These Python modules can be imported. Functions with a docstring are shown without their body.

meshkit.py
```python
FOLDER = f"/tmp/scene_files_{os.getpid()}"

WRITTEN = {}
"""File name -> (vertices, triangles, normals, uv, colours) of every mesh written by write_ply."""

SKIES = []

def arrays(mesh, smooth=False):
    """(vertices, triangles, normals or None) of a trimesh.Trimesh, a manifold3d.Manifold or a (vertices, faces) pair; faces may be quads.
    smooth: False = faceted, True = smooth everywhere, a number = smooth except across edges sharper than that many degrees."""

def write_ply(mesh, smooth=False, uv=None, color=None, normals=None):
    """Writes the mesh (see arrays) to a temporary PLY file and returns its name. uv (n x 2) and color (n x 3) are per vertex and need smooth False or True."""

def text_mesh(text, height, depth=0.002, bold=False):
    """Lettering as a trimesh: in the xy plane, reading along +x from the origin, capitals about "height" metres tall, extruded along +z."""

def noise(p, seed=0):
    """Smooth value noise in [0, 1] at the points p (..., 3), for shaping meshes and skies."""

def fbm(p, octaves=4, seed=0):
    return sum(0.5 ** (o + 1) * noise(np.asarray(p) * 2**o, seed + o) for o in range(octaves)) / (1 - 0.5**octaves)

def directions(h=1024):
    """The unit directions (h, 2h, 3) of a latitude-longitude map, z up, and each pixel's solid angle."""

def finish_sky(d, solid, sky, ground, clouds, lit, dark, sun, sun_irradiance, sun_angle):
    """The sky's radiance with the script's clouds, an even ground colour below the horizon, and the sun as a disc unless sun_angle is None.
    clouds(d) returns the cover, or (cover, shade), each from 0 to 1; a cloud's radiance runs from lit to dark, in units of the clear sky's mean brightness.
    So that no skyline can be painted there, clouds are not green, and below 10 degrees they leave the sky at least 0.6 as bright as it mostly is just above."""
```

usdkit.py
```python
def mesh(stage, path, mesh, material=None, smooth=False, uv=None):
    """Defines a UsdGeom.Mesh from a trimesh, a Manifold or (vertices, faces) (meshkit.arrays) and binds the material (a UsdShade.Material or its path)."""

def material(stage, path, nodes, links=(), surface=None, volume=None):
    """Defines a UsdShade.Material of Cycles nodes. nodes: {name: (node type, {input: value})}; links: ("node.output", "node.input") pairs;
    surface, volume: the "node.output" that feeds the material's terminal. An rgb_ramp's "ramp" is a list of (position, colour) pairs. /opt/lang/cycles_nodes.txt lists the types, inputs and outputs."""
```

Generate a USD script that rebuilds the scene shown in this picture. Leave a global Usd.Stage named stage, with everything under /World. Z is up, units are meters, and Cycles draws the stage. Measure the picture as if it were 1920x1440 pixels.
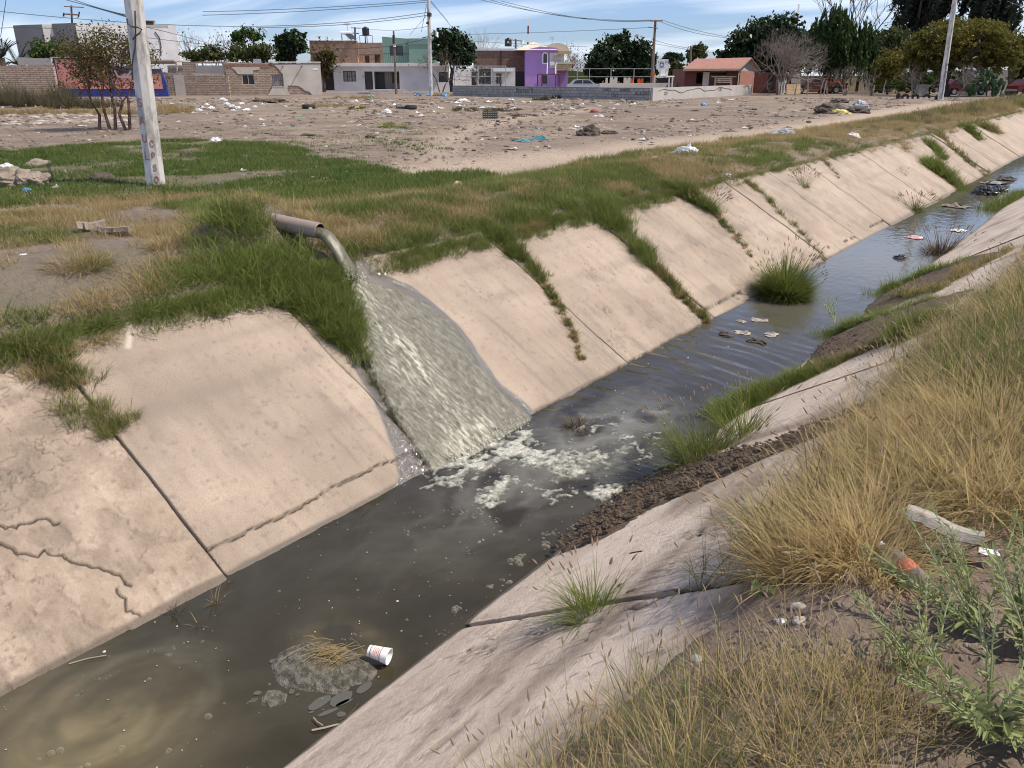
import math, random
import numpy as np, trimesh, shapely
from shapely.geometry import Polygon, LineString, box as sbox
import usdkit
from meshkit import noise, fbm, text_mesh
from pxr import Usd, UsdGeom, UsdLux, UsdShade, Gf, Sdf, Vt

stage = Usd.Stage.CreateInMemory()
UsdGeom.SetStageUpAxis(stage, UsdGeom.Tokens.z); UsdGeom.SetStageMetersPerUnit(stage, 1.0)
UsdGeom.Xform.Define(stage, '/World'); stage.SetDefaultPrim(stage.GetPrimAtPath('/World'))
UsdGeom.Scope.Define(stage, '/World/Looks')
PI = math.pi
rng = np.random.default_rng(7)

# ---------------------------------------------------------------- camera: world y runs along the canal, x across it, z = 0 is the water
FL, HZ, XV, CH = 1500.0, 142.0, 2200.0, 2.9
PIT = math.atan2(720 - HZ, FL); cp, sp = math.cos(PIT), math.sin(PIT)
YAW = math.atan2((XV - 960) / FL, cp + (720 - HZ) / FL * sp)
FW = np.array([-math.sin(YAW), math.cos(YAW)]); RT = np.array([math.cos(YAW), math.sin(YAW)])
CAM = np.array([0, 0, CH])
cam = UsdGeom.Camera.Define(stage, '/World/camera')
cam.CreateHorizontalApertureAttr(36.0); cam.CreateVerticalApertureAttr(27.0); cam.CreateFocalLengthAttr(36.0 * FL / 1920)
cam.CreateClippingRangeAttr(Gf.Vec2f(0.05, 3000)); cam.CreateExposureAttr(EXPOSURE := 0.24)
cam.AddTranslateOp().Set(Gf.Vec3d(0, 0, CH)); cam.AddRotateZOp().Set(math.degrees(YAW)); cam.AddRotateXOp().Set(90 - math.degrees(PIT))

# ---------------------------------------------------------------- sky and sun
SUN_H = np.array([0.86, 0.51]); SUN_H /= np.linalg.norm(SUN_H); SUN_EL = math.radians(54)
SUN = np.array([*(SUN_H * math.cos(SUN_EL)), math.sin(SUN_EL)])
sky = UsdLux.DomeLight.Define(stage, '/World/sky')
sky_mat = usdkit.material(stage, '/World/Looks/sky', {
    'sky': ('sky_texture', {'sky_type': 'single_scattering', 'sun_disc': False, 'sun_elevation': SUN_EL, 'sun_rotation': math.atan2(SUN[0], SUN[1]), 'air_density': 1.0, 'aerosol_density': 0.35, 'ozone_density': 4.0}),
    'co': ('texture_coordinate', {}), 'sep': ('separate_xyz', {}), 'zz': ('math', {'math_type': 'add', 'value2': 0.12}),
    'dx': ('math', {'math_type': 'divide'}), 'dy': ('math', {'math_type': 'divide'}), 'cb': ('combine_xyz', {'z': 0.0}),
    'mp': ('mapping', {'scale': (0.34, 0.8, 1.0), 'rotation': (0, 0, 0.62), 'location': (3.1, 1.7, 0.0)}),
    'n': ('noise_texture', {'scale': 1.3, 'detail': 9.0, 'roughness': 0.52, 'distortion': 0.5}),
    'cr': ('rgb_ramp', {'ramp': [(0.0, (0, 0, 0)), (0.42, (0.06, 0.06, 0.06)), (0.56, (0.45, 0.45, 0.45)), (0.70, (0.85, 0.85, 0.85)), (1.0, (0.95, 0.95, 0.95))]}),
    'tint': ('mix', {'mix_type': 'multiply', 'fac': 1.0, 'color2': (0.84, 0.97, 1.34)}), 'cl': ('color', {'value': (11.5, 12.3, 13.4)}), 'mx': ('mix', {}), 'bg': ('background_shader', {'strength': 0.085})},
    [('co.generated', 'sep.vector'), ('sep.z', 'zz.value1'), ('sep.x', 'dx.value1'), ('zz.value', 'dx.value2'), ('sep.y', 'dy.value1'), ('zz.value', 'dy.value2'),
     ('dx.value', 'cb.x'), ('dy.value', 'cb.y'), ('cb.vector', 'mp.vector'), ('mp.vector', 'n.vector'), ('n.fac', 'cr.fac'), ('cr.color', 'mx.fac'),
     ('sky.color', 'tint.color1'), ('tint.color', 'mx.color1'), ('cl.color', 'mx.color2'), ('mx.color', 'bg.color')], surface='bg.background')
UsdShade.MaterialBindingAPI.Apply(sky.GetPrim()).Bind(sky_mat)
sun = UsdLux.DistantLight.Define(stage, '/World/sun')
sun.CreateNormalizeAttr(True); sun.CreateIntensityAttr(1.25); sun.CreateAngleAttr(0.5); sun.CreateColorAttr(Gf.Vec3f(1.0, 0.93, 0.81))
sun.AddTransformOp().Set(Gf.Matrix4d().SetRotate(Gf.Rotation(Gf.Vec3d(0, 0, 1), Gf.Vec3d(*map(float, SUN)))))

# ---------------------------------------------------------------- helpers
def ray(px, py):
    a, b = (px - 960) / FL, (720 - py) / FL
    h = FW * (cp + b * sp) + RT * a
    return np.array([h[0], h[1], b * cp - sp])
def on_plane(px, py, p0, n):
    d = ray(px, py); return CAM + d * (np.dot(np.asarray(p0) - CAM, n) / np.dot(d, n))
def on_z(px, py, z=0.0): return on_plane(px, py, (0, 0, z), (0, 0, 1.0))
GZ = 1.25
SL, NS = math.radians(30), math.radians(32)
XF, XN = -3.95, -2.5
FN = np.array([math.sin(SL), 0, math.cos(SL)]); FU = np.array([-math.cos(SL), 0, math.sin(SL)])
NN = np.array([-math.sin(NS), 0, math.cos(NS)]); NU = np.array([math.cos(NS), 0, math.sin(NS)])
def on_far(px, py): return on_plane(px, py, (XF, 0, 0), FN)
def on_near(px, py): return on_plane(px, py, (XN, 0, 0), NN)
def far_uv(px, py):                      # (y, distance up the far slope)
    p = on_far(px, py); return p[1], np.dot(p - [XF, 0, 0], FU)
def near_uv(px, py):
    p = on_near(px, py); return p[1], np.dot(p - [XN, 0, 0], NU)

counts = {}
def unique(parent, name):
    k = (parent, name); i = counts.get(k, 0); counts[k] = i + 1
    return name if i == 0 else f'{name}_{i:03d}'
def tag(prim, label=None, category=None, group=None, kind=None):
    for k, v in (('label', label), ('category', category), ('group', group), ('kind', kind)):
        if v: prim.SetCustomDataByKey(k, v)
    return prim
def path_of(parent): return '/World' if parent is None else str(parent.GetPath())
def obj(name, mesh, m, parent=None, smooth=False, label=None, vars=None, **kw):
    pp = path_of(parent); path = pp + '/' + unique(pp, name)
    if isinstance(mesh, list): mesh = trimesh.util.concatenate(mesh)
    if hasattr(mesh, 'faces'):
        used = np.unique(mesh.faces)
        if len(used) < len(mesh.vertices):
            re = np.zeros(len(mesh.vertices), int); re[used] = np.arange(len(used))
            mesh = TM(mesh.vertices[used], re[mesh.faces]); vars = {k: np.asarray(v).ravel()[used] for k, v in (vars or {}).items()}
    o = usdkit.mesh(stage, path, mesh, MATS[m], smooth)
    for k, v in (vars or {}).items():
        UsdGeom.PrimvarsAPI(o).CreatePrimvar(k, Sdf.ValueTypeNames.FloatArray, 'vertex').Set(Vt.FloatArray.FromNumpy(np.asarray(v, np.float32).ravel()))
    o.CreateDoubleSidedAttr(True)
    return tag(o.GetPrim(), label, **kw)
def thing(name, label, category, loc=(0, 0, 0), rz=0.0, group=None, kind=None, tilt=None, scale=None):
    x = UsdGeom.Xform.Define(stage, '/World/' + unique('/World', name))
    x.AddTranslateOp().Set(Gf.Vec3d(*map(float, loc)))
    if rz: x.AddRotateZOp().Set(math.degrees(rz))
    if tilt is not None: x.AddRotateXYZOp().Set(Gf.Vec3f(*[math.degrees(a) for a in tilt]))
    if scale is not None: x.AddScaleOp().Set(Gf.Vec3f(*([scale] * 3 if np.ndim(scale) == 0 else map(float, scale))))
    return tag(x.GetPrim(), label, category, group, kind)
def copy_of(src, loc, label, rz=0.0, scale=None, group=None, tilt=None):
    base = src.GetName().rstrip('0123456789').rstrip('_')
    t = thing(base, label, src.GetCustomDataByKey('category'), loc, rz, group or src.GetCustomDataByKey('group'), tilt=tilt, scale=scale)
    for c in src.GetChildren():
        p = stage.DefinePrim(str(t.GetPath()) + '/' + c.GetName()); p.GetReferences().AddInternalReference(c.GetPath())
    return t

# ---------------------------------------------------------------- mesh helpers
def TM(v, f): return trimesh.Trimesh(np.asarray(v, float), np.asarray(f, int), process=False)
def bx(x0, x1, y0, y1, z0, z1):
    m = trimesh.creation.box([abs(x1 - x0), abs(y1 - y0), abs(z1 - z0)]); m.apply_translation([(x0 + x1) / 2, (y0 + y1) / 2, (z0 + z1) / 2]); return m
def tube(pts, rad, n=6, caps=True):
    p = np.asarray(pts, float); r = np.broadcast_to(np.asarray(rad, float), (len(p),))
    t = np.gradient(p, axis=0); t /= np.linalg.norm(t, axis=1, keepdims=True) + 1e-12
    up = np.where(np.abs(t[:, 2:]) < 0.9, [[0, 0, 1.0]], [[1.0, 0, 0]])
    a = np.cross(t, up); a /= np.linalg.norm(a, axis=1, keepdims=True) + 1e-12; b = np.cross(t, a)
    an = np.arange(n) * 2 * PI / n
    v = p[:, None] + r[:, None, None] * (np.cos(an)[None, :, None] * a[:, None] + np.sin(an)[None, :, None] * b[:, None])
    i, j = np.meshgrid(np.arange(len(p) - 1), np.arange(n), indexing='ij'); k = (j + 1) % n
    q = np.stack([i * n + j, i * n + k, (i + 1) * n + k, (i + 1) * n + j], -1).reshape(-1, 4)
    f = [q[:, [0, 1, 2]], q[:, [0, 2, 3]]]; v = v.reshape(-1, 3)
    if caps:
        e = len(v); v = np.vstack([v, p[:1], p[-1:]]); o = (len(p) - 1) * n; jj = np.arange(n); kk = (jj + 1) % n
        f += [np.stack([np.full(n, e), kk, jj], 1), np.stack([np.full(n, e + 1), o + jj, o + kk], 1)]
    return TM(v, np.vstack(f))
def gridfaces(nu, nv):
    i, j = np.meshgrid(np.arange(nu - 1), np.arange(nv - 1), indexing='ij')
    a = i * nv + j
    q = np.stack([a, a + nv, a + nv + 1, a + 1], -1).reshape(-1, 4)
    return np.vstack([q[:, [0, 1, 2]], q[:, [0, 2, 3]]])
def prism(poly, h, z0=0.0):
    m = trimesh.creation.extrude_polygon(poly, h, engine='earcut'); m.apply_translation([0, 0, z0]); return m
def upright(poly, thick, y0=0.0):        # polygon given in (x, z), set upright, thickness towards +y
    ms = [prism(g, thick) for g in getattr(poly, 'geoms', [poly])]
    m = trimesh.util.concatenate(ms)
    v = m.vertices.copy(); m.vertices = np.stack([v[:, 0], y0 + thick - v[:, 2], v[:, 1]], 1); return m
def pts3(x, y, z): return np.stack(np.broadcast_arrays(x, y, z), -1)
def nz(x, y, s=1.0, seed=0, o=4): return fbm(pts3(np.asarray(x) * s, np.asarray(y) * s, 0.37 + seed), o, seed)
def inpoly(px_poly, X, Y, z=GZ):
    w = Polygon([on_z(a, b, z)[:2] for a, b in px_poly]).buffer(0)
    return shapely.contains_xy(w, X, Y)
def seg_dist(P, line):
    """distance of points P (n,2) to a polyline"""
    d = np.full(len(P), 1e9)
    for a, b in zip(line[:-1], line[1:]):
        a, b = np.asarray(a, float), np.asarray(b, float); ab = b - a
        t = np.clip(((P - a) @ ab) / (ab @ ab + 1e-12), 0, 1)
        d = np.minimum(d, np.linalg.norm(P - a - t[:, None] * ab, axis=1))
    return d
def jag(line, amp, n, seed):
    """a polyline broken into n jagged pieces per segment"""
    r = np.random.default_rng(seed); out = []
    for a, b in zip(line[:-1], line[1:]):
        a, b = np.asarray(a, float), np.asarray(b, float); nrm = np.array([-(b - a)[1], (b - a)[0]]); nrm /= np.linalg.norm(nrm) + 1e-9
        for k in range(n): out.append(a + (b - a) * k / n + (nrm * r.normal(0, amp) if k else 0))
    return out + [np.asarray(line[-1], float)]

# ---------------------------------------------------------------- materials
MATS = {}
def mat(name, ramp, scale=3.0, detail=6.0, rough=0.85, bump=0.4, bscale=60.0, bdist=0.01, spec=0.3, coord='geo.position', stretch=(1, 1, 1), second=None, translucent=0.0, island=False, metallic=0.0, masks=(), alpha=None, rrange=None, voro=None):
    """ramp: colours over a noise (or over a random number per island); masks: (primvar, colour, roughness or None) mixed over it in turn"""
    nodes = {'geo': ('geometry', {}), 'tc': ('texture_coordinate', {}), 'mp': ('mapping', {'scale': stretch}),
             'n': ('noise_texture', {'scale': scale, 'detail': detail, 'roughness': 0.6}), 'r': ('rgb_ramp', {'ramp': ramp}),
             'p': ('principled_bsdf', {'roughness': rough, 'specular_ior_level': spec, 'metallic': metallic})}
    links = [(coord, 'mp.vector'), ('mp.vector', 'n.vector'), ('geo.random_per_island' if island else 'n.fac', 'r.fac')]
    col, rg = 'r.color', None
    if second:                           # (ramp, scale, blend)
        nodes |= {'n2': ('noise_texture', {'scale': second[1], 'detail': 4.0, 'roughness': 0.65}), 'r2': ('rgb_ramp', {'ramp': second[0]}), 'm2': ('mix', {'mix_type': 'multiply', 'fac': second[2]})}
        links += [('mp.vector', 'n2.vector'), ('n2.fac', 'r2.fac'), (col, 'm2.color1'), ('r2.color', 'm2.color2')]; col = 'm2.color'
    if voro:                             # (scale, darkness): speckles
        nodes |= {'vo': ('voronoi_texture', {'scale': voro[0]}), 'vr': ('rgb_ramp', {'ramp': [(0.0, (voro[1],) * 3), (0.16, (voro[1],) * 3), (0.26, (1, 1, 1)), (1.0, (1, 1, 1))]}), 'vm': ('mix', {'mix_type': 'multiply', 'fac': 1.0})}
        links += [('mp.vector', 'vo.vector'), ('vo.distance', 'vr.fac'), (col, 'vm.color1'), ('vr.color', 'vm.color2')]; col = 'vm.color'
    for i, (pv, c, ro) in enumerate(masks):
        nodes |= {f'a{i}': ('attribute', {'attribute': pv}), f'mm{i}': ('mix', {'mix_type': 'multiply' if isinstance(c, (float, list)) else 'mix'})}
        cc = (c,) * 3 if isinstance(c, float) else tuple(c)
        nodes[f'mm{i}'][1]['color2'] = cc
        links += [(f'a{i}.fac', f'mm{i}.fac'), (col, f'mm{i}.color1')]; col = f'mm{i}.color'
        if ro is not None:
            nodes[f'rr{i}'] = ('mix_float', {'a': rough, 'b': ro}); links.append((f'a{i}.fac', f'rr{i}.fac'))
            if rg: links.append((rg, f'rr{i}.a'))
            rg = f'rr{i}.result'
    links.append((col, 'p.base_color'))
    if rg: links.append((rg, 'p.roughness'))
    if bump:
        nodes |= {'bn': ('noise_texture', {'scale': bscale, 'detail': 7.0, 'roughness': 0.65}), 'b': ('bump', {'strength': bump, 'distance': bdist})}
        links += [('mp.vector', 'bn.vector'), ('bn.fac', 'b.height'), ('b.normal', 'p.normal')]
    surf = 'p.BSDF'
    if translucent:
        nodes |= {'t': ('translucent_bsdf', {}), 'mc': ('mix_closure', {'fac': translucent})}
        links += [(col, 't.color'), ('p.BSDF', 'mc.closure1'), ('t.BSDF', 'mc.closure2')]; surf = 'mc.closure'
    MATS[name] = usdkit.material(stage, '/World/Looks/' + name, nodes, links, surface=surf); return name
def flat(name, c, rough=0.7, spec=0.3, var=0.18, scale=6.0, bump=0.2, bscale=40.0, **kw):
    kw = {'detail': 10, **kw}
    lo, hi = [x * (1 - var) for x in c], [min(1, x * (1 + var)) for x in c]
    return mat(name, [(0.25, lo), (0.75, hi)], scale=scale, rough=rough, spec=spec, bump=bump, bscale=bscale, **kw)
def leafmat(name, cols, tr=0.3, rough=0.6, spec=0.2):
    n = len(cols)
    return mat(name, [(i / max(1, n - 1), c) for i, c in enumerate(cols)], island=True, bump=0, translucent=tr, rough=rough, spec=spec)
# ---------------------------------------------------------------- palette of the setting
CONC = [(0.0, (0.22, 0.166, 0.123)), (0.36, (0.315, 0.243, 0.182)), (0.50, (0.385, 0.30, 0.227)), (0.66, (0.435, 0.343, 0.263)), (1.0, (0.50, 0.405, 0.315))]
GREY = [(0.0, (0.55, 0.52, 0.50)), (0.42, (0.86, 0.845, 0.83)), (0.56, (1, 1, 1)), (1.0, (1.06, 1.06, 1.06))]
mat('concrete_far', CONC, scale=0.9, detail=13, rough=0.9, bump=0.8, bscale=70, bdist=0.012, second=(GREY, 95.0, 0.8), 
    masks=[('grime', (0.23, 0.178, 0.135), None), ('stain', (0.10, 0.078, 0.058), 0.55), ('crack', (0.045, 0.035, 0.028), None), ('pale', (0.58, 0.49, 0.41), None), ('wet', (0.15, 0.13, 0.11), 0.13)], spec=0.6)
mat('concrete_flaked', [(0.0, (0.23, 0.175, 0.128)), (0.40, (0.315, 0.245, 0.182)), (0.5, (0.385, 0.30, 0.228)), (0.56, (0.43, 0.338, 0.26)), (1.0, (0.49, 0.395, 0.31))], scale=2.2, detail=13, rough=0.92, bump=0.9, bscale=38, bdist=0.016,
    second=([(0.0, (0.62, 0.60, 0.57)), (0.46, (0.9, 0.89, 0.88)), (0.52, (1, 1, 1)), (1.0, (1, 1, 1))], 9.0, 0.85), masks=[('grime', (0.22, 0.168, 0.126), None), ('stain', (0.13, 0.10, 0.075), 0.55), ('crack', (0.04, 0.03, 0.025), None), ('pale', (0.60, 0.51, 0.43), None)])
mat('concrete_near', [(0.0, (0.33, 0.26, 0.205)), (0.38, (0.50, 0.405, 0.325)), (0.52, (0.62, 0.51, 0.42)), (1.0, (0.70, 0.59, 0.50))], scale=1.6, detail=13, rough=0.92, bump=0.9, bscale=60, bdist=0.014, stretch=(1.6, 0.6, 1.6),
    second=([(0.0, (0.5, 0.47, 0.44)), (0.40, (0.78, 0.76, 0.74)), (0.53, (1, 1, 1)), (1.0, (1.1, 1.1, 1.1))], 100.0, 0.95), masks=[('dirt', (0.255, 0.195, 0.15), None), ('crack', (0.07, 0.055, 0.045), None), ('stain', (0.11, 0.088, 0.07), 0.55)])
mat('soil_under', [(0.2, (0.10, 0.078, 0.06)), (0.8, (0.20, 0.155, 0.12))], scale=5, bump=0.9, bscale=30, bdist=0.03)
mat('field_soil', [(0.0, (0.13, 0.095, 0.07)), (0.42, (0.205, 0.155, 0.115)), (0.58, (0.27, 0.207, 0.155)), (1.0, (0.36, 0.285, 0.22))], scale=0.5, detail=13, rough=0.95, bump=1.0, bscale=7, bdist=0.10,
    second=([(0.0, (0.45, 0.42, 0.40)), (0.40, (0.8, 0.78, 0.76)), (0.52, (1, 1, 1)), (1.0, (1.05, 1.05, 1.05))], 2.6, 0.9), masks=[('dark', (0.17, 0.132, 0.105), None), ('path', (0.42, 0.325, 0.245), None), ('green', (0.12, 0.11, 0.055), None)])
mat('near_soil', [(0.0, (0.09, 0.068, 0.052)), (0.45, (0.19, 0.143, 0.106)), (0.7, (0.27, 0.212, 0.163)), (1.0, (0.35, 0.285, 0.228))], scale=4, detail=10, rough=0.95, bump=1.0, bscale=28, bdist=0.035,
    second=([(0.0, (0.55, 0.52, 0.5)), (0.5, (1, 1, 1)), (1.0, (1, 1, 1))], 18.0, 0.7))
mat('mud', [(0.0, (0.05, 0.034, 0.022)), (0.45, (0.105, 0.073, 0.049)), (0.7, (0.155, 0.112, 0.078)), (1.0, (0.23, 0.175, 0.125))], scale=16, detail=9, rough=0.85, bump=1.0, bscale=45, bdist=0.03, masks=[('wet', (0.045, 0.035, 0.026), 0.35)])

# ---------------------------------------------------------------- the far bank: concrete panels on a bed of soil
far_bank = thing('far_bank', None, None, kind='structure')
LF = 2.32                                  # length of the far slope
joints = [-1.2, 2.24, 4.15, 7.2, 9.42, 11.55, 13.85, 15.9, 18.0, 19.9, 21.9, 23.85, 25.95, 28.0, 30.1, 32.3, 34.6, 36.9, 39.2, 41.5, 43.8, 46.1, 48.5, 51, 54, 57, 60, 64, 68, 72, 80, 90, 105, 130, 170, 240]
spill_r = [far_uv(*q) for q in [(688, 505), (760, 540), (845, 607), (895, 680), (930, 725), (985, 770), (1000, 790)]]
def spill_right(v): a = sorted((b, a) for a, b in spill_r); return np.interp(v, [b for b, _ in a], [a for _, a in a])
spill_l = [far_uv(*q) for q in [(655, 520), (640, 560), (650, 640), (700, 720), (745, 800), (806, 885)]]
def spill_left(v): a = sorted((b, a) for a, b in spill_l); return np.interp(v, [b for b, _ in a], [a for _, a in a])
wet_l = [far_uv(*q) for q in [(640, 560), (645, 640), (670, 690), (700, 740), (725, 800), (745, 850), (755, 890), (745, 915)]]
def wet_left(v): a = sorted((b, a) for a, b in wet_l); return np.interp(v, [b for b, _ in a], [a for _, a in a])
LIFT = {0: 0.0, 1: 0.012, 2: 0.0, 3: -0.004, 4: 0.01}
far_cracks = [([far_uv(*q) for q in [(-40, 1010), (0, 1020), (60, 1042), (115, 1040), (150, 1058), (205, 1072), (245, 1100)]], 0.0075, 3), ([far_uv(*q) for q in [(218, 1105), (235, 1140), (262, 1155)]], 0.0055, 4),
              ([far_uv(*q) for q in [(0, 985), (30, 990), (70, 975), (110, 982)]], 0.006, 5)]
toe = {k: far_uv(*q)[1] for k, q in {1: (480, 990), 2: (900, 830), 3: (1180, 680)}.items()}
def far_panel(i):
    y0, y1 = joints[i] + 0.006, joints[i + 1] - 0.006
    ym = (y0 + y1) / 2
    res = 0.0085 if i == 0 else 0.0135 if 0 < i <= 2 else 0.026 if i == 3 else 0.045 if y0 < 16 else 0.10 if y0 < 40 else 0.5
    if i == 0: y0 = -1.1
    ys = np.linspace(y0, y1, max(3, int((y1 - y0) / res)))
    vs = np.linspace(-0.30, LF, max(8, int((LF + 0.30) / res)))
    Y, V = np.meshgrid(ys, vs, indexing='ij')
    top = LF - 0.03 - 0.10 * (nz(Y, 0 * Y, 1.6, 3) - 0.3) + (0.12 if i == 2 else 0)
    V = -0.30 + (V + 0.30) * (top + 0.30) / (LF + 0.30)
    if y0 < 16:                                              # joint edges wander
        w = 0.022 * (nz(V, 0 * V, 3.0, i) - 0.5)
        Y = Y + w * np.clip(1 - (Y - y0) / 0.3, 0, 1) + 0.022 * (nz(V, 0 * V, 3.0, i + 1) - 0.5) * np.clip(1 - (y1 - Y) / 0.3, 0, 1)
    h = 0.035 * (nz(Y, V, 0.8, 1) - 0.5) + 0.010 * (nz(Y, V, 6, 2) - 0.5) + 0.004 * (nz(Y, V, 22, 4) - 0.5)
    h += 0.007 * np.sin(V * 7.5 + 2.2 * nz(Y, V, 0.7, 9)) * np.clip(V, 0, 1)          # screed waves across the panel
    r = np.random.default_rng(100 + i)
    h += LIFT.get(i, r.uniform(-0.012, 0.02)) + (Y - ym) * r.uniform(-0.006, 0.012)
    e = np.minimum(np.minimum(Y - ys[0], ys[-1] - Y), top - V)
    h -= 0.012 * np.exp(-np.clip(e, 0, 1) / 0.018)
    crack, P = np.zeros_like(Y), np.stack([Y.ravel(), V.ravel()], 1)
    if y0 < 16:
        for line, w, sd in far_cracks:
            d = seg_dist(P, jag(line, 0.012, 5, sd)).reshape(Y.shape); ww = w * (0.35 + 1.1 * nz(Y, V, 4, sd))
            crack = np.maximum(crack, np.clip(1.5 - d / ww, 0, 1))
        tv = toe.get(i, 0.16 + 0.05 * math.sin(i * 2.1)) + 0.10 * (nz(Y, 0 * Y, 2.3, 21 + i) - 0.45) + 0.03 * (nz(Y, 0 * Y, 14, 22) - 0.5)
        if i > 0:
            d = np.abs(V - tv); ww = 0.010 * np.clip(2.2 * nz(Y, 0 * Y, 3.1, 40 + i) - 0.45, 0.05, 1.5)
            crack = np.maximum(crack, np.clip(1.4 - d / ww, 0, 1) * (ww > 0.003))
            h -= np.where(V < tv, 0.014 + 0.01 * nz(Y, V, 7, 6), 0)
    fl = np.zeros_like(Y)
    if i == 0 or (3 <= i <= 9):                              # flaked skin, in patches
        t = nz(Y, V, 3.2, 31, 5); lim = 0.545 if i == 0 else 0.60
        fl = np.clip((t - lim) / 0.012, 0, 1); h -= 0.008 * fl
        ridge = np.abs(nz(Y, V, 5.5, 61, 4) - 0.5); m = np.clip((nz(Y, V, 1.1, 64) - 0.50) * 8, 0, 1)
        crack = np.maximum(crack, np.clip(1 - ridge / 0.010, 0, 1) * m * 0.55)
    h -= 0.014 * np.clip(crack, 0, 1)
    stain = 0.85 * np.clip(1 - (V - 0.008 - 0.05 * nz(Y, V, 5, 13)) / 0.025, 0, 1) + 0.25 * np.clip((nz(Y, V, 2.0, 17) - 0.55) * 4, 0, 1) * (V < 0.5)
    topdark = np.clip(1 - (top - V) / (0.25 + 0.5 * nz(Y, 0 * Y, 0.9, 19)), 0, 1) * 0.35
    pale = np.zeros_like(Y); sy, sv = (1.0, 1.0) if y0 < 16 else (0.35, 0.6)
    pit = np.clip((nz(Y * sy, V * sv, 26, 25, 3) - 0.60) * 7, 0, 1); h -= 0.004 * pit
    grime = 0.55 * np.clip((nz(Y, V * 0.55, 1.5, 26, 6) - 0.46) * 3.2, 0, 1) + 0.40 * np.clip((nz(Y * 2.6, V * 0.5, 5, 27, 5) - 0.50) * 4, 0, 1) * np.clip(nz(Y, V, 1.2, 28) * 2 - 0.4, 0, 1) + 0.45 * pit + 0.22 * (nz(Y * sy, V * sv, 40, 29, 3) - 0.3)
    for vb, wb, kb in ((1.30 + 0.12 * math.sin(i), 0.07, 0.5), (1.85, 0.05, 0.35), (0.75, 0.09, 0.25)): grime += kb * np.exp(-((V - vb - 0.06 * (nz(Y, 0 * Y, 1.5, 30) - 0.5)) / wb) ** 2) * np.clip(2.2 * nz(Y, V, 1.8, 32) - 0.7, 0, 1)
    grime = np.clip(grime * 1.25 + 0.5 * np.clip((nz(Y * 4, V * 0.35, 3, 35, 4) - 0.56) * 6, 0, 1) * np.clip(1.2 - V / 2.2, 0, 1), 0, 0.92)
    if i == 1:                                               # a pale cement run near the top left corner
        d = seg_dist(P, [far_uv(*q) for q in [(238, 602), (243, 625), (239, 652)]]).reshape(Y.shape); pale = np.maximum(pale, 0.6 * np.clip(1.6 - d / 0.02, 0, 1))
        h += 0.006 * np.clip(1.5 - d / 0.022, 0, 1)
    wet = np.zeros_like(Y)
    if i in (1, 2, 3):
        n = 0.05 * (nz(Y, V, 6, 51) - 0.5)
        wl = wet_left(V) - 0.05 + n; wr = spill_right(V) + 0.10 + n
        wet = np.clip((Y - wl) / 0.025, 0, 1) * np.clip((wr - Y) / 0.025, 0, 1) * np.clip((top + 0.1 - V) / 0.05, 0, 1)
    p = np.array([XF, 0, 0]) + V[..., None] * FU + np.array([0, 1, 0]) * Y[..., None] + h[..., None] * FN
    nu, nv = Y.shape; v, f = p.reshape(-1, 3), gridfaces(nu, nv)
    idx = np.arange(nu * nv).reshape(nu, nv)
    ring = np.concatenate([idx[:, 0], idx[-1, 1:], idx[-2::-1, -1], idx[0, -2:0:-1]])
    lo = v[ring] - FN * 0.11; o = len(v); k = np.arange(len(ring)); k2 = (k + 1) % len(ring)
    f2 = np.vstack([np.stack([ring[k], ring[k2], o + k2], 1), np.stack([ring[k], o + k2, o + k], 1)])
    ext = lambda a: np.concatenate([a.ravel(), a.ravel()[ring]])
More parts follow.
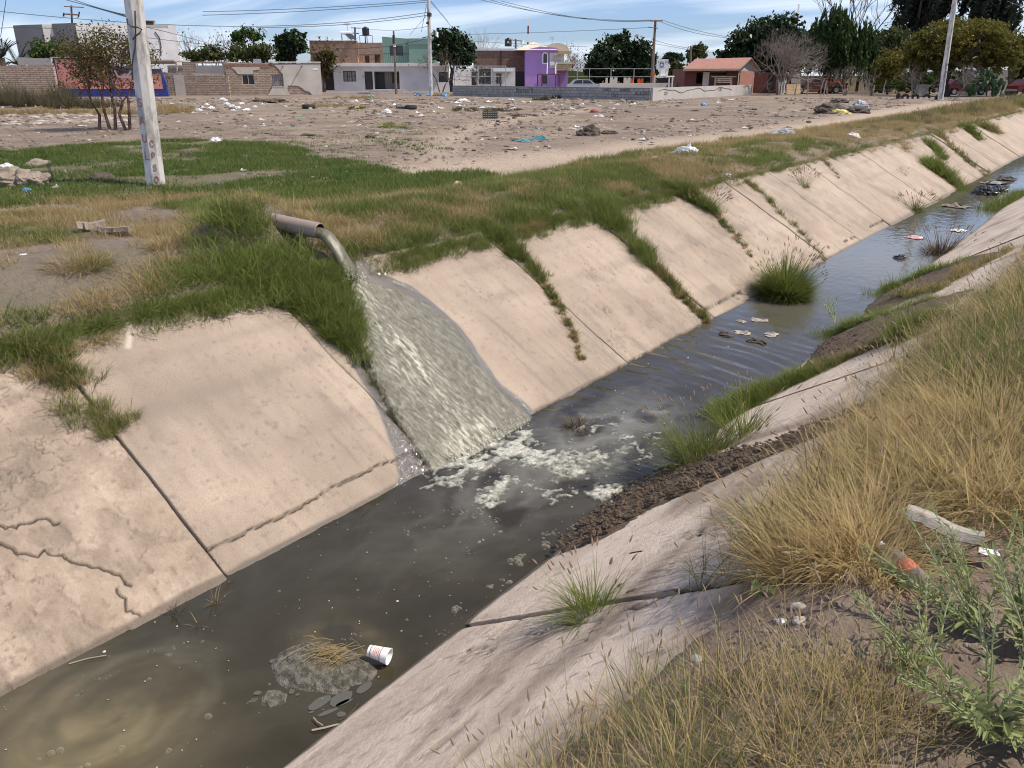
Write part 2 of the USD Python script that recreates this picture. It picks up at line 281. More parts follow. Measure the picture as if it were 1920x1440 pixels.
    cr = np.clip(np.maximum(crack, 0.16 * fl), 0, 1); cr = ext(cr); cr[o:] = 0.6
    obj('concrete_panel', TM(np.vstack([v, lo]), np.vstack([f[:, ::-1], f2])), 'concrete_flaked' if i == 0 else 'concrete_far', far_bank, smooth=True,
        vars=dict(stain=ext(np.clip(stain + topdark * (0.5 if i else 0.2), 0, 1)), crack=cr, grime=ext(grime), pale=ext(pale), wet=ext(wet)))
for i in range(len(joints) - 1): far_panel(i)
def bed(x0, z0, U, N, L, y0, y1, name, parent):
    ys = np.concatenate([np.arange(y0, 16, 0.12), np.geomspace(16, y1, 60)]); vs = np.linspace(-0.45, L, 40)
    Y, V = np.meshgrid(ys, vs, indexing='ij'); h = -0.05 + 0.03 * (nz(Y, V, 5, 71) - 0.5)
    h = np.where(V > L - 0.35, -0.09, h)
    p = np.array([x0, 0, z0]) + V[..., None] * U + np.array([0, 1.0, 0]) * Y[..., None] + h[..., None] * N
    obj(name, TM(p.reshape(-1, 3), gridfaces(*Y.shape)), 'soil_under', parent)
bed(XF, 0, FU, FN, LF + 0.1, -1.5, 240, 'bank_bed', far_bank)

# ---------------------------------------------------------------- the near bank
near_bank = thing('near_bank', None, None, kind='structure')
LN = 2.15
njoints = [-1.5, 0.35, 2.78, 5.3, 6.75, 8.75, 11.1, 13.2, 15.4, 17.6, 20, 22.4, 25, 28, 31, 35, 40, 46, 54, 64, 80, 110, 160, 240]
near_cracks = [([near_uv(*q) for q in [(1165, 1142), (1255, 1112), (1300, 1098), (1345, 1092), (1395, 1078)]], 0.02, 11), ([near_uv(*q) for q in [(830, 1235), (880, 1215), (920, 1222)]], 0.008, 12),
               ([near_uv(*q) for q in [(1290, 1010), (1330, 1000), (1420, 960)]], 0.010, 13), ([near_uv(*q) for q in [(1000, 1190), (1060, 1170), (1130, 1160)]], 0.006, 14)]
def near_panel(i):
    y0, y1 = njoints[i] + 0.012, njoints[i + 1] - 0.012
    res = 0.018 if y0 < 5 else 0.035 if y0 < 11 else 0.12 if y0 < 40 else 0.5
    ys = np.linspace(y0, y1, max(3, int((y1 - y0) / res))); vs = np.linspace(-0.25, LN, max(8, int(2.4 / res)))
    Y, V = np.meshgrid(ys, vs, indexing='ij')
    h = 0.016 * (nz(Y, V, 0.7, 81) - 0.5) + 0.005 * (nz(Y * 0.5, V, 5, 82) - 0.5) + 0.006 * (nz(Y * 0.6, V, 26, 84) - 0.5)
    h -= 0.05 * np.clip(0.12 - V, 0, 1) ** 2 * 20 * 0.3
    r = np.random.default_rng(300 + i); h += r.uniform(-0.012, 0.015)
    e = np.minimum(Y - ys[0], ys[-1] - Y); h -= 0.012 * np.exp(-np.clip(e, 0, 1) / 0.025)
    crack, P = np.zeros_like(Y), np.stack([Y.ravel(), V.ravel()], 1)
    if y0 < 6:
        for line, w, sd in near_cracks:
            d = seg_dist(P, jag(line, 0.02, 5, sd)).reshape(Y.shape); ww = w * (0.3 + 1.3 * nz(Y, V, 4, sd))
            crack = np.maximum(crack, np.clip(1.5 - d / ww, 0, 1))
    pits = np.clip((nz(Y * 0.35, V, 14, 87) - 0.60) * 9, 0, 1) * np.clip((nz(Y * 0.5, V, 1.6, 88) - 0.42) * 7, 0, 1)
    h -= 0.009 * pits + 0.03 * crack; sp_ = np.clip((nz(Y * 0.6, V, 30, 89, 3) - 0.57) * 7, 0, 1); h -= 0.003 * sp_
    dirt = np.clip((nz(Y * 0.4, V, 2.4, 91, 5) - 0.54) * 7, 0, 1) * 0.85
    dirt = np.maximum(dirt, np.clip(1.2 - np.abs(V - 1.25 - 0.3 * (nz(Y, V, 0.6, 93) - 0.5)) / 0.10, 0, 1) * np.clip((nz(Y, V, 0.8, 94) - 0.4) * 6, 0, 1) * 0.8)
    for j in (5.3, 8.75, 11.1): dirt = np.maximum(dirt, np.clip(1.1 - np.abs(Y - j - 0.1) / (0.12 + 0.2 * nz(Y, V, 2.5, 95)), 0, 1) * 0.9)
    stain = np.clip(1 - (V - 0.01 - 0.05 * nz(Y, V, 5, 96)) / 0.02, 0, 1)
    p = np.array([XN, 0, 0]) + V[..., None] * NU + np.array([0, 1.0, 0]) * Y[..., None] + h[..., None] * NN
    nu, nv = Y.shape; v, f = p.reshape(-1, 3), gridfaces(nu, nv)
    idx = np.arange(nu * nv).reshape(nu, nv); ring = np.concatenate([idx[:, 0], idx[-1, 1:], idx[-2::-1, -1], idx[0, -2:0:-1]])
    lo = v[ring] - NN * 0.10; o = len(v); k = np.arange(len(ring)); k2 = (k + 1) % len(ring)
    f2 = np.vstack([np.stack([ring[k], ring[k2], o + k2], 1), np.stack([ring[k], o + k2, o + k], 1)])
    ext = lambda a: np.concatenate([a.ravel(), a.ravel()[ring]])
    obj('concrete_panel', TM(np.vstack([v, lo]), np.vstack([f, f2])), 'concrete_near', near_bank, smooth=True, vars=dict(dirt=ext(np.clip(dirt + 0.55 * pits + 0.5 * sp_ + 0.25 * (nz(Y * 0.5, V, 12, 97) - 0.35), 0, 1)), crack=ext(np.clip(crack, 0, 1)), stain=ext(stain)))
for i in range(len(njoints) - 1): near_panel(i)
bed(XN, 0, NU, NN, LN + 0.05, -1.4, 240, 'bank_bed', near_bank)

# mud washed onto the near bank
def deposit(px_poly, hmax, seed, res=0.018):
    w = Polygon([near_uv(*q) for q in px_poly]).buffer(0); a, b, c, d = w.bounds
    Y, V = np.meshgrid(np.arange(a - 0.1, c + 0.1, res), np.arange(b - 0.1, d + 0.1, res), indexing='ij')
    pt = shapely.points(Y, V); dist = np.where(shapely.contains_xy(w, Y, V), 1, -1) * shapely.distance(w.boundary, pt)
    dist = dist + 0.06 * (nz(Y, V, 5, seed) - 0.5) + 0.03 * (nz(Y, V, 18, seed + 1) - 0.5)
    h = hmax * (1 - np.exp(-np.clip(dist, -0.02, 9) / 0.12)) + 0.06 * np.clip(dist * 6, 0, 1) * (nz(Y, V, 9, seed + 2) - 0.4) + 0.022 * np.clip(dist * 12, 0, 1) * (nz(Y, V, 34, seed + 3) - 0.5) - 0.02
    p = np.array([XN, 0, 0]) + V[..., None] * NU + np.array([0, 1.0, 0]) * Y[..., None] + h[..., None] * NN
    f = gridfaces(*Y.shape); keep = (dist.ravel()[f] > -0.03).all(1); z = p[..., 2].ravel()
    obj('mud_deposit', TM(p.reshape(-1, 3), f[keep]), 'mud', near_bank, smooth=True, vars=dict(wet=np.clip(1 - (z - 0.01) / 0.05, 0, 1)))
deposit([(1035, 1050), (1060, 1000), (1130, 940), (1240, 885), (1330, 850), (1450, 828), (1560, 790), (1710, 733), (1690, 757), (1560, 815), (1440, 865), (1330, 915), (1230, 960), (1130, 1020), (1070, 1040)], 0.06, 501)
deposit([(1500, 690), (1530, 650), (1640, 600), (1760, 560), (1850, 535), (1800, 565), (1700, 615), (1600, 662), (1540, 690)], 0.07, 511, 0.03)
deposit([(1600, 590), (1640, 560), (1720, 520), (1830, 480), (1880, 470), (1790, 520), (1700, 565), (1640, 600)], 0.07, 521, 0.04)

# ---------------------------------------------------------------- the ground
def ground_far_z(X, Y):
    t = np.clip((-5.86 - X) / 0.35, 0, 1)
    m = 0.22 * np.exp(-((X + 7.3) / 0.9) ** 2) * np.clip(1.3 * nz(Y, X, 0.45, 101) + 0.15, 0, 1) * np.clip(1.2 - Y / 60, 0.3, 1)
    m += 0.42 * np.exp(-((X + 7.0) ** 2 / 0.16 + (Y - 4.80) ** 2 / 0.30))                      # over the pipe
    r = 0.16 * (nz(X, Y, 0.35, 103) - 0.5) + 0.07 * (nz(X, Y, 1.6, 104) - 0.5) + 0.04 * (nz(X, Y, 6, 105) - 0.5) * np.clip(1 - np.hypot(X, Y) / 40, 0, 1)
    far = np.clip((-X - 12) / 20, 0, 1)
    return 1.05 + t * (GZ - 1.05 + m * 1.0 + r * (1 - 0.35 * far)) - 0.02
def axis(a, b, d0, g, fine=None):
    out = [a]; d = d0
    while out[-1] < b:
        out.append(out[-1] + d)
        if fine is None or out[-1] > fine: d *= g
    return np.array(out)
def soft(px_poly, X, Y, z, w):
    poly = Polygon([on_z(a, b, z)[:2] for a, b in px_poly]).buffer(0)
    d = np.where(shapely.contains_xy(poly, X, Y), 1, -1) * shapely.distance(poly.boundary, shapely.points(X, Y))
    return np.clip(0.5 + (d + w * 3.0 * (nz(X, Y, 1.3 / max(w, 0.2) ** 0.5, 111) - 0.5)) / w, 0, 1)
LAWN = [(-150, 300), (0, 284), (200, 272), (330, 263), (480, 270), (570, 292), (690, 314), (700, 345), (650, 362), (400, 352), (0, 378), (-150, 380)]
LAWN2 = [(690, 345), (760, 322), (830, 318), (920, 318), (900, 342), (800, 352), (730, 356)]
PALEG = [(470, 266), (560, 262), (660, 246), (790, 240), (800, 275), (700, 300), (600, 296)]
xs = -axis(5.86, 420, 0.06, 1.028, 8.5); ys = np.concatenate([-axis(2, 90, 0.5, 1.15)[::-1], np.arange(-1.5, 11, 0.085), axis(11, 520, 0.09, 1.022)])
X, Y = np.meshgrid(xs, ys, indexing='ij'); Z = ground_far_z(X, Y)
road = [on_z(a, b, GZ)[:2] for a, b in [(700, 345), (790, 318), (960, 300), (1150, 280), (1330, 262), (1500, 240), (1700, 206), (1800, 190)]]
road2 = [on_z(a, b, GZ)[:2] for a, b in [(820, 315), (830, 275), (870, 245), (960, 220), (1100, 205)]]
P = np.stack([X.ravel(), Y.ravel()], 1); wob = 0.8 * (nz(X, Y, 0.5, 121).ravel() - 0.5)
dr = seg_dist(P, road).reshape(X.shape); dr2 = seg_dist(P, road2).reshape(X.shape)
path = np.clip(1.25 - (dr + wob.reshape(X.shape)) / 1.7, 0, 1) * 0.9; path = np.maximum(path, np.clip(1.1 - (dr2 + wob.reshape(X.shape)) / 1.1, 0, 1) * 0.6)
Z -= 0.05 * path
band = np.clip((X + 8.3 + 1.0 * np.clip((Y - 8) / 8, 0, 1)) / 0.8, 0, 1)
green = np.maximum(soft(LAWN, X, Y, GZ, 1.5), soft(LAWN2, X, Y, GZ, 0.5)) * 0.7
green = np.maximum(green, band * np.clip((nz(X, Y, 0.7, 131) - 0.38) * 4, 0, 1) * 0.55)
dark = np.clip((nz(X, Y, 0.22, 133, 5) - 0.50) * 6, 0, 1) * 0.55
bare = soft([(-60, 480), (60, 440), (240, 430), (330, 480), (240, 540), (60, 590), (-60, 600)], X, Y, GZ, 0.4)
dark = np.maximum(dark, bare * 0.7)
obj('field', TM(pts3(X, Y, Z).reshape(-1, 3), gridfaces(*X.shape)[:, ::-1]), 'field_soil', smooth=True, kind='structure', vars=dict(path=path, green=green, dark=dark * (1 - path)))

def ground_near_z(X, Y):
    base = np.interp(X, [-1.25, -1.05, -0.75, -0.3, 0.4, 3, 400], [0.72, 0.86, 1.06, 1.20, 1.27, 1.3, 1.3])
    return base + 0.16 * (nz(X, Y, 1.3, 141) - 0.5) * np.clip((X + 1.3) / 0.5, 0, 1) + 0.06 * (nz(X, Y, 7, 142) - 0.5) + 0.03 * (nz(X, Y, 22, 143) - 0.5)
EDGE_PX = [(985, 1460), (1060, 1400), (1180, 1300), (1300, 1205), (1370, 1165), (1395, 1090), (1450, 1010), (1530, 900), (1620, 790), (1680, 700), (1790, 610), (1920, 510)]
EDGE = np.array([on_near(*q)[:2] for q in EDGE_PX] + [(-0.80, 20), (-0.80, 60), (-0.8, 250)])
def edge_x(y): o = np.argsort(EDGE[:, 1]); return np.interp(y, EDGE[o, 1], EDGE[o, 0])
xs = np.concatenate([np.arange(-1.5, 0.9, 0.022), axis(0.9, 300, 0.08, 1.12)]); ys = np.concatenate([[-60, -20, -6, -2, -0.5], np.arange(0.4, 7.5, 0.022), axis(7.5, 520, 0.05, 1.06)])
X, Y = np.meshgrid(xs, ys, indexing='ij')
slope = np.clip((X - XN), 0, 9) * math.tan(NS)
ex = edge_x(Y) + 0.14 * (nz(Y, X, 2.5, 151) - 0.5) + 0.05 * (nz(Y, X, 12, 152) - 0.5)
t = X - ex
Z = np.where(t > 0, np.maximum(slope + 0.03 * np.clip(t / 0.06, 0, 1), 0), slope - 0.06)
cap = 1.28 + 0.10 * (nz(X, Y, 1.1, 141) - 0.5)
Z = np.where(t > 0, np.minimum(Z, cap), Z) + np.clip(t / 0.1, 0, 1) * (0.09 * (nz(X, Y, 2.6, 142) - 0.42) + 0.045 * (nz(X, Y, 9, 143) - 0.5) + 0.022 * (nz(X, Y, 30, 144) - 0.5))
Z = np.where(t > 0, np.maximum(Z, np.minimum(slope, 1.18) + 0.006), Z)
f = gridfaces(*X.shape); keep = (t.ravel()[f] > -0.05).any(1)
obj('near_ground', TM(pts3(X, Y, Z).reshape(-1, 3), f[keep]), 'near_soil', smooth=True, kind='structure')
from scipy.interpolate import RegularGridInterpolator
near_z_at = RegularGridInterpolator((xs, ys), np.where(t > -0.02, Z, slope), bounds_error=False, fill_value=1.28)
def gz(x, y):                            # height of whatever ground lies at (x, y)
    x, y = np.asarray(x, float), np.asarray(y, float)
    z = ground_far_z(x, y)
    z = np.where((x > -5.86) & (x <= -3.2), np.clip((XF - x), 0, 9) * math.tan(SL), z)
    return np.where(x > -3.2, near_z_at(np.stack(np.broadcast_arrays(x, y), -1)).reshape(np.shape(z)), z)

# ---------------------------------------------------------------- water
W_LINKS = [('geo.position', 'mp.vector'), ('mp.vector', 'n1.vector'), ('n1.fac', 'b1.height'), ('geo.position', 'm2.vector'), ('m2.vector', 'n2.vector'), ('n2.fac', 'b2.height'), ('b1.normal', 'b2.normal'),
           ('n2.fac', 'r.fac'), ('r.color', 'x1.color1'), ('a1.fac', 'x1.fac'), ('x1.color', 'x2.color1'), ('a2.fac', 'x2.fac'), ('x2.color', 'p.base_color'), ('b2.normal', 'p.normal'), ('a1.fac', 'rg.fac'), ('rg.result', 'p.roughness')]
MATS['canal_water'] = usdkit.material(stage, '/World/Looks/canal_water', {
    'geo': ('geometry', {}), 'mp': ('mapping', {'scale': (1.0, 0.55, 1.0), 'rotation': (0, 0, 0.35)}), 'n1': ('noise_texture', {'scale': 7.0, 'detail': 3.0, 'roughness': 0.45, 'distortion': 0.6}), 'b1': ('bump', {'strength': 0.09, 'distance': 0.03}),
    'm2': ('mapping', {'scale': (1.0, 0.8, 1.0)}), 'n2': ('noise_texture', {'scale': 1.4, 'detail': 5.0, 'roughness': 0.6, 'distortion': 1.2}), 'b2': ('bump', {'strength': 0.03, 'distance': 0.05}),
    'r': ('rgb_ramp', {'ramp': [(0.3, (0.023, 0.018, 0.008)), (0.5, (0.031, 0.0245, 0.0125)), (0.75, (0.044, 0.037, 0.022))]}),
    'a1': ('attribute', {'attribute': 'scum'}), 'a2': ('attribute', {'attribute': 'milky'}), 'x1': ('mix', {'color2': (0.20, 0.155, 0.075)}), 'x2': ('mix', {'color2': (0.20, 0.19, 0.155)}),
    'rg': ('mix_float', {'a': 0.045, 'b': 0.22}), 'p': ('principled_bsdf', {'ior': 1.33, 'specular_ior_level': 0.55})}, [x for x in W_LINKS if x[0] != 'a1.fac' or x[1] != 'rg.fac'] + [('a1.fac', 'rg.fac')], surface='p.BSDF')
xs = np.linspace(-4.35, -2.15, 111); ys = np.concatenate([np.linspace(-30, 0.2, 12)[:-1], np.arange(0.2, 9, 0.019), axis(9, 300, 0.03, 1.03)])
X, Y = np.meshgrid(xs, ys, indexing='ij')
sw = on_z(225, 1335)[:2]; dx, dy = X - sw[0], (Y - sw[1]); rr = np.hypot(dx, dy * 0.8) + 1e-6; th = np.arctan2(dy, dx) + 1.9 * np.log(rr + 0.08) + 1.4 * (nz(X, Y, 2.6, 160) - 0.5)
streak = fbm(pts3(np.cos(th) * 1.2 + 5, np.sin(th) * 1.2 + 5, rr * 11.0 + 2.0 * nz(X, Y, 4, 159)), 5, 161)
c0 = on_z(90, 1420)[:2]; env = np.exp(-(((X - c0[0]) / 0.62) ** 2 + ((Y - c0[1]) / 0.62) ** 2) ** 1.4)
brk = np.clip(nz(X, Y, 3.5, 162) * 1.8 - 0.2, 0.25, 1)
scum = np.clip(env * (0.50 + 0.9 * (streak - 0.45)) * 1.1 * brk, 0, 0.75)
grey = np.exp(-((rr - 0.30) / 0.20) ** 2) * np.clip((streak - 0.45) * 2.5, 0, 1) * 0.30 * brk
i0 = on_z(610, 1235)[:2]; ring = np.exp(-(((X - i0[0]) / 0.30) ** 2 + ((Y - i0[1] - 0.12) / 0.20) ** 2) ** 2); scum = np.maximum(scum, ring * np.clip(1.3 * nz(X, Y, 7, 163) - 0.45, 0, 0.4))
sp_c = np.array([-3.55, 4.75])
def warp(X, Y, k): return X + k * (nz(X, Y, 2.2, 171) - 0.5), Y + k * (nz(X, Y, 2.2, 172) - 0.5)
Xw, Yw = warp(X, Y, 0.7)
m2 = np.exp(-(((Xw + 3.3) / 0.55) ** 2 + ((Yw - 5.2) / 1.5) ** 2)); fil = 1 - np.abs(2 * fbm(pts3(Xw * 3.2, Yw * 2.0, 0.0), 4, 173) - 1)
milky = np.clip(m2 * np.clip((fil - 0.55) * 1.8, 0, 1) * 1.0, 0, 0.9)
milky = np.maximum(np.maximum(milky, grey), 0.30 * np.clip((Y - 5.5) / 5, 0, 1) + 0.06 * (fil - 0.5))
lk = [on_z(*q)[:2] for q in [(1060, 770), (1110, 785), (1180, 790), (1240, 770)]]; milky = np.maximum(milky, np.clip(1.2 - seg_dist(np.stack([X.ravel(), Y.ravel()], 1), lk).reshape(X.shape) / 0.12, 0, 1) * np.clip((fil - 0.6) * 2.2, 0, 1))
ds = np.hypot(X - sp_c[0], Y - sp_c[1])
Z = 0.0035 * (np.sin(ds * 19 + 9 * nz(X, Y, 1.1, 174)) + 0.8 * np.sin(ds * 31 + X * 6 + 8 * nz(X, Y, 1.7, 177))) * np.exp(-((ds - 2.6) / 2.2) ** 2) * np.clip(2 * nz(X, Y, 0.9, 178) - 0.4, 0, 1) * (Y > 4) + 0.010 * (nz(X, Y, 3, 175) - 0.5) * np.exp(-(ds / 1.6) ** 2) + 0.0
obj('canal_water', TM(pts3(X, Y, Z).reshape(-1, 3), gridfaces(*X.shape)), 'canal_water', smooth=True, kind='structure', vars=dict(scum=scum, milky=milky))

# the sheet of water running down the slope
mat('spill_water', [(0.25, (0.062, 0.054, 0.034)), (0.45, (0.10, 0.089, 0.060)), (0.6, (0.14, 0.127, 0.090)), (0.8, (0.23, 0.213, 0.16))], scale=16, detail=12, rough=0.14, spec=0.9, bump=1.0, bscale=62, bdist=0.030, stretch=(0.75, 1.3, 0.75), masks=[('froth', (0.46, 0.44, 0.33), 0.35)])
mat('foam', [(0.2, (0.30, 0.285, 0.215)), (0.5, (0.47, 0.455, 0.375)), (0.8, (0.60, 0.59, 0.52))], scale=34, detail=6, rough=0.5, spec=0.4, bump=0.7, bscale=70, bdist=0.012)
FN_ = {'a': ('attribute', {'attribute': 'dens'}), 'g': ('geometry', {}), 'n': ('noise_texture', {'scale': 26.0, 'detail': 6.0, 'roughness': 0.6}), 'k': ('math', {'math_type': 'multiply_add', 'value2': 1.7, 'value3': -0.48}), 's': ('math', {'math_type': 'add', 'use_clamp': True}), 'n2': ('noise_texture', {'scale': 60.0, 'detail': 4.0}), 'r': ('rgb_ramp', {'ramp': [(0.3, (0.26, 0.25, 0.195)), (0.5, (0.42, 0.405, 0.335)), (0.7, (0.56, 0.55, 0.485))]}), 'b': ('bump', {'strength': 0.7, 'distance': 0.012}), 't': ('transparent_bsdf', {}), 'p': ('principled_bsdf', {'roughness': 0.45}), 'm': ('mix_closure', {})}
MATS['foam_sheet'] = usdkit.material(stage, '/World/Looks/foam_sheet', FN_, [('g.position', 'n.vector'), ('g.position', 'n2.vector'), ('a.fac', 'k.value1'), ('k.value', 's.value1'), ('n.fac', 's.value2'), ('n2.fac', 'r.fac'), ('r.color', 'p.base_color'), ('n2.fac', 'b.height'), ('b.normal', 'p.normal'), ('s.value', 'm.fac'), ('t.BSDF', 'm.closure1'), ('p.BSDF', 'm.closure2')], surface='m.closure')
vs = np.arange(-0.12, 2.26, 0.0085); ts = np.linspace(0, 1, 190)
V, T = np.meshgrid(vs, ts, indexing='ij')
n = 0.04 * (nz(V, 0 * V, 7, 181) - 0.5)
Y0, Y1 = spill_left(V) + n, spill_right(V) + 0.02 + 0.05 * (nz(V, 0 * V, 6, 182) - 0.5)
vtop = 2.12; cen = np.interp(V, [0, 0.6, 1.2, 1.7, 2.15], [4.62, 4.68, 4.78, 4.9, 4.98]); tap = np.clip((vtop - V) / 0.5, 0.0, 1) ** 0.45
Y0, Y1 = cen + (Y0 - cen) * tap, cen + (Y1 - cen) * tap
Y = Y0 + (Y1 - Y0) * T; edge = np.minimum(T, 1 - T)
core = np.exp(-((Y - cen) / np.interp(V, [0, 0.8, 1.5, 2.1], [0.36, 0.20, 0.13, 0.09])) ** 2)
chop = fbm(pts3(Y * 26, V * 6.5, 0.0), 4, 183); ridg = 1 - np.abs(2 * fbm(pts3(Y * 19, V * 4.2, 1.0), 4, 184) - 1)
burst = np.clip(np.exp(-((V - 1.1) / 0.32) ** 2) + 0.8 * np.exp(-((V - 1.95) / 0.2) ** 2) + 0.9 * np.exp(-((V - 0.05) / 0.22) ** 2), 0, 1)
h = 0.010 + 0.012 * np.clip(edge / 0.1, 0, 1) + core * (0.012 + 0.05 * burst * (ridg - 0.35)) + (0.016 * (chop - 0.5) + 0.014 * (fbm(pts3(Y * 48, V * 30, 2.0), 3, 187) - 0.5)) * np.clip(edge / 0.05, 0, 1)
h = h * np.clip((vtop + 0.05 - V) / 0.1, 0, 1) - 0.02 * (edge < 0.004)
h += np.random.default_rng(186).normal(0, 0.0013, V.shape) * np.clip(edge / 0.02, 0, 1) + 0.035 * (nz(Y, V, 0.8, 1) - 0.5)
fine = fbm(pts3(Y * 60, V * 16, 4.0), 3, 188)
froth = np.clip(core * (0.06 + 0.94 * burst) * np.clip((ridg - 0.58) * 4.5, 0, 1) * np.clip((fine - 0.3) * 3, 0, 1) + 0.35 * np.clip((fine - 0.60) * 8, 0, 1) * (0.4 + core), 0, 1)
p = np.array([XF, 0, 0]) + V[..., None] * FU + np.array([0, 1.0, 0]) * Y[..., None] + h[..., None] * FN
keepf = gridfaces(*V.shape); keepf = keepf[(V.ravel()[keepf] < vtop + 0.03).all(1)]
cover = np.clip(edge / (0.03 + 0.09 * nz(Y, V, 6, 189)), 0, 1) * np.clip((vtop - V) / 0.06, 0, 1)
MATS['spill_sheet'] = usdkit.material(stage, '/World/Looks/spill_sheet', {'g': ('geometry', {}), 'mp': ('mapping', {'rotation': (0, 0.52, 0), 'scale': (0.8, 1.9, 0.8)}), 'n': ('noise_texture', {'scale': 13.0, 'detail': 12.0, 'roughness': 0.7, 'distortion': 0.4}), 'r': ('rgb_ramp', {'ramp': [(0.28, (0.066, 0.058, 0.038)), (0.45, (0.125, 0.112, 0.078)), (0.58, (0.185, 0.170, 0.125)), (0.75, (0.31, 0.295, 0.235))]}),
    'fr': ('attribute', {'attribute': 'froth'}), 'mx': ('mix', {'color2': (0.50, 0.475, 0.37)}), 'b': ('bump', {'strength': 1.0, 'distance': 0.02}), 'p': ('principled_bsdf', {'roughness': 0.16, 'specular_ior_level': 0.6}), 'c': ('attribute', {'attribute': 'cover'}), 'n2': ('noise_texture', {'scale': 35.0, 'detail': 5.0}), 'k': ('math', {'math_type': 'multiply_add', 'value2': 1.7, 'value3': -0.45}), 's': ('math', {'math_type': 'add', 'use_clamp': True}), 't': ('transparent_bsdf', {}), 'm': ('mix_closure', {})},
    [('g.position', 'mp.vector'), ('mp.vector', 'n.vector'), ('n.fac', 'r.fac'), ('r.color', 'mx.color1'), ('fr.fac', 'mx.fac'), ('mx.color', 'p.base_color'), ('n.fac', 'b.height'), ('b.normal', 'p.normal'), ('g.position', 'n2.vector'), ('c.fac', 'k.value1'), ('k.value', 's.value1'), ('n2.fac', 's.value2'), ('s.value', 'm.fac'), ('t.BSDF', 'm.closure1'), ('p.BSDF', 'm.closure2')], surface='m.closure')
obj('water_sheet', TM(p.reshape(-1, 3), keepf), 'spill_sheet', smooth=True, label='murky sheet of wastewater running down the concrete slope below the pipe', category='running water', vars=dict(froth=froth, cover=cover))

# the thin film of water on the slab beside the sheet, glittering in the sun
MATS['water_film'] = usdkit.material(stage, '/World/Looks/water_film', {'g': ('geometry', {}), 'n': ('noise_texture', {'scale': 75.0, 'detail': 5.0, 'roughness': 0.7}), 'b': ('bump', {'strength': 1.0, 'distance': 0.035}), 'n2': ('noise_texture', {'scale': 14.0, 'detail': 6.0}), 'f': ('math', {'math_type': 'multiply_add', 'value2': 1.1, 'value3': -0.44, 'use_clamp': True}), 't': ('transparent_bsdf', {}), 'gl': ('glossy_bsdf', {'color': (0.62, 0.57, 0.48), 'roughness': 0.12}), 'm': ('mix_closure', {})},
    [('g.position', 'n.vector'), ('g.position', 'n2.vector'), ('n2.fac', 'f.value1'), ('f.value', 'm.fac'), ('t.BSDF', 'm.closure1'), ('gl.BSDF', 'm.closure2')], surface='m.closure')
def film(name, lo, hi, label, seed, nt):
    V, T = np.meshgrid(np.arange(-0.02, 2.2, 0.009), np.linspace(0, 1, nt), indexing='ij'); n = 0.04 * (nz(V, 0 * V, 7, seed) - 0.5)
    Y = lo(V) + n + (hi(V) - lo(V) - n) * T; h = 0.035 * (nz(Y, V, 0.8, 1) - 0.5) + 0.016 + np.random.default_rng(seed).normal(0, 0.0019, Y.shape); p = np.array([XF, 0, 0]) + V[..., None] * FU + np.array([0, 1.0, 0]) * Y[..., None] + h[..., None] * FN
    obj(name, TM(p.reshape(-1, 3), gridfaces(*V.shape)), 'water_film', label=label, category='water film')
film('water_film', lambda v: wet_left(v) - 0.01, lambda v: np.maximum(spill_left(v) - 0.01, wet_left(v)), 'glittering wet film on the slab left of the water sheet', 189, 34); film('water_film', lambda v: spill_right(v) - 0.05, lambda v: spill_right(v) + 0.05, 'glittering wet fringe on the slab along the right side of the water sheet', 190, 18)

# foam on the canal where the sheet runs in
xs = np.arange(-4.05, -2.5, 0.0065); ys = np.arange(3.1, 7.2, 0.0065); X, Y = np.meshgrid(xs, ys, indexing='ij')
Xw, Yw = warp(X, Y, 0.35); Xw, Yw = Xw + 0.10 * (nz(X, Y, 9, 191) - 0.5), Yw + 0.10 * (nz(X, Y, 9, 192) - 0.5)
env = np.zeros_like(X)
for px, py, rx, ry, w in [(900, 872, 0.24, 0.30, 1.0), (880, 895, 0.18, 0.2, 0.9), (965, 845, 0.24, 0.28, 1.25), (1020, 862, 0.28, 0.26, 1.2), (1075, 890, 0.22, 0.22, 1.0), (935, 915, 0.16, 0.2, 1.1), (915, 945, 0.14, 0.16, 1.05), (1115, 935, 0.16, 0.14, 1.2), (1140, 925, 0.10, 0.12, 0.9), (1010, 905, 0.2, 0.2, 0.7), (1090, 855, 0.25, 0.25, 0.75), (1150, 868, 0.2, 0.2, 0.6), (1080, 825, 0.12, 0.16, 0.55), (860, 865, 0.12, 0.2, 0.9), (985, 815, 0.1, 0.15, 0.9), (1190, 830, 0.25, 0.4, 0.62), (1120, 790, 0.25, 0.4, 0.62), (1060, 930, 0.2, 0.25, 0.6), (950, 985, 0.12, 0.2, 0.6), (840, 900, 0.15, 0.2, 0.7), (1210, 860, 0.2, 0.3, 0.5)]:
    c = on_z(px, py); env = np.maximum(env, w * np.exp(-((Xw - c[0]) / rx) ** 2 - ((Yw - c[1]) / ry) ** 2))
hole = fbm(pts3(X * 9, Y * 6, 0.5), 6, 193); fil = 1 - np.abs(2 * fbm(pts3(Xw * 5.5, Yw * 3.6, 0.2), 5, 194) - 1)
dens = np.minimum(env, 0.95) * 1.0 - 0.94 + 1.35 * (hole - 0.47) + 1.75 * (fil - 0.66) + 0.9 * (fbm(pts3(X * 34, Y * 26, 0.9), 3, 199) - 0.5)
m = dens > 0.08
Z = 0.005 + 0.018 * np.clip(dens, 0, 0.6) + 0.012 * (fbm(pts3(X * 40, Y * 40, 0), 3, 195) - 0.4) + 0.05 * np.exp(-((X + 3.93) / 0.10) ** 2 - ((Y - 4.75) / 0.5) ** 2) * (nz(X, Y, 16, 196))
Z = np.where(m, Z, -0.004); f = gridfaces(*X.shape); f = f[m.ravel()[f].sum(1) >= 2]
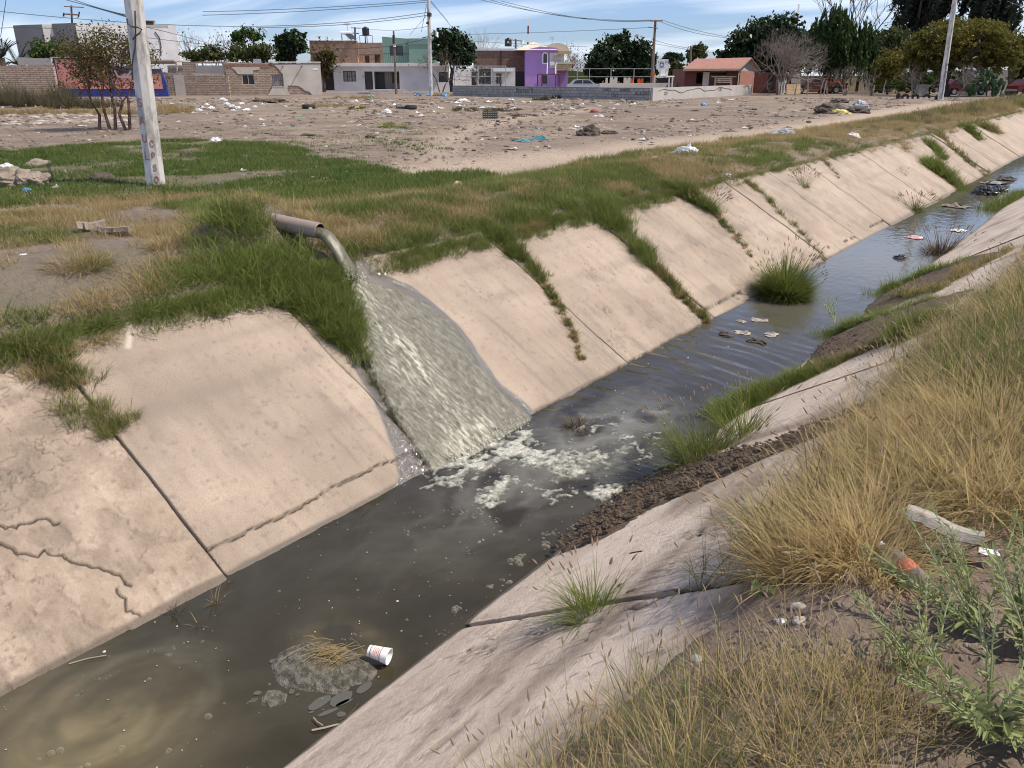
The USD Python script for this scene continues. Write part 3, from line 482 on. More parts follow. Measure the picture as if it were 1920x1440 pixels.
obj('foam', TM(pts3(X, Y, Z).reshape(-1, 3), f), 'foam_sheet', smooth=True, vars=dict(dens=np.clip(dens, 0, 1)), kind='stuff', label='off-white sewage foam spreading where the sheet of water meets the canal', category='foam')
# ---------------------------------------------------------------- grass and plants
leafmat('grass_green', [(0.16, 0.19, 0.045), (0.21, 0.24, 0.058), (0.26, 0.275, 0.078), (0.34, 0.325, 0.11), (0.50, 0.42, 0.20), (0.24, 0.26, 0.068)], tr=0.4)
leafmat('grass_lawn', [(0.08, 0.125, 0.025), (0.11, 0.16, 0.034), (0.145, 0.195, 0.044), (0.20, 0.225, 0.062), (0.30, 0.265, 0.12)], tr=0.4)
leafmat('grass_mixed', [(0.13, 0.15, 0.038), (0.21, 0.205, 0.065), (0.34, 0.28, 0.115), (0.50, 0.395, 0.20), (0.28, 0.25, 0.09), (0.56, 0.455, 0.26)], tr=0.4)
leafmat('grass_straw', [(0.34, 0.255, 0.12), (0.46, 0.36, 0.18), (0.54, 0.435, 0.235), (0.62, 0.52, 0.31), (0.38, 0.28, 0.135)], tr=0.4)
leafmat('grass_dry', [(0.54, 0.41, 0.20), (0.66, 0.52, 0.27), (0.74, 0.61, 0.35), (0.78, 0.67, 0.43), (0.60, 0.47, 0.23), (0.36, 0.33, 0.13), (0.70, 0.55, 0.29)], tr=0.48)
leafmat('grass_brown', [(0.10, 0.07, 0.04), (0.17, 0.125, 0.07), (0.24, 0.18, 0.10), (0.12, 0.11, 0.05)])
leafmat('seed_heads', [(0.40, 0.30, 0.20), (0.54, 0.42, 0.30), (0.66, 0.54, 0.40)], tr=0.45, rough=0.9, spec=0.05)
leafmat('sage_leaf', [(0.29, 0.32, 0.135), (0.37, 0.40, 0.18), (0.46, 0.48, 0.25), (0.33, 0.36, 0.15)], tr=0.35)
flat('sage_stem', (0.27, 0.29, 0.16))
flat('twig', (0.20, 0.15, 0.10), bump=0.4)

def blades(base, h, az, lean, droop, w, seg=3, r=None, taper=0.85):
    n = len(base); t = np.arange(seg + 1) / seg
    a = lean[:, None] + droop[:, None] * t[None, :]
    step = (h / seg)[:, None]
    hx = np.cumsum(np.sin(a) * step, 1) - np.sin(a[:, :1]) * step; hz = np.cumsum(np.cos(a) * step, 1) - np.cos(a[:, :1]) * step
    c, s = np.cos(az)[:, None], np.sin(az)[:, None]
    p = np.stack([base[:, :1] + hx * c, base[:, 1:2] + hx * s, base[:, 2:3] + hz], -1)
    ta = az + (r.uniform(0.6, 2.5, n) if r is not None else PI / 2)
    side = np.stack([np.cos(ta), np.sin(ta), np.zeros(n)], 1)[:, None, :] * (w[:, None] * (1 - taper * t ** 1.6)[None, :])[..., None] * 0.5
    L, R = p - side, p + side
    v = np.stack([L[:, :-1], R[:, :-1]], 2).reshape(n, seg * 2, 3); v = np.concatenate([v, p[:, -1:]], 1)
    k = seg * 2 + 1; f = []
    for i in range(seg - 1): f += [[2 * i, 2 * i + 1, 2 * i + 3], [2 * i, 2 * i + 3, 2 * i + 2]]
    f.append([2 * seg - 2, 2 * seg - 1, 2 * seg]); f = np.array(f)
    F = (np.arange(n) * k)[:, None, None] + f[None]
    return TM(v.reshape(-1, 3), F.reshape(-1, 3)), p[:, -1], p[:, -1] - p[:, -2]
def patch(n, rad, h, seed, w=0.005, lean=(0.05, 0.6), droop=(0.2, 1.1), bias=None, seg=3):
    r = np.random.default_rng(seed); q = rad * np.sqrt(r.random(n)); b = r.random(n) * 2 * PI
    base = np.stack([q * np.cos(b), q * np.sin(b), np.full(n, -0.015)], 1)
    az = r.random(n) * 2 * PI if bias is None else bias + r.normal(0, 0.8, n)
    return blades(base, h * r.uniform(0.45, 1.15, n), az, r.uniform(*lean, n), r.uniform(*droop, n), w * r.uniform(0.7, 1.3, n), seg, r)[0]
def clump(n, rad, h, seed, w=0.006, heads=0, spread=0.75, head_len=0.06, head_w=0.008, seg=4, droop=(0.1, 0.9), ball=0.0):
    """a tuft whose blades fan out from one root, with seed heads on thin stalks"""
    r = np.random.default_rng(seed); q = rad * np.sqrt(r.random(n)); b = r.random(n) * 2 * PI
    base = np.stack([q * np.cos(b), q * np.sin(b), np.full(n, -0.02)], 1)
    az = b + r.normal(0, 0.5, n) + (r.random(n) < 0.35) * r.normal(0, 1.6, n); lean = np.clip(q / rad * spread + r.normal(0, 0.15, n), 0, 1.3)
    g = blades(base, h * r.uniform(0.4, 1.05, n) * (1 - ball * q / rad), az, lean, r.uniform(*droop, n), w * r.uniform(0.7, 1.3, n), seg, r)[0]
    if not heads: return g, None
    q = rad * np.sqrt(r.random(heads)); b = r.random(heads) * 2 * PI; base = np.stack([q * np.cos(b), q * np.sin(b), 0 * q], 1)
    st, tip, d = blades(base, h * r.uniform(0.9, 1.22, heads) * (1 - ball * q / rad), b + r.normal(0, 0.4, heads), np.clip(q / rad * spread * 0.6 + r.normal(0, .1, heads), 0, 1.0), r.uniform(0.0, 0.45, heads), np.full(heads, w * 0.7), 4, r, 0.25)
    d /= np.linalg.norm(d, axis=1, keepdims=True); hs = []
    for p, k in zip(tip, d):
        L = head_len * r.uniform(0.7, 1.3); k2 = k + [0, 0, -0.15]
        hs.append(tube([p - k * 0.004, p + k * L * 0.25, p + k * L * 0.65, p + k * L * 0.8 + k2 * L * 0.2], [head_w * 0.3, head_w, head_w * 0.75, head_w * 0.15], 5, caps=False))
    return trimesh.util.concatenate([g, st]), trimesh.util.concatenate(hs)
def scatter(name, label, category, protos, pos, idx=None, scale=None, rz=None, seed=0, tilt=None, kind='stuff'):
    """protos: (name, mesh, material) lists"""
    pp = '/World/' + unique('/World', name); r = np.random.default_rng(seed); n = len(pos)
    pi = UsdGeom.PointInstancer.Define(stage, pp); tg = []
    for i, parts in enumerate(protos):
        x = UsdGeom.Xform.Define(stage, f'{pp}/sprig_{i}'); tg.append(x.GetPath())
        for nm, me, m in parts: obj(nm, me, m, x.GetPrim())
    pi.CreatePrototypesRel().SetTargets(tg)
    idx = r.integers(0, len(protos), n) if idx is None else np.asarray(idx)
    pi.CreateProtoIndicesAttr(Vt.IntArray.FromNumpy(idx.astype(np.int32)))
    pi.CreatePositionsAttr(Vt.Vec3fArray.FromNumpy(np.asarray(pos, np.float32)))
    a = r.random(n) * 2 * PI if rz is None else np.asarray(rz)
    q = np.stack([np.cos(a / 2), 0 * a, 0 * a, np.sin(a / 2)], 1)
    if tilt is not None:                 # lean about an axis: (axis vector, angle)
        ax, an = tilt; h = np.sin(an / 2); b = np.stack([np.full(n, math.cos(an / 2)), *[np.full(n, c * h) for c in ax]], 1)
        w1, x1, y1, z1 = b.T; w2, x2, y2, z2 = q.T
        q = np.stack([w1 * w2 - x1 * x2 - y1 * y2 - z1 * z2, w1 * x2 + x1 * w2 + y1 * z2 - z1 * y2, w1 * y2 - x1 * z2 + y1 * w2 + z1 * x2, w1 * z2 + x1 * y2 - y1 * x2 + z1 * w2], 1)
    pi.CreateOrientationsAttr(Vt.QuathArray([Gf.Quath(float(c[0]), float(c[1]), float(c[2]), float(c[3])) for c in q]))
    s = r.uniform(0.7, 1.25, n) if scale is None else np.asarray(scale)
    pi.CreateScalesAttr(Vt.Vec3fArray.FromNumpy(np.repeat(np.asarray(s, np.float32)[:, None], 3, 1)))
    return tag(pi.GetPrim(), label, category, kind=kind)
def sample(poly, n, seed):
    """n points inside a shapely polygon"""
    r = np.random.default_rng(seed); a, b, c, d = poly.bounds; out = np.zeros((0, 2))
    while len(out) < n:
        q = np.stack([r.uniform(a, c, n * 2), r.uniform(b, d, n * 2)], 1); out = np.vstack([out, q[shapely.contains_xy(poly, q[:, 0], q[:, 1])]])
    return out[:n]
def on_ground(xy): return np.column_stack([xy, gz(xy[:, 0], xy[:, 1])])
gpoly = lambda px, z=GZ: Polygon([on_z(a, b, z)[:2] for a, b in px]).buffer(0)

# the damp green lawn round the leaning pole
lawn = gpoly(LAWN); q = sample(lawn.buffer(0.5), 3000, 1); k = (nz(q[:, 0], q[:, 1], 0.55, 201) + 0.35 * nz(q[:, 0], q[:, 1], 2.2, 202) + np.random.default_rng(203).normal(0, 0.05, len(q)) > 0.625); k |= False; q = q[k]
q2 = sample(gpoly(LAWN2), 130, 2); q = np.vstack([q, q2])
scatter('lawn_grass', 'short damp green grass carpeting the field round the leaning concrete pole', 'grass', [[('blades', patch(90, 0.24, 0.075 + 0.02 * i, 11 + i, 0.010, (0.0, 0.9), (0.2, 1.0), seg=2), 'grass_mixed' if i == 3 else 'grass_lawn')] for i in range(4)], on_ground(q), seed=3)
q = np.vstack([sample(gpoly(PALEG), 90, 4), sample(lawn.buffer(1.2).difference(lawn), 110, 5), sample(gpoly([(300, 240), (800, 235), (900, 290), (480, 262)]), 60, 6)])
scatter('sparse_grass', 'thin green tufts dotted over the bare dirt behind the lawn', 'grass', [[('blades', patch(46, 0.22, 0.08, 21 + i, 0.012, (0.0, 0.9), (0.2, 1.0), seg=2), m)] for i, m in enumerate(['grass_lawn', 'grass_mixed', 'grass_lawn'])], on_ground(q), seed=7)

# the strip of grass along the top of the far bank
def bank_strip():
    r = np.random.default_rng(31)
    n = 6600; y = np.concatenate([r.uniform(-1.5, 14, 4000), 14 + 46 * r.random(2600) ** 1.3]); x = -5.82 - (2.55 + 1.1 * np.clip((y - 8) / 8, 0, 1)) * r.random(n) ** np.where(y > 10, 0.95, 1.25)
    tz = nz(x, y, 0.55, 211); gr = nz(x, y, 0.8, 212)
    w = np.stack([x, y], 1)
    bare = shapely.contains_xy(gpoly([(-90, 478), (60, 438), (200, 428), (300, 470), (310, 500), (240, 545), (60, 592), (-90, 600)]), x, y)
    bare2 = shapely.contains_xy(gpoly([(300, 395), (520, 385), (560, 400), (420, 440), (330, 470)]), x, y)
    keep = (tz > 0.37) & (nz(x, y, 2.4, 213) + 0.2 * (y > 10) > 0.36) & ~(bare & (r.random(n) < 0.88)) & ~(bare2 & (r.random(n) < 0.5)) & ~((x < -7.6) & (y < 9) & (r.random(n) < 0.55))
    keep &= ~((y < 5.2) & (x < -6.15) & (r.random(n) < 0.42)); pipe = (np.abs(y - 5.0) < 0.12) & (x > -6.9); keep &= ~pipe
    spill = (y > 4.75) & (y < 5.35) & (x > -6.05); keep &= ~spill
    near_pipe = np.exp(-((x + 6.3) / 0.8) ** 2 - ((y - 4.5) / 0.75) ** 2)
    gr = gr - 0.10 * (nz(x, y, 2.6, 215) > 0.55)
    straw = shapely.contains_xy(gpoly([(600, 345), (800, 345), (820, 385), (640, 410)]), x, y) | shapely.contains_xy(gpoly([(0, 440), (330, 420), (420, 470), (250, 560), (0, 600)]), x, y)
    g = gr + 0.5 * near_pipe - 0.25 * straw + 0.14 * (x > -6.3) * (y < 12) + 0.09 * np.clip((y - 7) / 4, 0, 1) - 0.26 * np.clip((y - 19) / 10, 0, 1) + r.normal(0, 0.05, n)
    g = g - 0.09 * (y < 8.5) * (1 - near_pipe) * (x < -6.2); idx = np.where(g > 0.68, r.integers(0, 2, n), np.where(g > 0.52, 2 + r.integers(0, 2, n), 4 + r.integers(0, 2, n)))
    sc = r.uniform(0.6, 1.15, n) * (1 + 0.5 * near_pipe) * np.where(x > -6.15, 0.85, 1.0) * np.where(y > 14, 1.15, 1)
    p = on_ground(w)[keep]
    pr = [[('blades', patch(120, 0.19, h, 41 + i, 0.0058, l, d), m)] for i, (h, l, d, m) in enumerate([(0.20, (0, 0.7), (0.3, 1.4), 'grass_green'), (0.16, (0, 0.9), (0.3, 1.5), 'grass_green'), (0.18, (0, 0.9), (0.3, 1.5), 'grass_mixed'), (0.13, (0.1, 1.1), (0.3, 1.4), 'grass_mixed'), (0.13, (0.2, 1.2), (0.2, 1.3), 'grass_straw'), (0.17, (0.0, 1.0), (0.3, 1.4), 'grass_straw')])]
    scatter('bank_grass', 'green and straw grass along the top of the far concrete bank', 'grass', pr, p, idx[keep], sc[keep], seed=8)
bank_strip()
def back_strip():
    w = gpoly([(-120, 372), (300, 352), (640, 345), (700, 352), (640, 385), (540, 395), (430, 425), (200, 432), (-120, 462)], 1.35); q = sample(w, 900, 35); r = np.random.default_rng(36); g = nz(q[:, 0], q[:, 1], 0.8, 217) + r.normal(0, 0.05, len(q))
    idx = np.where(g > 0.63, 0, np.where(g > 0.50, 1, 2)); k = nz(q[:, 0], q[:, 1], 1.3, 218) > 0.42
    scatter('back_grass', 'patchy green and straw grass between the damp lawn and the pipe', 'grass', [[('blades', patch(100, 0.20, 0.15, 37 + i, 0.006, (0, 1.0), (0.3, 1.4)), m)] for i, m in enumerate(['grass_green', 'grass_mixed', 'grass_straw'])], on_ground(q)[k], idx[k], r.uniform(0.5, 1.1, len(q))[k], seed=38)
back_strip()
# grass that hangs over the top of the panels
def fringe():
    r = np.random.default_rng(33); n = 1150
    y = np.concatenate([r.uniform(-0.8, 12, 750), 12 + 40 * r.random(400) ** 1.4]); x = -5.93 + r.normal(0, 0.035, n) - 0.02
    keep = ~((y > 4.9) & (y < 5.4)) & (nz(y, 0 * y, 0.9, 221) > 0.28); y, x = y[keep], x[keep]
    z = (XF - x) * math.tan(SL) + 0.01
    g = nz(y, x, 0.5, 222) + r.normal(0, .06, len(y)); idx = np.where(g > 0.48, 0, np.where(g > 0.38, 1, 2))
    pr = [[('blades', patch(46, 0.10, 0.17, 51 + i, 0.0052, (0.2, 1.2), (0.5, 1.6), bias=0.0), m)] for i, m in enumerate(['grass_green', 'grass_mixed', 'grass_straw'])]
    scatter('overhanging_grass', 'ragged grass fringe hanging over the top edge of the far concrete panels', 'grass', pr, np.column_stack([x, y, z]), idx, r.uniform(0.5, 1.1, len(y)), r.normal(0, 0.6, len(y)), seed=9)
fringe()
def on_slope(px_poly, n, seed, place=on_far, lift=0.0):
    w = sample(Polygon(px_poly).buffer(0), n, seed); return np.array([place(*c) for c in w]) + [0, 0, lift]
GREEN3 = [[('blades', patch(110, 0.13, h, 61 + i, 0.0052, (0, 0.9), (0.3, 1.5)), m)] for i, (h, m) in enumerate([(0.22, 'grass_green'), (0.17, 'grass_green'), (0.17, 'grass_mixed')])]
q = np.vstack([on_slope([(455, 520), (560, 470), (640, 500), (652, 560), (668, 650), (655, 652), (600, 606), (545, 575), (490, 560)], 240, 71), on_slope([(560, 560), (650, 560), (672, 650), (690, 690), (660, 660), (600, 610)], 60, 72)])
q = q[(q[:, 0] > -6.05)]
scatter('spill_grass', 'lush green grass spilling over the concrete to the left of the water sheet', 'grass', GREEN3, q, None, np.random.default_rng(73).uniform(0.7, 1.15, len(q)), seed=73)

# grass in the joints of the panels
def strip(name, label, line, width, n, h, mats, seed, place=on_far, w=0.005, taper=1.0, dens=60):
    r = np.random.default_rng(seed); L = LineString(line); out = []; n = int(n * 1.9)
    t = r.random(n) ** taper
    for k in t:
        p = L.interpolate(k, normalized=True); c = place(p.x, p.y)
        out.append(c + [r.normal(0, width * 0.25), r.normal(0, width * 0.5), 0.0])
    sc = np.interp(t, [0, 1], [1.15, 0.65]) * r.uniform(0.7, 1.2, n)
    scatter(name, label, 'grass', [[('blades', patch(dens, width * 0.7, h * k, seed + i, w, (0, 0.85), (0.2, 1.3)), m)] for i, (m, k) in enumerate(mats)], np.array(out), None, sc, seed=seed)
G, MX, ST = 'grass_green', 'grass_mixed', 'grass_straw'
strip('joint_grass', 'half-dry grass clump row in the joint right of the flaked leftmost panel', [(62, 640), (95, 690), (150, 745), (218, 806)], 0.15, 46, 0.19, [(MX, 1), (G, 1), (ST, 0.8)], 81)
strip('joint_grass', 'green grass row in the first joint right of the water sheet', [(928, 432), (965, 475), (1012, 520)], 0.12, 52, 0.20, [(G, 1), (MX, 0.9)], 82)
strip('joint_grass', 'thin straw grass line low in the first joint right of the water sheet', [(1012, 520), (1050, 580), (1080, 640), (1092, 680)], 0.05, 40, 0.11, [(ST, 1), (MX, 1)], 83)
strip('joint_grass', 'thick dark green grass row in the second joint right of the water sheet', [(1112, 378), (1160, 430), (1225, 498)], 0.20, 75, 0.31, [(G, 1), (G, 0.8), (MX, 0.7)], 84)
strip('joint_grass', 'thin yellow grass trailing down below the thick dark green joint row', [(1225, 498), (1270, 545), (1330, 607)], 0.08, 44, 0.14, [(ST, 1), (MX, 1)], 85)
strip('joint_grass', 'grass row at the top of the third joint right of the water sheet', [(1266, 350), (1300, 375), (1340, 400)], 0.18, 40, 0.28, [(G, 1), (MX, 1)], 86)
strip('joint_grass', 'brownish grass in the lower part of the third joint, above the big bush', [(1340, 400), (1375, 440), (1410, 485)], 0.09, 20, 0.13, [(MX, 1), (ST, 0.8)], 87)
strip('joint_grass', 'long sparse grass line in the joint that ends right of the big bush', [(1386, 332), (1440, 378), (1500, 440), (1548, 490)], 0.10, 44, 0.17, [(MX, 1), (ST, 1), (G, 0.8)], 88)
strip('joint_grass', 'small dry grass line in the joint above the panel with two thin seams', [(1543, 300), (1572, 335)], 0.10, 12, 0.14, [(ST, 1), (MX, 1)], 89)
strip('joint_grass', 'long dark green grass row reaching the water at the far joint', [(1735, 305), (1770, 330), (1808, 362)], 0.30, 46, 0.42, [(G, 1), (G, 0.8)], 90, w=0.009)
strip('joint_grass', 'green grass row high in the far joint above the dark green row', [(1735, 263), (1770, 300)], 0.25, 26, 0.34, [(G, 1), (MX, 0.8)], 91, w=0.009)
strip('joint_grass', 'sparse straw grass in the joint beyond the dark green far row', [(1755, 250), (1800, 290), (1860, 340)], 0.22, 26, 0.24, [(MX, 1), (ST, 1)], 92, w=0.009)
strip('joint_grass', 'grass row in the second joint before the far end of the bank', [(1805, 236), (1835, 262)], 0.3, 22, 0.36, [(G, 1), (MX, 1)], 93, w=0.01)
strip('joint_grass', 'dry and green grass row in the last joint in view of the far bank', [(1828, 232), (1872, 252)], 0.4, 26, 0.36, [(MX, 1), (ST, 1)], 94, w=0.01)
strip('joint_grass', 'green grass ledge at the water edge of the near bank beside the big tuft', [(1348, 792), (1400, 762), (1470, 728), (1545, 694)], 0.16, 95, 0.22, [(G, 1), (G, 0.9)], 95, on_near, dens=80)
strip('joint_grass', 'thin mixed grass line up the near bank above the green ledge', [(1545, 694), (1640, 652), (1700, 630)], 0.10, 40, 0.14, [(MX, 1), (ST, 0.9), (G, 0.8)], 96, on_near)
strip('joint_grass', 'taller green grass at the upper end of the thin near bank line', [(1690, 636), (1740, 615), (1785, 598)], 0.16, 30, 0.30, [(MX, 1), (G, 1)], 97, on_near)
strip('joint_grass', 'green grass along the lower mud ledge of the near bank', [(1525, 650), (1600, 615), (1680, 590), (1760, 560)], 0.13, 70, 0.20, [(G, 1), (G, 0.8)], 98, on_near)
strip('joint_grass', 'dark green grass along the upper mud ledge beside the far water', [(1622, 575), (1680, 545), (1740, 518), (1830, 488)], 0.16, 70, 0.24, [(G, 1), (G, 0.8)], 99, on_near, w=0.007)
strip('joint_grass', 'dry mixed grass along the top of the upper mud ledge', [(1690, 560), (1760, 545), (1830, 500), (1890, 470)], 0.18, 34, 0.2, [(MX, 1), (ST, 1)], 100, on_near, w=0.007)
strip('joint_grass', 'dark grass at the water edge of the near bank in the far distance', [(1850, 405), (1885, 385), (1925, 362)], 0.3, 40, 0.40, [(G, 1), (MX, 0.8)], 101, on_near, w=0.01)
strip('joint_grass', 'thin dry reed line down the joint on the left side of the water sheet', [(672, 650), (700, 720), (745, 790), (800, 870)], 0.035, 44, 0.085, [('grass_brown', 1), (MX, 0.9)], 102, on_far, w=0.004, dens=26)

# single tufts and bushes
def tuft(name, label, px, py, place, n, rad, h, m, seed, heads=0, spread=0.8, w=0.006, category='grass tuft', hw=0.0055, hl=0.05, lift=0.0, droop=(0.1, 0.9), ball=0.0):
    c = place(px, py) + [0, 0, lift]; g, hd = clump(n, rad, h, seed, w, heads, spread, hl, hw, droop=droop, ball=ball)
    t = thing(name, label, category, c)
    obj('blades', g, m, t, kind='stuff')
    if hd is not None: obj('seed_heads', hd, 'seed_heads', t, kind='stuff')
    return t
big = on_z(1470, 560)
t = tuft('grass_bush', 'big round dark green grass bush with seed heads standing in the water', 1470, 556, on_z, 5200, 0.22, 0.80, 'grass_green', 301, 100, 1.05, 0.008, 'bush', 0.006, 0.06, droop=(0.0, 0.9), ball=0.52)
obj('inner_blades', clump(900, 0.2, 0.7, 302, 0.008, 0, 1.0, ball=0.5)[0], 'grass_mixed', t, kind='stuff')
tuft('grass_tuft', 'large half-dry tuft with seed heads at the near water edge', 1318, 862, on_near, 900, 0.24, 0.40, 'grass_mixed', 303, 46, 1.0, 0.0055)
tuft('grass_tuft', 'green tuft leaning right beside the large half-dry near tuft', 1395, 815, on_near, 260, 0.14, 0.38, 'grass_green', 304, 16, 0.9, 0.005)
tuft('grass_tuft', 'small green tuft with seed heads alone on the near concrete', 1108, 1150, on_near, 330, 0.10, 0.27, 'grass_green', 305, 22, 1.1, 0.0042, hw=0.0055, hl=0.035)
tuft('grass_tuft', 'small dark brown dead tuft rising from the water beyond the foam', 1080, 800, on_z, 260, 0.09, 0.17, 'grass_brown', 306, 0, 1.2, 0.006)
tuft('grass_tuft', 'brown and green reed tuft at the near edge of the far water', 1765, 475, on_z, 420, 0.28, 0.45, 'grass_brown', 307, 40, 1.1, 0.009, hw=0.008, hl=0.08)
tuft('grass_tuft', 'brown seeding tuft low on the far panel beside the seams', 1715, 393, on_far, 260, 0.14, 0.36, 'grass_mixed', 308, 50, 1.25, 0.009, hw=0.008, hl=0.080)
tuft('grass_tuft', 'seeding tuft high on the far panel with the seeding brown joint', 1508, 350, on_far, 150, 0.10, 0.30, 'grass_mixed', 309, 40, 1.2, 0.007, hw=0.007, hl=0.065)
tuft('grass_tuft', 'seeding tuft at the end of the third joint row', 1325, 392, on_far, 260, 0.16, 0.30, 'grass_green', 310, 60, 1.2, 0.007, hw=0.007, hl=0.065)
tuft('grass_tuft', 'dry feathery tuft at the top of the panel joint before the far green row', 1695, 278, on_far, 150, 0.2, 0.38, 'grass_straw', 311, 20, 1.2, 0.01, hw=0.008, hl=0.08)
tuft('grass_tuft', 'pale dry tuft at the top edge of the third far panel from the end', 1782, 248, on_far, 120, 0.2, 0.38, 'grass_straw', 312, 10, 1.2, 0.012, hw=0.008, hl=0.08)
tuft('grass_tuft', 'tiny dry tuft on the upper part of the far panel with thin seams', 1530, 332, on_far, 50, 0.06, 0.14, 'grass_straw', 313, 0, 1.2, 0.006)
tuft('grass_tuft', 'little withered sprig alone on the far sunlit panel', 1694, 328, on_far, 40, 0.06, 0.18, 'grass_straw', 314, 8, 1.2, 0.007)
tuft('grass_tuft', 'small dry tuft at the foot of the far panel by the dark green row', 1760, 375, on_far, 90, 0.15, 0.22, 'grass_straw', 315, 8, 1.2, 0.01)
tuft('dry_tuft', 'golden dry tuft on the bare mound left of the concrete bank top', 140, 505, lambda a, b: np.array([*on_z(a, b, 1.35)[:2], gz(*on_z(a, b, 1.35)[:2])]), 420, 0.20, 0.24, 'grass_straw', 316, 0, 1.1, 0.006)
tuft('dry_tuft', 'green and golden tuft at the right of the bare mound', 175, 500, lambda a, b: np.array([*on_z(a, b, 1.35)[:2], gz(*on_z(a, b, 1.35)[:2])]), 260, 0.14, 0.2, 'grass_mixed', 317, 0, 1.1, 0.006)
tuft('dry_tuft', 'tangled straw tuft on the bank between the plank and the pipe', 330, 460, lambda a, b: np.array([*on_z(a, b, 1.4)[:2], gz(*on_z(a, b, 1.4)[:2])]), 300, 0.24, 0.2, 'grass_straw', 318, 0, 1.2, 0.006)
tuft('dry_tuft', 'tall mixed grass hummock behind the pipe', 430, 410, lambda a, b: np.array([*on_z(a, b, 1.45)[:2], gz(*on_z(a, b, 1.45)[:2])]), 900, 0.42, 0.40, 'grass_mixed', 319, 0, 0.9, 0.007)
tuft('dry_tuft', 'green hummock of long grass just left of the pipe mouth', 500, 465, lambda a, b: np.array([*on_z(a, b, 1.4)[:2], gz(*on_z(a, b, 1.4)[:2])]), 800, 0.33, 0.30, 'grass_green', 320, 0, 0.9, 0.006)
tuft('water_weed', 'pale green sprig standing in the water off the leftmost panel', 370, 1170, on_z, 9, 0.012, 0.11, 'grass_straw', 321, 0, 0.6, 0.005, 'weed', droop=(0.4, 2.2))
tuft('water_weed', 'dry golden sprig in the water at the second joint', 402, 1130, on_z, 24, 0.02, 0.15, 'grass_straw', 322, 0, 0.35, 0.004, 'weed', droop=(0.1, 1.4))
tuft('water_weed', 'dark withered sprig at the foot of the leftmost panel', 327, 1150, on_z, 34, 0.03, 0.12, 'grass_brown', 323, 0, 0.7, 0.004, 'weed')

# the dry grass of the near bank
def dry_field():
    r = np.random.default_rng(41); n = 2400
    y = 2.7 + 32 * r.random(n) ** 2.0; x = edge_x(y) + 0.10 + 0.16 * np.clip((y - 3.2) / 1.0, 0, 1) + r.random(n) ** 1.25 * 2.0
    h = nz(x, y, 1.4, 231)
    keep = (h > 0.25) & ~((y < 3.35) & (x - edge_x(y) > 0.5) & (r.random(n) < 0.93))
    x, y = x[keep], y[keep]; n = len(x)
    g = nz(x, y, 0.9, 232) + r.normal(0, 0.08, n); idx = np.where(g > 0.58, 3, np.where(g < 0.36, 4, r.integers(0, 3, n)))
    sc = r.uniform(0.6, 1.15, n) * np.clip(0.55 + (x - edge_x(y)) * 0.9, 0.55, 1.0)
    pr = []
    for i, (m, k, hd) in enumerate([('grass_dry', 80, 1), ('grass_dry', 62, 1), ('grass_straw', 80, 1), ('grass_mixed', 70, 2), ('grass_dry', 60, 1)]):
        a, b = clump(k, 0.14, 0.43, 331 + i, 0.0040, hd, 1.2, 0.045, 0.005, droop=(-0.3, 2.3), seg=5); pr.append([('blades', a, m)] + ([('seed_heads', b, 'seed_heads')] if hd else []))
    scatter('dry_grass', 'tangled golden dry grass with dark seed heads covering the near bank', 'grass', pr, on_ground(np.stack([x, y], 1)), idx, sc, seed=43)
    r = np.random.default_rng(44); n = 1500; y = 2.9 + 22 * r.random(n) ** 1.8; x = edge_x(y) + 0.02 + r.random(n) ** 1.1 * 1.9; k = ~((y < 3.4) & (x - edge_x(y) > 0.5)); q = np.stack([x, y], 1)[k]
    scatter('dry_thatch', 'flattened pale thatch under the golden dry grass of the near bank', 'grass', [[('blades', patch(60, 0.2, 0.30, 381 + i, 0.0042, (0.7, 1.5), (-0.3, 0.9), seg=4), m)] for i, m in enumerate(['grass_straw', 'grass_dry', 'grass_brown', 'grass_mixed'])], on_ground(q), r.choice(4, len(q), p=[.4, .3, .15, .15]), r.uniform(0.5, 1.3, len(q)), seed=45)
    r = np.random.default_rng(46); n = 170; y = 2.8 + 9 * r.random(n) ** 1.4; x = edge_x(y) + 0.05 + r.normal(0, 0.11, n); a, b = clump(16, 0.05, 0.34, 391, 0.0034, 3, 1.3, 0.035, 0.004, droop=(-0.2, 1.2)); a2, b2 = clump(22, 0.07, 0.26, 392, 0.0036, 2, 1.4, 0.035, 0.004, droop=(0.0, 1.6))
    scatter('stray_stems', 'thin stray stems at the ragged edge of the dry grass on the near concrete', 'grass', [[('blades', a, 'grass_dry'), ('seed_heads', b, 'seed_heads')], [('blades', a2, 'grass_mixed'), ('seed_heads', b2, 'seed_heads')]], on_ground(np.stack([x, y], 1)), None, r.uniform(0.5, 1.15, n), seed=46)
    r = np.random.default_rng(47)
    q = sample(gpoly([(930, 1500), (1010, 1400), (1090, 1350), (1180, 1300), (1270, 1280), (1380, 1330), (1560, 1400), (1700, 1440), (1850, 1500), (1500, 1700), (1000, 1700)], 1.05), 120, 48)
    pr = []
    for i, (m, k, hd) in enumerate([('grass_dry', 34, 3), ('grass_mixed', 34, 4), ('grass_dry', 30, 3)]):
        a, b = clump(k, 0.09, 0.24, 351 + i, 0.0026, hd, 0.7, 0.030, 0.0034, droop=(0.05, 0.8)); pr.append([('blades', a, m), ('seed_heads', b, 'seed_heads')])
    scatter('seeding_grass', 'upright straw grass with seed heads along the lower edge of the near bank', 'grass', pr, on_ground(q), None, r.uniform(0.6, 1.1, len(q)), seed=49)
dry_field()
tuft('dry_tuft', 'sprawling golden tuft at the left edge of the dry grass above the bare soil', 1490, 1110, lambda a, b: np.array([*on_z(a, b, 1.05)[:2], gz(*on_z(a, b, 1.05)[:2])]), 330, 0.12, 0.34, 'grass_dry', 361, 10, 1.1, 0.004, hw=0.005, hl=0.03)
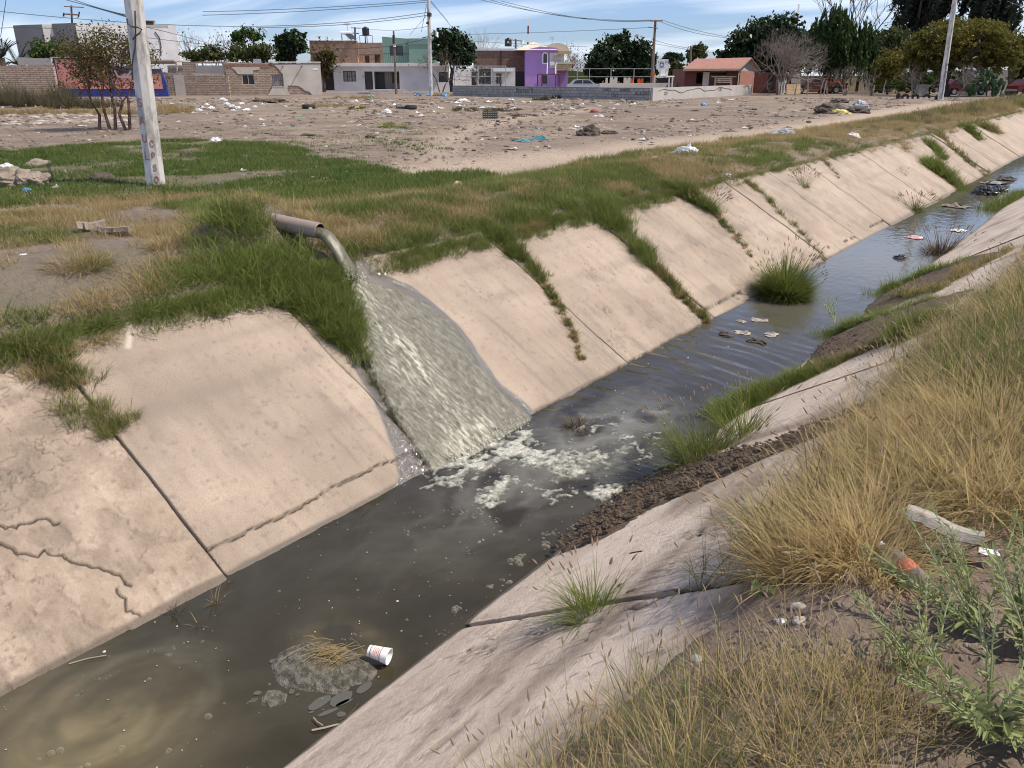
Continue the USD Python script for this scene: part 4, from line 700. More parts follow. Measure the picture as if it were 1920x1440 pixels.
tuft('dry_tuft', 'golden tuft with long arching stems behind the plastic bottle', 1610, 1050, lambda a, b: np.array([*on_z(a, b, 1.15)[:2], gz(*on_z(a, b, 1.15)[:2])]), 260, 0.13, 0.34, 'grass_dry', 362, 8, 1.2, 0.004, hw=0.005, hl=0.03)

# silvery weeds in the lower right corner
def leaf_mesh(p, d, up, L, w, bend):
    s = np.cross(d, up); s /= np.linalg.norm(s) + 1e-9; nrm = np.cross(s, d)
    ts = [0, 0.3, 0.65, 1.0]; ws = [0.12, 0.5, 0.38, 0.0]; v = []
    for t, k in zip(ts, ws):
        c = p + d * L * t - nrm * 0 + np.array([0, 0, -bend * L * t * t])
        v += [c - s * w * k, c + nrm * -0.18 * w * (k > 0.2), c + s * w * k]
    f = []
    for i in range(3):
        a = 3 * i; f += [[a, a + 1, a + 4], [a, a + 4, a + 3], [a + 1, a + 2, a + 5], [a + 1, a + 5, a + 4]]
    return np.array(v), np.array(f)
def weed(label, px, py, z, h, nst, seed, az0=None, spread=(0.3, 1.0), Lf=0.055):
    r = np.random.default_rng(seed); xy = on_z(px, py, z)[:2]; t = thing('silver_weed', label, 'weed', (*xy, float(gz(*xy))))
    for s in range(nst):
        az = r.uniform(0, 2 * PI) if az0 is None else az0 + r.normal(0, 0.75); ln = r.uniform(*spread); H = h * r.uniform(0.6, 1.1)
        k = np.linspace(0, 1, 9); ang = ln * (0.75 + 0.35 * k); st = H / 8
        hx = np.concatenate([[0], np.cumsum(np.sin(ang[1:]) * st)]); hzz = np.concatenate([[0], np.cumsum(np.cos(ang[1:]) * st)])
        pts = np.stack([hx * math.cos(az) + 0.01 * r.normal(0, 1, 9).cumsum() * 0.4, hx * math.sin(az) + 0.01 * r.normal(0, 1, 9).cumsum() * 0.4, hzz], 1)
        sm = obj('stem', tube(pts, np.linspace(0.0038, 0.0014, 9), 5), 'sage_stem', t)
        V, F, o = [], [], 0
        for j in range(int(42 * H / 0.45)):
            u = 0.12 + 0.88 * (j + r.random()) / (42 * H / 0.45); u = min(u, 0.995); a, b = int(u * 8), u * 8 - int(u * 8); a = min(a, 7)
            p = pts[a] * (1 - b) + pts[a + 1] * b; d0 = pts[a + 1] - pts[a]; d0 /= np.linalg.norm(d0)
            th = j * 2.4 + r.normal(0, 0.3); e1 = np.cross(d0, [0, 0, 1.0]); e1 /= np.linalg.norm(e1) + 1e-9; e2 = np.cross(d0, e1)
            out = e1 * math.cos(th) + e2 * math.sin(th); d = out * 0.85 + d0 * r.uniform(0.5, 1.1); d /= np.linalg.norm(d)
            L = Lf * r.uniform(0.55, 1.25) * (1.1 - 0.45 * u)
            v, f = leaf_mesh(p, d, d0, L, L * 0.24, r.uniform(0.0, 0.3)); V.append(v); F.append(f + o); o += len(v)
        obj('leaves', TM(np.vstack(V), np.vstack(F)), 'sage_leaf', sm, kind='stuff')
weed('silvery green weed with long leaning stems in front of the plank', 1840, 1215, 1.25, 0.44, 12, 371, PI * 0.80, (0.6, 1.2))
weed('dense silvery green weed in the lower right corner of the near bank', 1850, 1400, 1.25, 0.38, 22, 372, None, (0.2, 1.2))
weed('silvery weed with arching stems at the right edge below the plank end', 1925, 1250, 1.25, 0.42, 12, 373, PI * 0.7, (0.2, 1.0))
weed('silvery weed low over the bare soil right of the pebbles', 1720, 1330, 1.2, 0.30, 11, 374, PI * 0.8, (0.6, 1.25))
weed('small dark green weed at the soil edge on the near concrete', 1415, 1165, 1.0, 0.10, 7, 375, None, (0.4, 1.2), 0.05)
weed('thin leafy sprig rising before the dry grass on the near concrete', 1450, 1100, 1.0, 0.22, 3, 376, PI * 0.6, (0.05, 0.35), 0.035)
weed('lanky pale weed on the dirt line of the near concrete', 1535, 795, 0.5, 0.28, 4, 377, PI * 0.9, (0.3, 0.9), 0.04)
# ---------------------------------------------------------------- things across the field
KP = (cp + (720 - 150) / FL * sp) * FL
def bgpt(px, py, d):                     # the point seen at (px, py) at a distance d ahead
    v = ray(px, py); return CAM + v * (d / (v[:2] @ FW))
def zat(py, d): b = (720 - py) / FL; return CH + d * (b * cp - sp) / (cp + b * sp)
def ahead(px, d): r = d * (px - 960) / KP; p = FW * d + RT * r; return np.array([p[0], p[1], GZ - 0.03])
def foot(px, d):                         # as ahead(), for the row where the ground itself is seen
    m = (GZ - CH) / d; b = (sp + m * cp) / (cp - m * sp); r = d * (px - 960) / ((cp + b * sp) * FL); p = FW * d + RT * r; return np.array([p[0], p[1], GZ - 0.03])
class Facade:
    """a street front: x runs along it, y into the house, z up from the ground"""
    def __init__(s, xl, xr, d, psi=0.0):
        s.xl, s.d, s.psi = xl, d, math.radians(psi); s.r0 = d * (xl - 960) / KP; s.loc = ahead(xl, d); s.rz = YAW + s.psi; s.w = s.u(xr)
    def u(s, px): k = (px - 960) / KP; return (s.d * k - s.r0) / (math.cos(s.psi) - k * math.sin(s.psi))
    def z(s, py, px=None): return zat(py, s.d + (0 if px is None else s.u(px) * math.sin(s.psi))) - (GZ - 0.03)
    def box(s, x0, y0, x1, y1): return s.u(x0), s.u(x1), s.z(y1, (x0 + x1) / 2), s.z(y0, (x0 + x1) / 2)
    def thing(s, name, label, cat, group=None): return thing(name, label, cat, s.loc, s.rz, group)

flat('shade_dark_plaster', (0.17, 0.158, 0.145), var=0.15, scale=0.5, detail=9, bump=0.3, bscale=9)  # wall plaster with shade put into its colour by darkening
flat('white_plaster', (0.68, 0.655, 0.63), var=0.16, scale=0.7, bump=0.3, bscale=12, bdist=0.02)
flat('dirty_white', (0.62, 0.58, 0.53), var=0.15, scale=0.7, bump=0.3, bscale=10)
flat('cream_plaster', (0.52, 0.46, 0.39), var=0.22, scale=0.8, bump=0.4, bscale=9, bdist=0.02)
flat('grey_plaster', (0.38, 0.35, 0.32), var=0.15, scale=0.7, bump=0.3, bscale=9)
flat('green_paint', (0.19, 0.29, 0.235), var=0.10, scale=1.2, bump=0.9, bscale=7, bdist=0.05)
flat('purple_paint', (0.40, 0.235, 0.53), var=0.16, scale=0.5, bump=0.3, detail=9)
flat('pink_paint', (0.62, 0.255, 0.22), var=0.10, scale=1.1, bump=0.3, bscale=9)
flat('blue_paint', (0.035, 0.05, 0.22), var=0.18, scale=1.5, bump=0.3, bscale=9)
flat('red_paint', (0.12, 0.038, 0.03), var=0.2, scale=1.2); flat('orange_plastic', (0.75, 0.13, 0.025), rough=0.45, var=0.06); flat('orange_paint', (0.38, 0.07, 0.03), var=0.15)  # red_paint is darkened so the shed walls carry eave shade in their colour
flat('cream_plastic', (0.68, 0.62, 0.50), rough=0.5, var=0.06); flat('beige_roof', (0.60, 0.52, 0.40), var=0.08); flat('tan_trim', (0.50, 0.36, 0.20), var=0.15)
flat('red_tile', (0.33, 0.16, 0.125), var=0.12, scale=2, bump=0.8, bscale=5, bdist=0.03)
flat('dark_opening', (0.018, 0.016, 0.015), rough=0.35, spec=0.5, var=0.3, bump=0); flat('dark_metal', (0.05, 0.042, 0.038), rough=0.5); flat('grey_metal', (0.34, 0.34, 0.34), rough=0.45, metallic=0.4)
flat('glass_dark', (0.03, 0.032, 0.036), rough=0.12, spec=0.6, bump=0); flat('curtain', (0.34, 0.31, 0.29), var=0.15, bump=0)
flat('black_plastic', (0.022, 0.022, 0.024), rough=0.4); flat('green_wall', (0.10, 0.15, 0.035), var=0.15); flat('yellow_wall', (0.42, 0.34, 0.19), var=0.15)
flat('white_paint', (0.78, 0.78, 0.77), rough=0.4, var=0.05); flat('silver_paint', (0.50, 0.52, 0.54), rough=0.25, spec=0.6, var=0.04, metallic=0.3); flat('maroon_paint', (0.075, 0.013, 0.012), rough=0.3, spec=0.6); flat('rubber', (0.025, 0.024, 0.023), rough=0.8)
flat('dimmed_red', (0.11, 0.012, 0.011), rough=0.35, spec=0.5)  # red dimmed so the cars carry the tree shade in their colour
flat('pole_concrete', (0.40, 0.375, 0.345), var=0.2, scale=3.0, bump=0.6, bscale=18, bdist=0.01, stretch=(1, 1, 0.4), second=([(0, (0.42, 0.40, 0.38)), (0.42, (0.85, 0.84, 0.83)), (0.52, (1.2, 1.2, 1.2)), (1, (1.45, 1.45, 1.45))], 6.0, 1.0)); flat('pole_wood', (0.17, 0.125, 0.095), var=0.25, scale=5, stretch=(1, 1, 0.1)); flat('weathered_wood', (0.36, 0.29, 0.22), var=0.3, scale=3, stretch=(1, 1, 0.2))
flat('wire', (0.05, 0.05, 0.055), bump=0); flat('red_graffiti', (0.27, 0.125, 0.095), bump=0); flat('black_graffiti', (0.05, 0.048, 0.05), bump=0); flat('kerb_concrete', (0.46, 0.41, 0.36), var=0.15)
def brickmat(name, c1, c2, mortar, bw, rh, ms=0.018, bump=0.7):
    MATS[name] = usdkit.material(stage, '/World/Looks/' + name, {'tc': ('texture_coordinate', {}), 'mp': ('mapping', {'rotation': (PI / 2, 0, 0)}), 'nz': ('noise_texture', {'scale': 3.0, 'detail': 5.0}),
        'w': ('vector_math', {'math_type': 'multiply_add', 'vector2': (0.05, 0.05, 0.05)}), 'b': ('brick_texture', {'scale': 1.0, 'color1': c1, 'color2': c2, 'mortar': mortar, 'brick_width': bw, 'row_height': rh, 'mortar_size': ms, 'mortar_smooth': 0.3}),
        'nr': ('rgb_ramp', {'ramp': [(0.25, (0.6, 0.58, 0.56)), (0.5, (0.95, 0.95, 0.95)), (0.75, (1.2, 1.2, 1.2))]}), 'm': ('mix', {'mix_type': 'multiply', 'fac': 0.8}), 'bp': ('bump', {'strength': bump, 'distance': 0.04, 'invert': True}), 'p': ('principled_bsdf', {'roughness': 0.95, 'specular_ior_level': 0.2})},
        [('tc.object', 'nz.vector'), ('nz.color', 'w.vector1'), ('tc.object', 'w.vector3'), ('w.vector', 'mp.vector'), ('mp.vector', 'b.vector'), ('nz.fac', 'nr.fac'), ('b.color', 'm.color1'), ('nr.color', 'm.color2'), ('m.color', 'p.base_color'), ('b.fac', 'bp.height'), ('bp.normal', 'p.normal')], surface='p.BSDF')
brickmat('adobe', (0.38, 0.285, 0.215), (0.45, 0.345, 0.27), (0.24, 0.175, 0.13), 0.48, 0.15, 0.022, 1.0)
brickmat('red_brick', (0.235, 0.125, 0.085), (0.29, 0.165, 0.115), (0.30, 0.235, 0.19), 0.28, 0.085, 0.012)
brickmat('sun_lightened_brick', (0.40, 0.235, 0.165), (0.46, 0.29, 0.21), (0.44, 0.36, 0.30), 0.28, 0.085, 0.012)  # lighter copy of red_brick, sunlight put into its colour
brickmat('grey_block', (0.225, 0.215, 0.205), (0.27, 0.258, 0.245), (0.13, 0.125, 0.12), 0.42, 0.21, 0.014)
brickmat('yellow_block', (0.55, 0.40, 0.20), (0.62, 0.47, 0.26), (0.40, 0.32, 0.2), 0.5, 0.25, 0.03)

def walls(t, w, h, depth, m, holes=(), roof=None, thick=0.18, parapet=0.0, top=None):
    """front wall with openings, side walls, back wall and roof of a flat house"""
    outline = Polygon(top) if top else sbox(0, 0, w, h)
    front = outline
    for a, b, c, d in holes: front = front.difference(sbox(a, c, b, d))
    obj('front_wall', upright(front, thick), m, t)
    obj('side_wall', bx(0.0, thick, thick + 0.002, depth, 0, h), m, t); obj('side_wall', bx(w - thick, w, thick + 0.002, depth, 0, h), m, t)
    obj('back_wall', bx(thick + 0.002, w - thick - 0.002, depth - thick, depth, 0, h), m, t)
    obj('roof', bx(thick + 0.003, w - thick - 0.003, thick + 0.003, depth - thick - 0.003, h - 0.32 - parapet, h - 0.14 - parapet), roof or 'grey_plaster', t)
    if holes: obj('interior_wall', bx(thick + 0.01, w - thick - 0.01, 1.6, 1.65, 0.01, h - 0.34 - parapet), 'dark_opening', t)
def window(t, a, b, c, d, frame='dark_metal', pane='glass_dark', n=2, rows=1, y=0.06, fw=0.05, bars=0, sill=None):
    f = [bx(a, b, y, y + 0.06, c, c + fw), bx(a, b, y, y + 0.06, d - fw, d), bx(a, a + fw, y, y + 0.06, c + fw, d - fw), bx(b - fw, b, y, y + 0.06, c + fw, d - fw)]
    f += [bx(a + (b - a) * i / n - fw * 0.4, a + (b - a) * i / n + fw * 0.4, y + 0.004, y + 0.05, c + fw, d - fw) for i in range(1, n)]
    f += [bx(a + fw, b - fw, y + 0.006, y + 0.045, c + (d - c) * i / rows - fw * 0.3, c + (d - c) * i / rows + fw * 0.3) for i in range(1, rows)]
    o = obj('window', f, frame, t); obj('pane', bx(a + 0.01, b - 0.01, y + 0.068, y + 0.075, c + 0.01, d - 0.01), pane, o)
    if bars: obj('bars', [tube([(a + (b - a) * (i + 0.5) / bars, y - 0.05, c), (a + (b - a) * (i + 0.5) / bars, y - 0.05, d)], 0.014, 4) for i in range(bars)] + [bx(a, b, y - 0.065, y - 0.04, (c + d) / 2 - 0.012, (c + d) / 2 + 0.012)], 'dark_metal', o, kind='stuff')
    if sill: obj('sill', bx(a - 0.06, b + 0.06, -0.07, y, c - 0.08, c - 0.002), sill, o)
    return o
def door(t, a, b, c, d, m='dark_metal', y=0.08, panels=2, name='door'):
    o = obj(name, bx(a, b, y, y + 0.05, c, d), m, t)
    obj('rail', [bx(a, b, y - 0.025, y - 0.002, d - 0.1, d - 0.01), bx(a, a + 0.07, y - 0.025, y - 0.002, c, d - 0.1), bx(b - 0.07, b, y - 0.025, y - 0.002, c, d - 0.1), bx(a + 0.07, b - 0.07, y - 0.025, y - 0.002, c + (d - c) * 0.45, c + (d - c) * 0.5)], m, o, kind='stuff'); return o
def ragged(w, h, amp, step, seed, base=0.0):
    """the outline of a wall with a broken top"""
    r = np.random.default_rng(seed); pts = [(0, base), (w, base)]; x = w
    hh = h if callable(h) else (lambda u: h)
    while x > 0: y = hh(x) + r.uniform(-amp, amp); pts += [(x, y), (max(0, x - step * r.uniform(0.6, 1.5)), y)]; x = pts[-1][0]
    return pts
def wallthing(name, label, cat, F, m, outline, thick=0.4, group=None):
    t = F.thing(name, label, cat, group); obj('wall', upright(Polygon(outline).buffer(0), thick), m, t); return t

# --- the street and its pavement in front of the houses
fs = Facade(-420, 880, 73.5, 7)
o = thing('street', None, None, fs.loc, fs.rz, kind='structure')
obj('pavement', bx(0, fs.w, 3.0, 5.0, -0.05, 0.16), 'kerb_concrete', o); obj('kerb', bx(0, fs.w, 2.80, 2.996, -0.05, 0.19), 'kerb_concrete', o)

# --- left: white two-storey building behind the adobe wall
F = Facade(45, 150, 118, -24); t = F.thing('white_building', 'big white two-storey building with a front coloured grey for shade and bare bright side', 'building')
h = F.z(44, 100); w1 = F.w
obj('front_wall', upright(sbox(0, 0, w1 * 0.52, h - 0.1), 0.2), 'shade_dark_plaster', t)
obj('front_wall', upright(sbox(w1 * 0.60, 0, w1, h), 0.2).apply_translation([0, 0.8, 0]), 'shade_dark_plaster', t)
obj('recess_wall', trimesh.convex.convex_hull(np.array([[w1 * 0.52 + 0.002, 0.0, 0], [w1 * 0.6 - 0.002, 0.8, 0], [w1 * 0.52 + 0.002, 0.2, 0], [w1 * 0.6 - 0.002, 1.0, 0]] + [[w1 * 0.52 + 0.002, 0.0, h - 0.1], [w1 * 0.6 - 0.002, 0.8, h - 0.1], [w1 * 0.52 + 0.002, 0.2, h - 0.1], [w1 * 0.6 - 0.002, 1.0, h - 0.1]])), 'dirty_white', t)
for a, b, c, d in [(78, 86, 70, 88), (101, 108, 69, 86), (147, 151, 68, 78)]:
    q = F.box(a, c, b, d); y = -0.03 if a < 90 else 0.77 if a > 120 else 0.5
    o = obj('window', bx(q[0], q[1], y, y + 0.02, q[2], q[3]), 'dark_opening', t)
s2 = Facade(150, 335, 118 + w1 * math.sin(F.psi), 20)
u0 = np.array([w1, 0.8]); dl = s2.psi - F.psi; ax = np.array([math.cos(dl), math.sin(dl)])
def sidebox(a, b, z0, z1, y0=0.0, y1=0.22):
    m = bx(a, b, y0, y1, z0, z1); T = np.eye(4); T[:2, 0] = ax; T[:2, 1] = [-ax[1], ax[0]]; T[:2, 3] = u0; return m.apply_transform(T)
L2 = s2.w
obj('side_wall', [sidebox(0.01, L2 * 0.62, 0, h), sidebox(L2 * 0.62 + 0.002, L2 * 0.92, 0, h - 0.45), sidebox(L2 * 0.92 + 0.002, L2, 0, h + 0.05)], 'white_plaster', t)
obj('roof', sidebox(0.2, L2, h - 0.75, h - 0.6, 0.3, 9.0), 'grey_plaster', t); obj('back_wall', sidebox(L2 - 0.2, L2 - 0.01, 0, h - 0.5, 0.25, 9.0), 'dirty_white', t)
obj('parapet', sidebox(L2 * 0.62, L2 * 0.92, h - 0.44, h - 0.05, 0.4, 0.6), 'grey_plaster', t)
obj('stair_hut', sidebox(L2 * 0.63, L2 * 0.78, h - 0.5, h + 0.55, 2.0, 4.2), 'grey_plaster', t); obj('hut_roof', sidebox(L2 * 0.62, L2 * 0.79, h + 0.552, h + 0.65, 1.8, 4.4), 'dirty_white', t); obj('hut_opening', sidebox(L2 * 0.665, L2 * 0.765, h - 0.3, h + 0.45, 1.95, 1.99), 'dark_opening', t)
cb = [u0 + ax * L2 * k + np.array([ax[1], -ax[0]]) * 0.05 for k in (0.78, 0.815, 0.82, 0.81, 0.80)]
obj('drain_pipe', tube([[*c, z] for c, z in zip(cb, [h - 0.9, h - 1.6, h - 2.6, h - 3.4, h - 3.9])], 0.06, 5), 'dark_metal', t)

# --- adobe walls and the painted wall
F = Facade(-60, 104, 66, 8); wallthing('adobe_wall', 'weathered adobe brick wall left of the pink and blue wall', 'wall', F, 'adobe', ragged(F.w, lambda u: F.z(122) - 0.1 + 0.02 * u, 0.06, 0.5, 1))
F = Facade(40, 103, 71, 6); wallthing('grey_wall', 'taller plain grey brown wall section behind the left adobe wall', 'wall', F, 'grey_plaster', [(0, 0), (F.w, 0), (F.w, F.z(109)), (F.w * 0.55, F.z(109)), (0, F.z(107))], 0.3)
F = Facade(103, 312, 72, 6); t = F.thing('painted_wall', 'wall painted pink with wide royal blue borders, stepped lower on the right', 'wall')
H1, H2 = F.z(109, 150), F.z(129, 270); ua, ub = F.u(207), F.w
obj('wall', upright(Polygon([(0, 0), (ub, 0), (ub - 0.1, H2 * 0.55), (ub - 0.35, H2), (ua + 2.0, H2), (ua + 0.02, H1 - 0.5), (ua, H1), (0, H1)]), 0.3), 'blue_paint', t)
zb = F.z(167, 150)
obj('pink_panel', bx(0.28, ua - 0.1, -0.008, -0.002, zb, H1 - 0.08), 'pink_paint', t)
obj('pink_panel', bx(ua + 0.15, F.u(303), -0.008, -0.002, zb, F.z(138, 280)), 'pink_paint', t)
obj('white_edge', bx(-0.12, -0.003, -0.01, 0.3, 0, H1 + 0.03), 'white_plaster', t); obj('coping', bx(0, ua, -0.03, 0.33, H1 + 0.002, H1 + 0.09), 'kerb_concrete', t)
F = Facade(308, 428, 75.5, 5); t = wallthing('adobe_wall', 'low adobe wall with a mud-plastered patch right of the pink and blue wall', 'wall', F, 'adobe', ragged(F.w, lambda u: F.z(140) + 0.05 * math.sin(u), 0.05, 0.45, 3))
obj('plaster_patch', bx(F.u(326), F.u(345), -0.02, -0.003, 0.02, F.z(140)), 'cream_plaster', t)
F = Facade(285, 430, 82, 4); t = F.thing('ruined_house', 'roofless brown ruin behind the low adobe wall', 'building')
h = F.z(115, 350)
obj('front_wall', upright(Polygon([(0, 0), (F.w, 0), (F.w, h), (F.u(345), h - 0.05), (F.u(345), h - 0.9), (F.u(335), h - 0.9), (F.u(335), h), (0, h)]).difference(sbox(F.u(286), F.z(136), F.u(333), F.z(120))).difference(sbox(F.u(368), F.z(137), F.u(420), F.z(119))), 0.25), 'adobe', t)
obj('side_wall', bx(F.w - 0.27, F.w - 0.02, 0.252, 5, 0, h - 0.02), 'grey_plaster', t); obj('back_wall', bx(0, F.w - 0.3, 5, 5.25, 0, h - 0.3), 'grey_plaster', t); obj('roof_slab', bx(-0.1, F.u(333), -0.3, 4.9, h + 0.003, h + 0.14), 'kerb_concrete', t); obj('ledge', bx(F.u(362), F.w - 0.3, -0.1, 0.3, F.z(138) - 0.4, F.z(138)), 'kerb_concrete', t)

# --- adobe house with patches of plaster
F = Facade(425, 603, 77, 14); t = F.thing('adobe_house', 'low adobe house with half its plaster fallen off and two small windows', 'building')
h = F.z(118, 500); w1, w2 = F.box(454, 140, 477, 159), F.box(509, 140, 531, 162)
walls(t, F.w, h, 6.0, 'adobe', [w1, w2], top=ragged(F.w, h, 0.025, 0.8, 5))
U = F.u; Z = lambda y: F.z(y, 540)
pl = Polygon([(U(516), Z(121)), (U(602.5), h - 0.03), (U(602.5), 0.02), (U(583), 0.02), (U(578), Z(172)), (U(570), Z(170)), (U(565), Z(165)), (U(558), Z(161)), (U(545), Z(160)), (U(539), Z(161)), (U(537), Z(167)), (U(541), 0.02), (U(500), 0.02), (U(508), Z(166)), (U(508.5), Z(161)), (U(531.5), Z(163)), (U(531.5), Z(139.5)), (U(529), Z(136)), (U(525), Z(130)), (U(520), Z(124))]).buffer(0).difference(sbox(*[w2[i] for i in (0, 2, 1, 3)]))
obj('plaster', upright(pl, 0.045).apply_translation([0, -0.047, 0]), 'cream_plaster', t, label='pale plaster left on the right half of the front')
obj('plaster_patch', upright(Polygon([(U(436), Z(126)), (U(490), Z(126)), (U(488), Z(131)), (U(476), Z(132)), (U(476), Z(139)), (U(447), Z(139)), (U(443), Z(132))]), 0.035).apply_translation([0, -0.037, 0]), 'kerb_concrete', t, label='grey plaster remnant over the left window')
obj('brick_course', upright(sbox(U(427), h - 0.42, U(512), h - 0.06), 0.02).apply_translation([0, -0.022, 0]), 'red_brick', t)
obj('coping', bx(U(510), F.w + 0.05, -0.1, 0.25, h + 0.03, h + 0.12), 'dirty_white', t)
window(t, *w1, frame='kerb_concrete', pane='dark_opening', n=2, y=0.02); window(t, *w2, frame='kerb_concrete', pane='curtain', n=1, bars=6, y=0.04, sill='kerb_concrete')
for x in (533, 568): obj('roof_drain', tube([(U(x), 0.05, Z(124)), (U(x), -0.55, Z(124) - 0.03)], 0.05, 5), 'dark_metal', t)
obj('number_plate', bx(U(588), U(598), -0.06, -0.049, Z(131), Z(128)), 'white_paint', t)
obj('roof_unit', bx(U(478), U(492), 1.0, 1.7, h - 0.13, h + 0.35), 'grey_metal', t)

# --- white house with porch, brick and green upper storeys
F = Facade(604, 842, 92, 4); t = F.thing('white_house', 'single-storey white house with a dark porch below brick and green upper floors', 'building')
h = F.z(118, 720); por = F.box(702, 134, 749, 167); sd = F.box(684, 134, 699, 168); w1 = F.box(644, 133, 668, 153); gt = F.box(606, 131, 626, 169); w3 = F.box(823, 135, 841, 154)
walls(t, F.w, h - 0.35, 8, 'white_plaster', [por, sd, w1, gt, w3], roof='white_plaster')
obj('fascia', bx(F.u(626), F.w, -0.35, 0.3, h - 0.348, h), 'white_plaster', t); obj('fascia', bx(0, F.u(626) - 0.01, -0.1, 0.3, h - 0.7, h - 0.36), 'dirty_white', t)
window(t, *w1, n=3, bars=5, pane='curtain'); window(t, *w3, n=1, bars=5); door(t, *sd, name='screen_door', m='dark_metal'); door(t, *gt, name='gate', m='dark_opening')
obj('porch_wall', bx(por[0] - 0.3, por[1] + 0.3, 1.4, 1.5, 0.05, por[3] + 0.3), 'grey_plaster', t)
o = obj('porch_door', bx(por[0] + 0.05, por[0] + 1.0, 1.3, 1.39, 0.1, por[3] - 0.1), 'dark_opening', t)
q = F.box(733, 136, 747, 156); obj('porch_window', bx(q[0], q[1], 1.34, 1.39, q[2], q[3]), 'dark_opening', t); obj('porch_rail', [tube([(por[0] + (por[1] - por[0]) * i / 14, 0.05, por[2]), (por[0] + (por[1] - por[0]) * i / 14, 0.05, por[3])], 0.012, 4) for i in range(15)], 'dark_metal', t, kind='stuff')
obj('step', bx(por[0] - 0.4, por[1] + 0.4, -0.6, -0.003, 0.0, 0.22), 'kerb_concrete', t)
for x in (768, 786, 802): obj('roof_drain', tube([(F.u(x), -0.36, h - 0.2), (F.u(x), -0.8, h - 0.22)], 0.05, 5), 'dark_metal', t)
obj('wall_lamp', bx(F.u(680.5), F.u(682.5), -0.14, -0.002, F.z(144), F.z(141)), 'grey_metal', t)
F2 = Facade(586, 719, 98, 4); t = F2.thing('brick_storey', 'brown brick upper storey behind the white house, carrying a water tank', 'building'); b = F2.z(120, 650); h2 = F2.z(77, 650); us = F2.u(673)
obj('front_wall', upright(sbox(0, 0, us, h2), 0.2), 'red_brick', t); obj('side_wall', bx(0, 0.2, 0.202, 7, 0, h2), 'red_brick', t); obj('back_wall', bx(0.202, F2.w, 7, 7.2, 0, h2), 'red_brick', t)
obj('terrace_wall', upright(sbox(us, 0, F2.w, h2 - 0.1).difference(sbox(F2.u(684), b, F2.u(692), F2.z(103))).difference(sbox(F2.u(702), b, F2.u(713), F2.z(101))), 0.2).apply_translation([0, 1.6, 0]), 'sun_lightened_brick', t); obj('inner_wall', bx(us - 0.2, us - 0.003, 0.202, 1.6, 0, h2 - 0.02), 'sun_lightened_brick', t)
obj('roof', bx(0.21, F2.w, 1.85, 6.9, h2 - 0.3, h2 - 0.12), 'grey_plaster', t); obj('coping', bx(-0.05, us + 0.05, -0.05, 0.25, h2 + 0.002, h2 + 0.08), 'kerb_concrete', t)
obj('balcony_rail', [bx(us + 0.1, F2.w, -0.02, 0.02, b + 0.95, b + 1.0)] + [tube([(us + 0.15 + i * 0.2, 0, b), (us + 0.15 + i * 0.2, 0, b + 0.95)], 0.016, 4) for i in range(int((F2.w - us) / 0.2))], 'dark_metal', t, kind='stuff')
F3 = Facade(719, 820, 94, 3); t = F3.thing('green_storey', 'sea-green painted upper storey with a barred window beside the ficus tree', 'building'); z0 = zat(118, 94) - GZ + 0.04; h3 = F3.z(68, 730); h4 = F3.z(72, 800); um = F3.u(769); w1 = F3.box(732, 85, 757, 104)
obj('front_wall', upright(Polygon([(0, z0), (um, z0), (um, h3 - 0.2), (0, h3)]).difference(sbox(w1[0], w1[2], w1[1], w1[3])), 0.2).apply_translation([0, 0.9, 0]), 'green_paint', t)
obj('front_wall', upright(sbox(um + 0.002, z0, F3.w, h4), 0.2), 'green_paint', t); obj('side_wall', bx(um + 0.002, um + 0.2, 0.202, 5, z0, h4 - 0.02), 'green_paint', t); obj('side_wall', bx(0, 0.2, 1.11, 5, z0, h3 - 0.1), 'green_paint', t); obj('side_wall', bx(F3.w - 0.2, F3.w, 0.202, 5, z0, h4 - 0.02), 'green_paint', t); obj('back_wall', bx(0.21, F3.w - 0.21, 4.8, 5, z0, h4 - 0.1), 'green_paint', t); obj('roof', bx(0.21, F3.w - 0.21, 1.12, 4.78, h4 - 0.5, h4 - 0.35), 'grey_plaster', t)
o = window(t, w1[0], w1[1], w1[2], w1[3], y=0.95, n=2, bars=0); obj('balcony_rail', [bx(0.02, um, -0.02, 0.02, z0 + 0.95, z0 + 1.0)] + [tube([(0.1 + i * 0.2, 0, z0), (0.1 + i * 0.2, 0, z0 + 0.95)], 0.016, 4) for i in range(int(um / 0.2))], 'dark_metal', t, kind='stuff')
obj('trim_band', bx(um, F3.w, -0.06, -0.003, F3.z(83), F3.z(81.5)), 'green_paint', t)
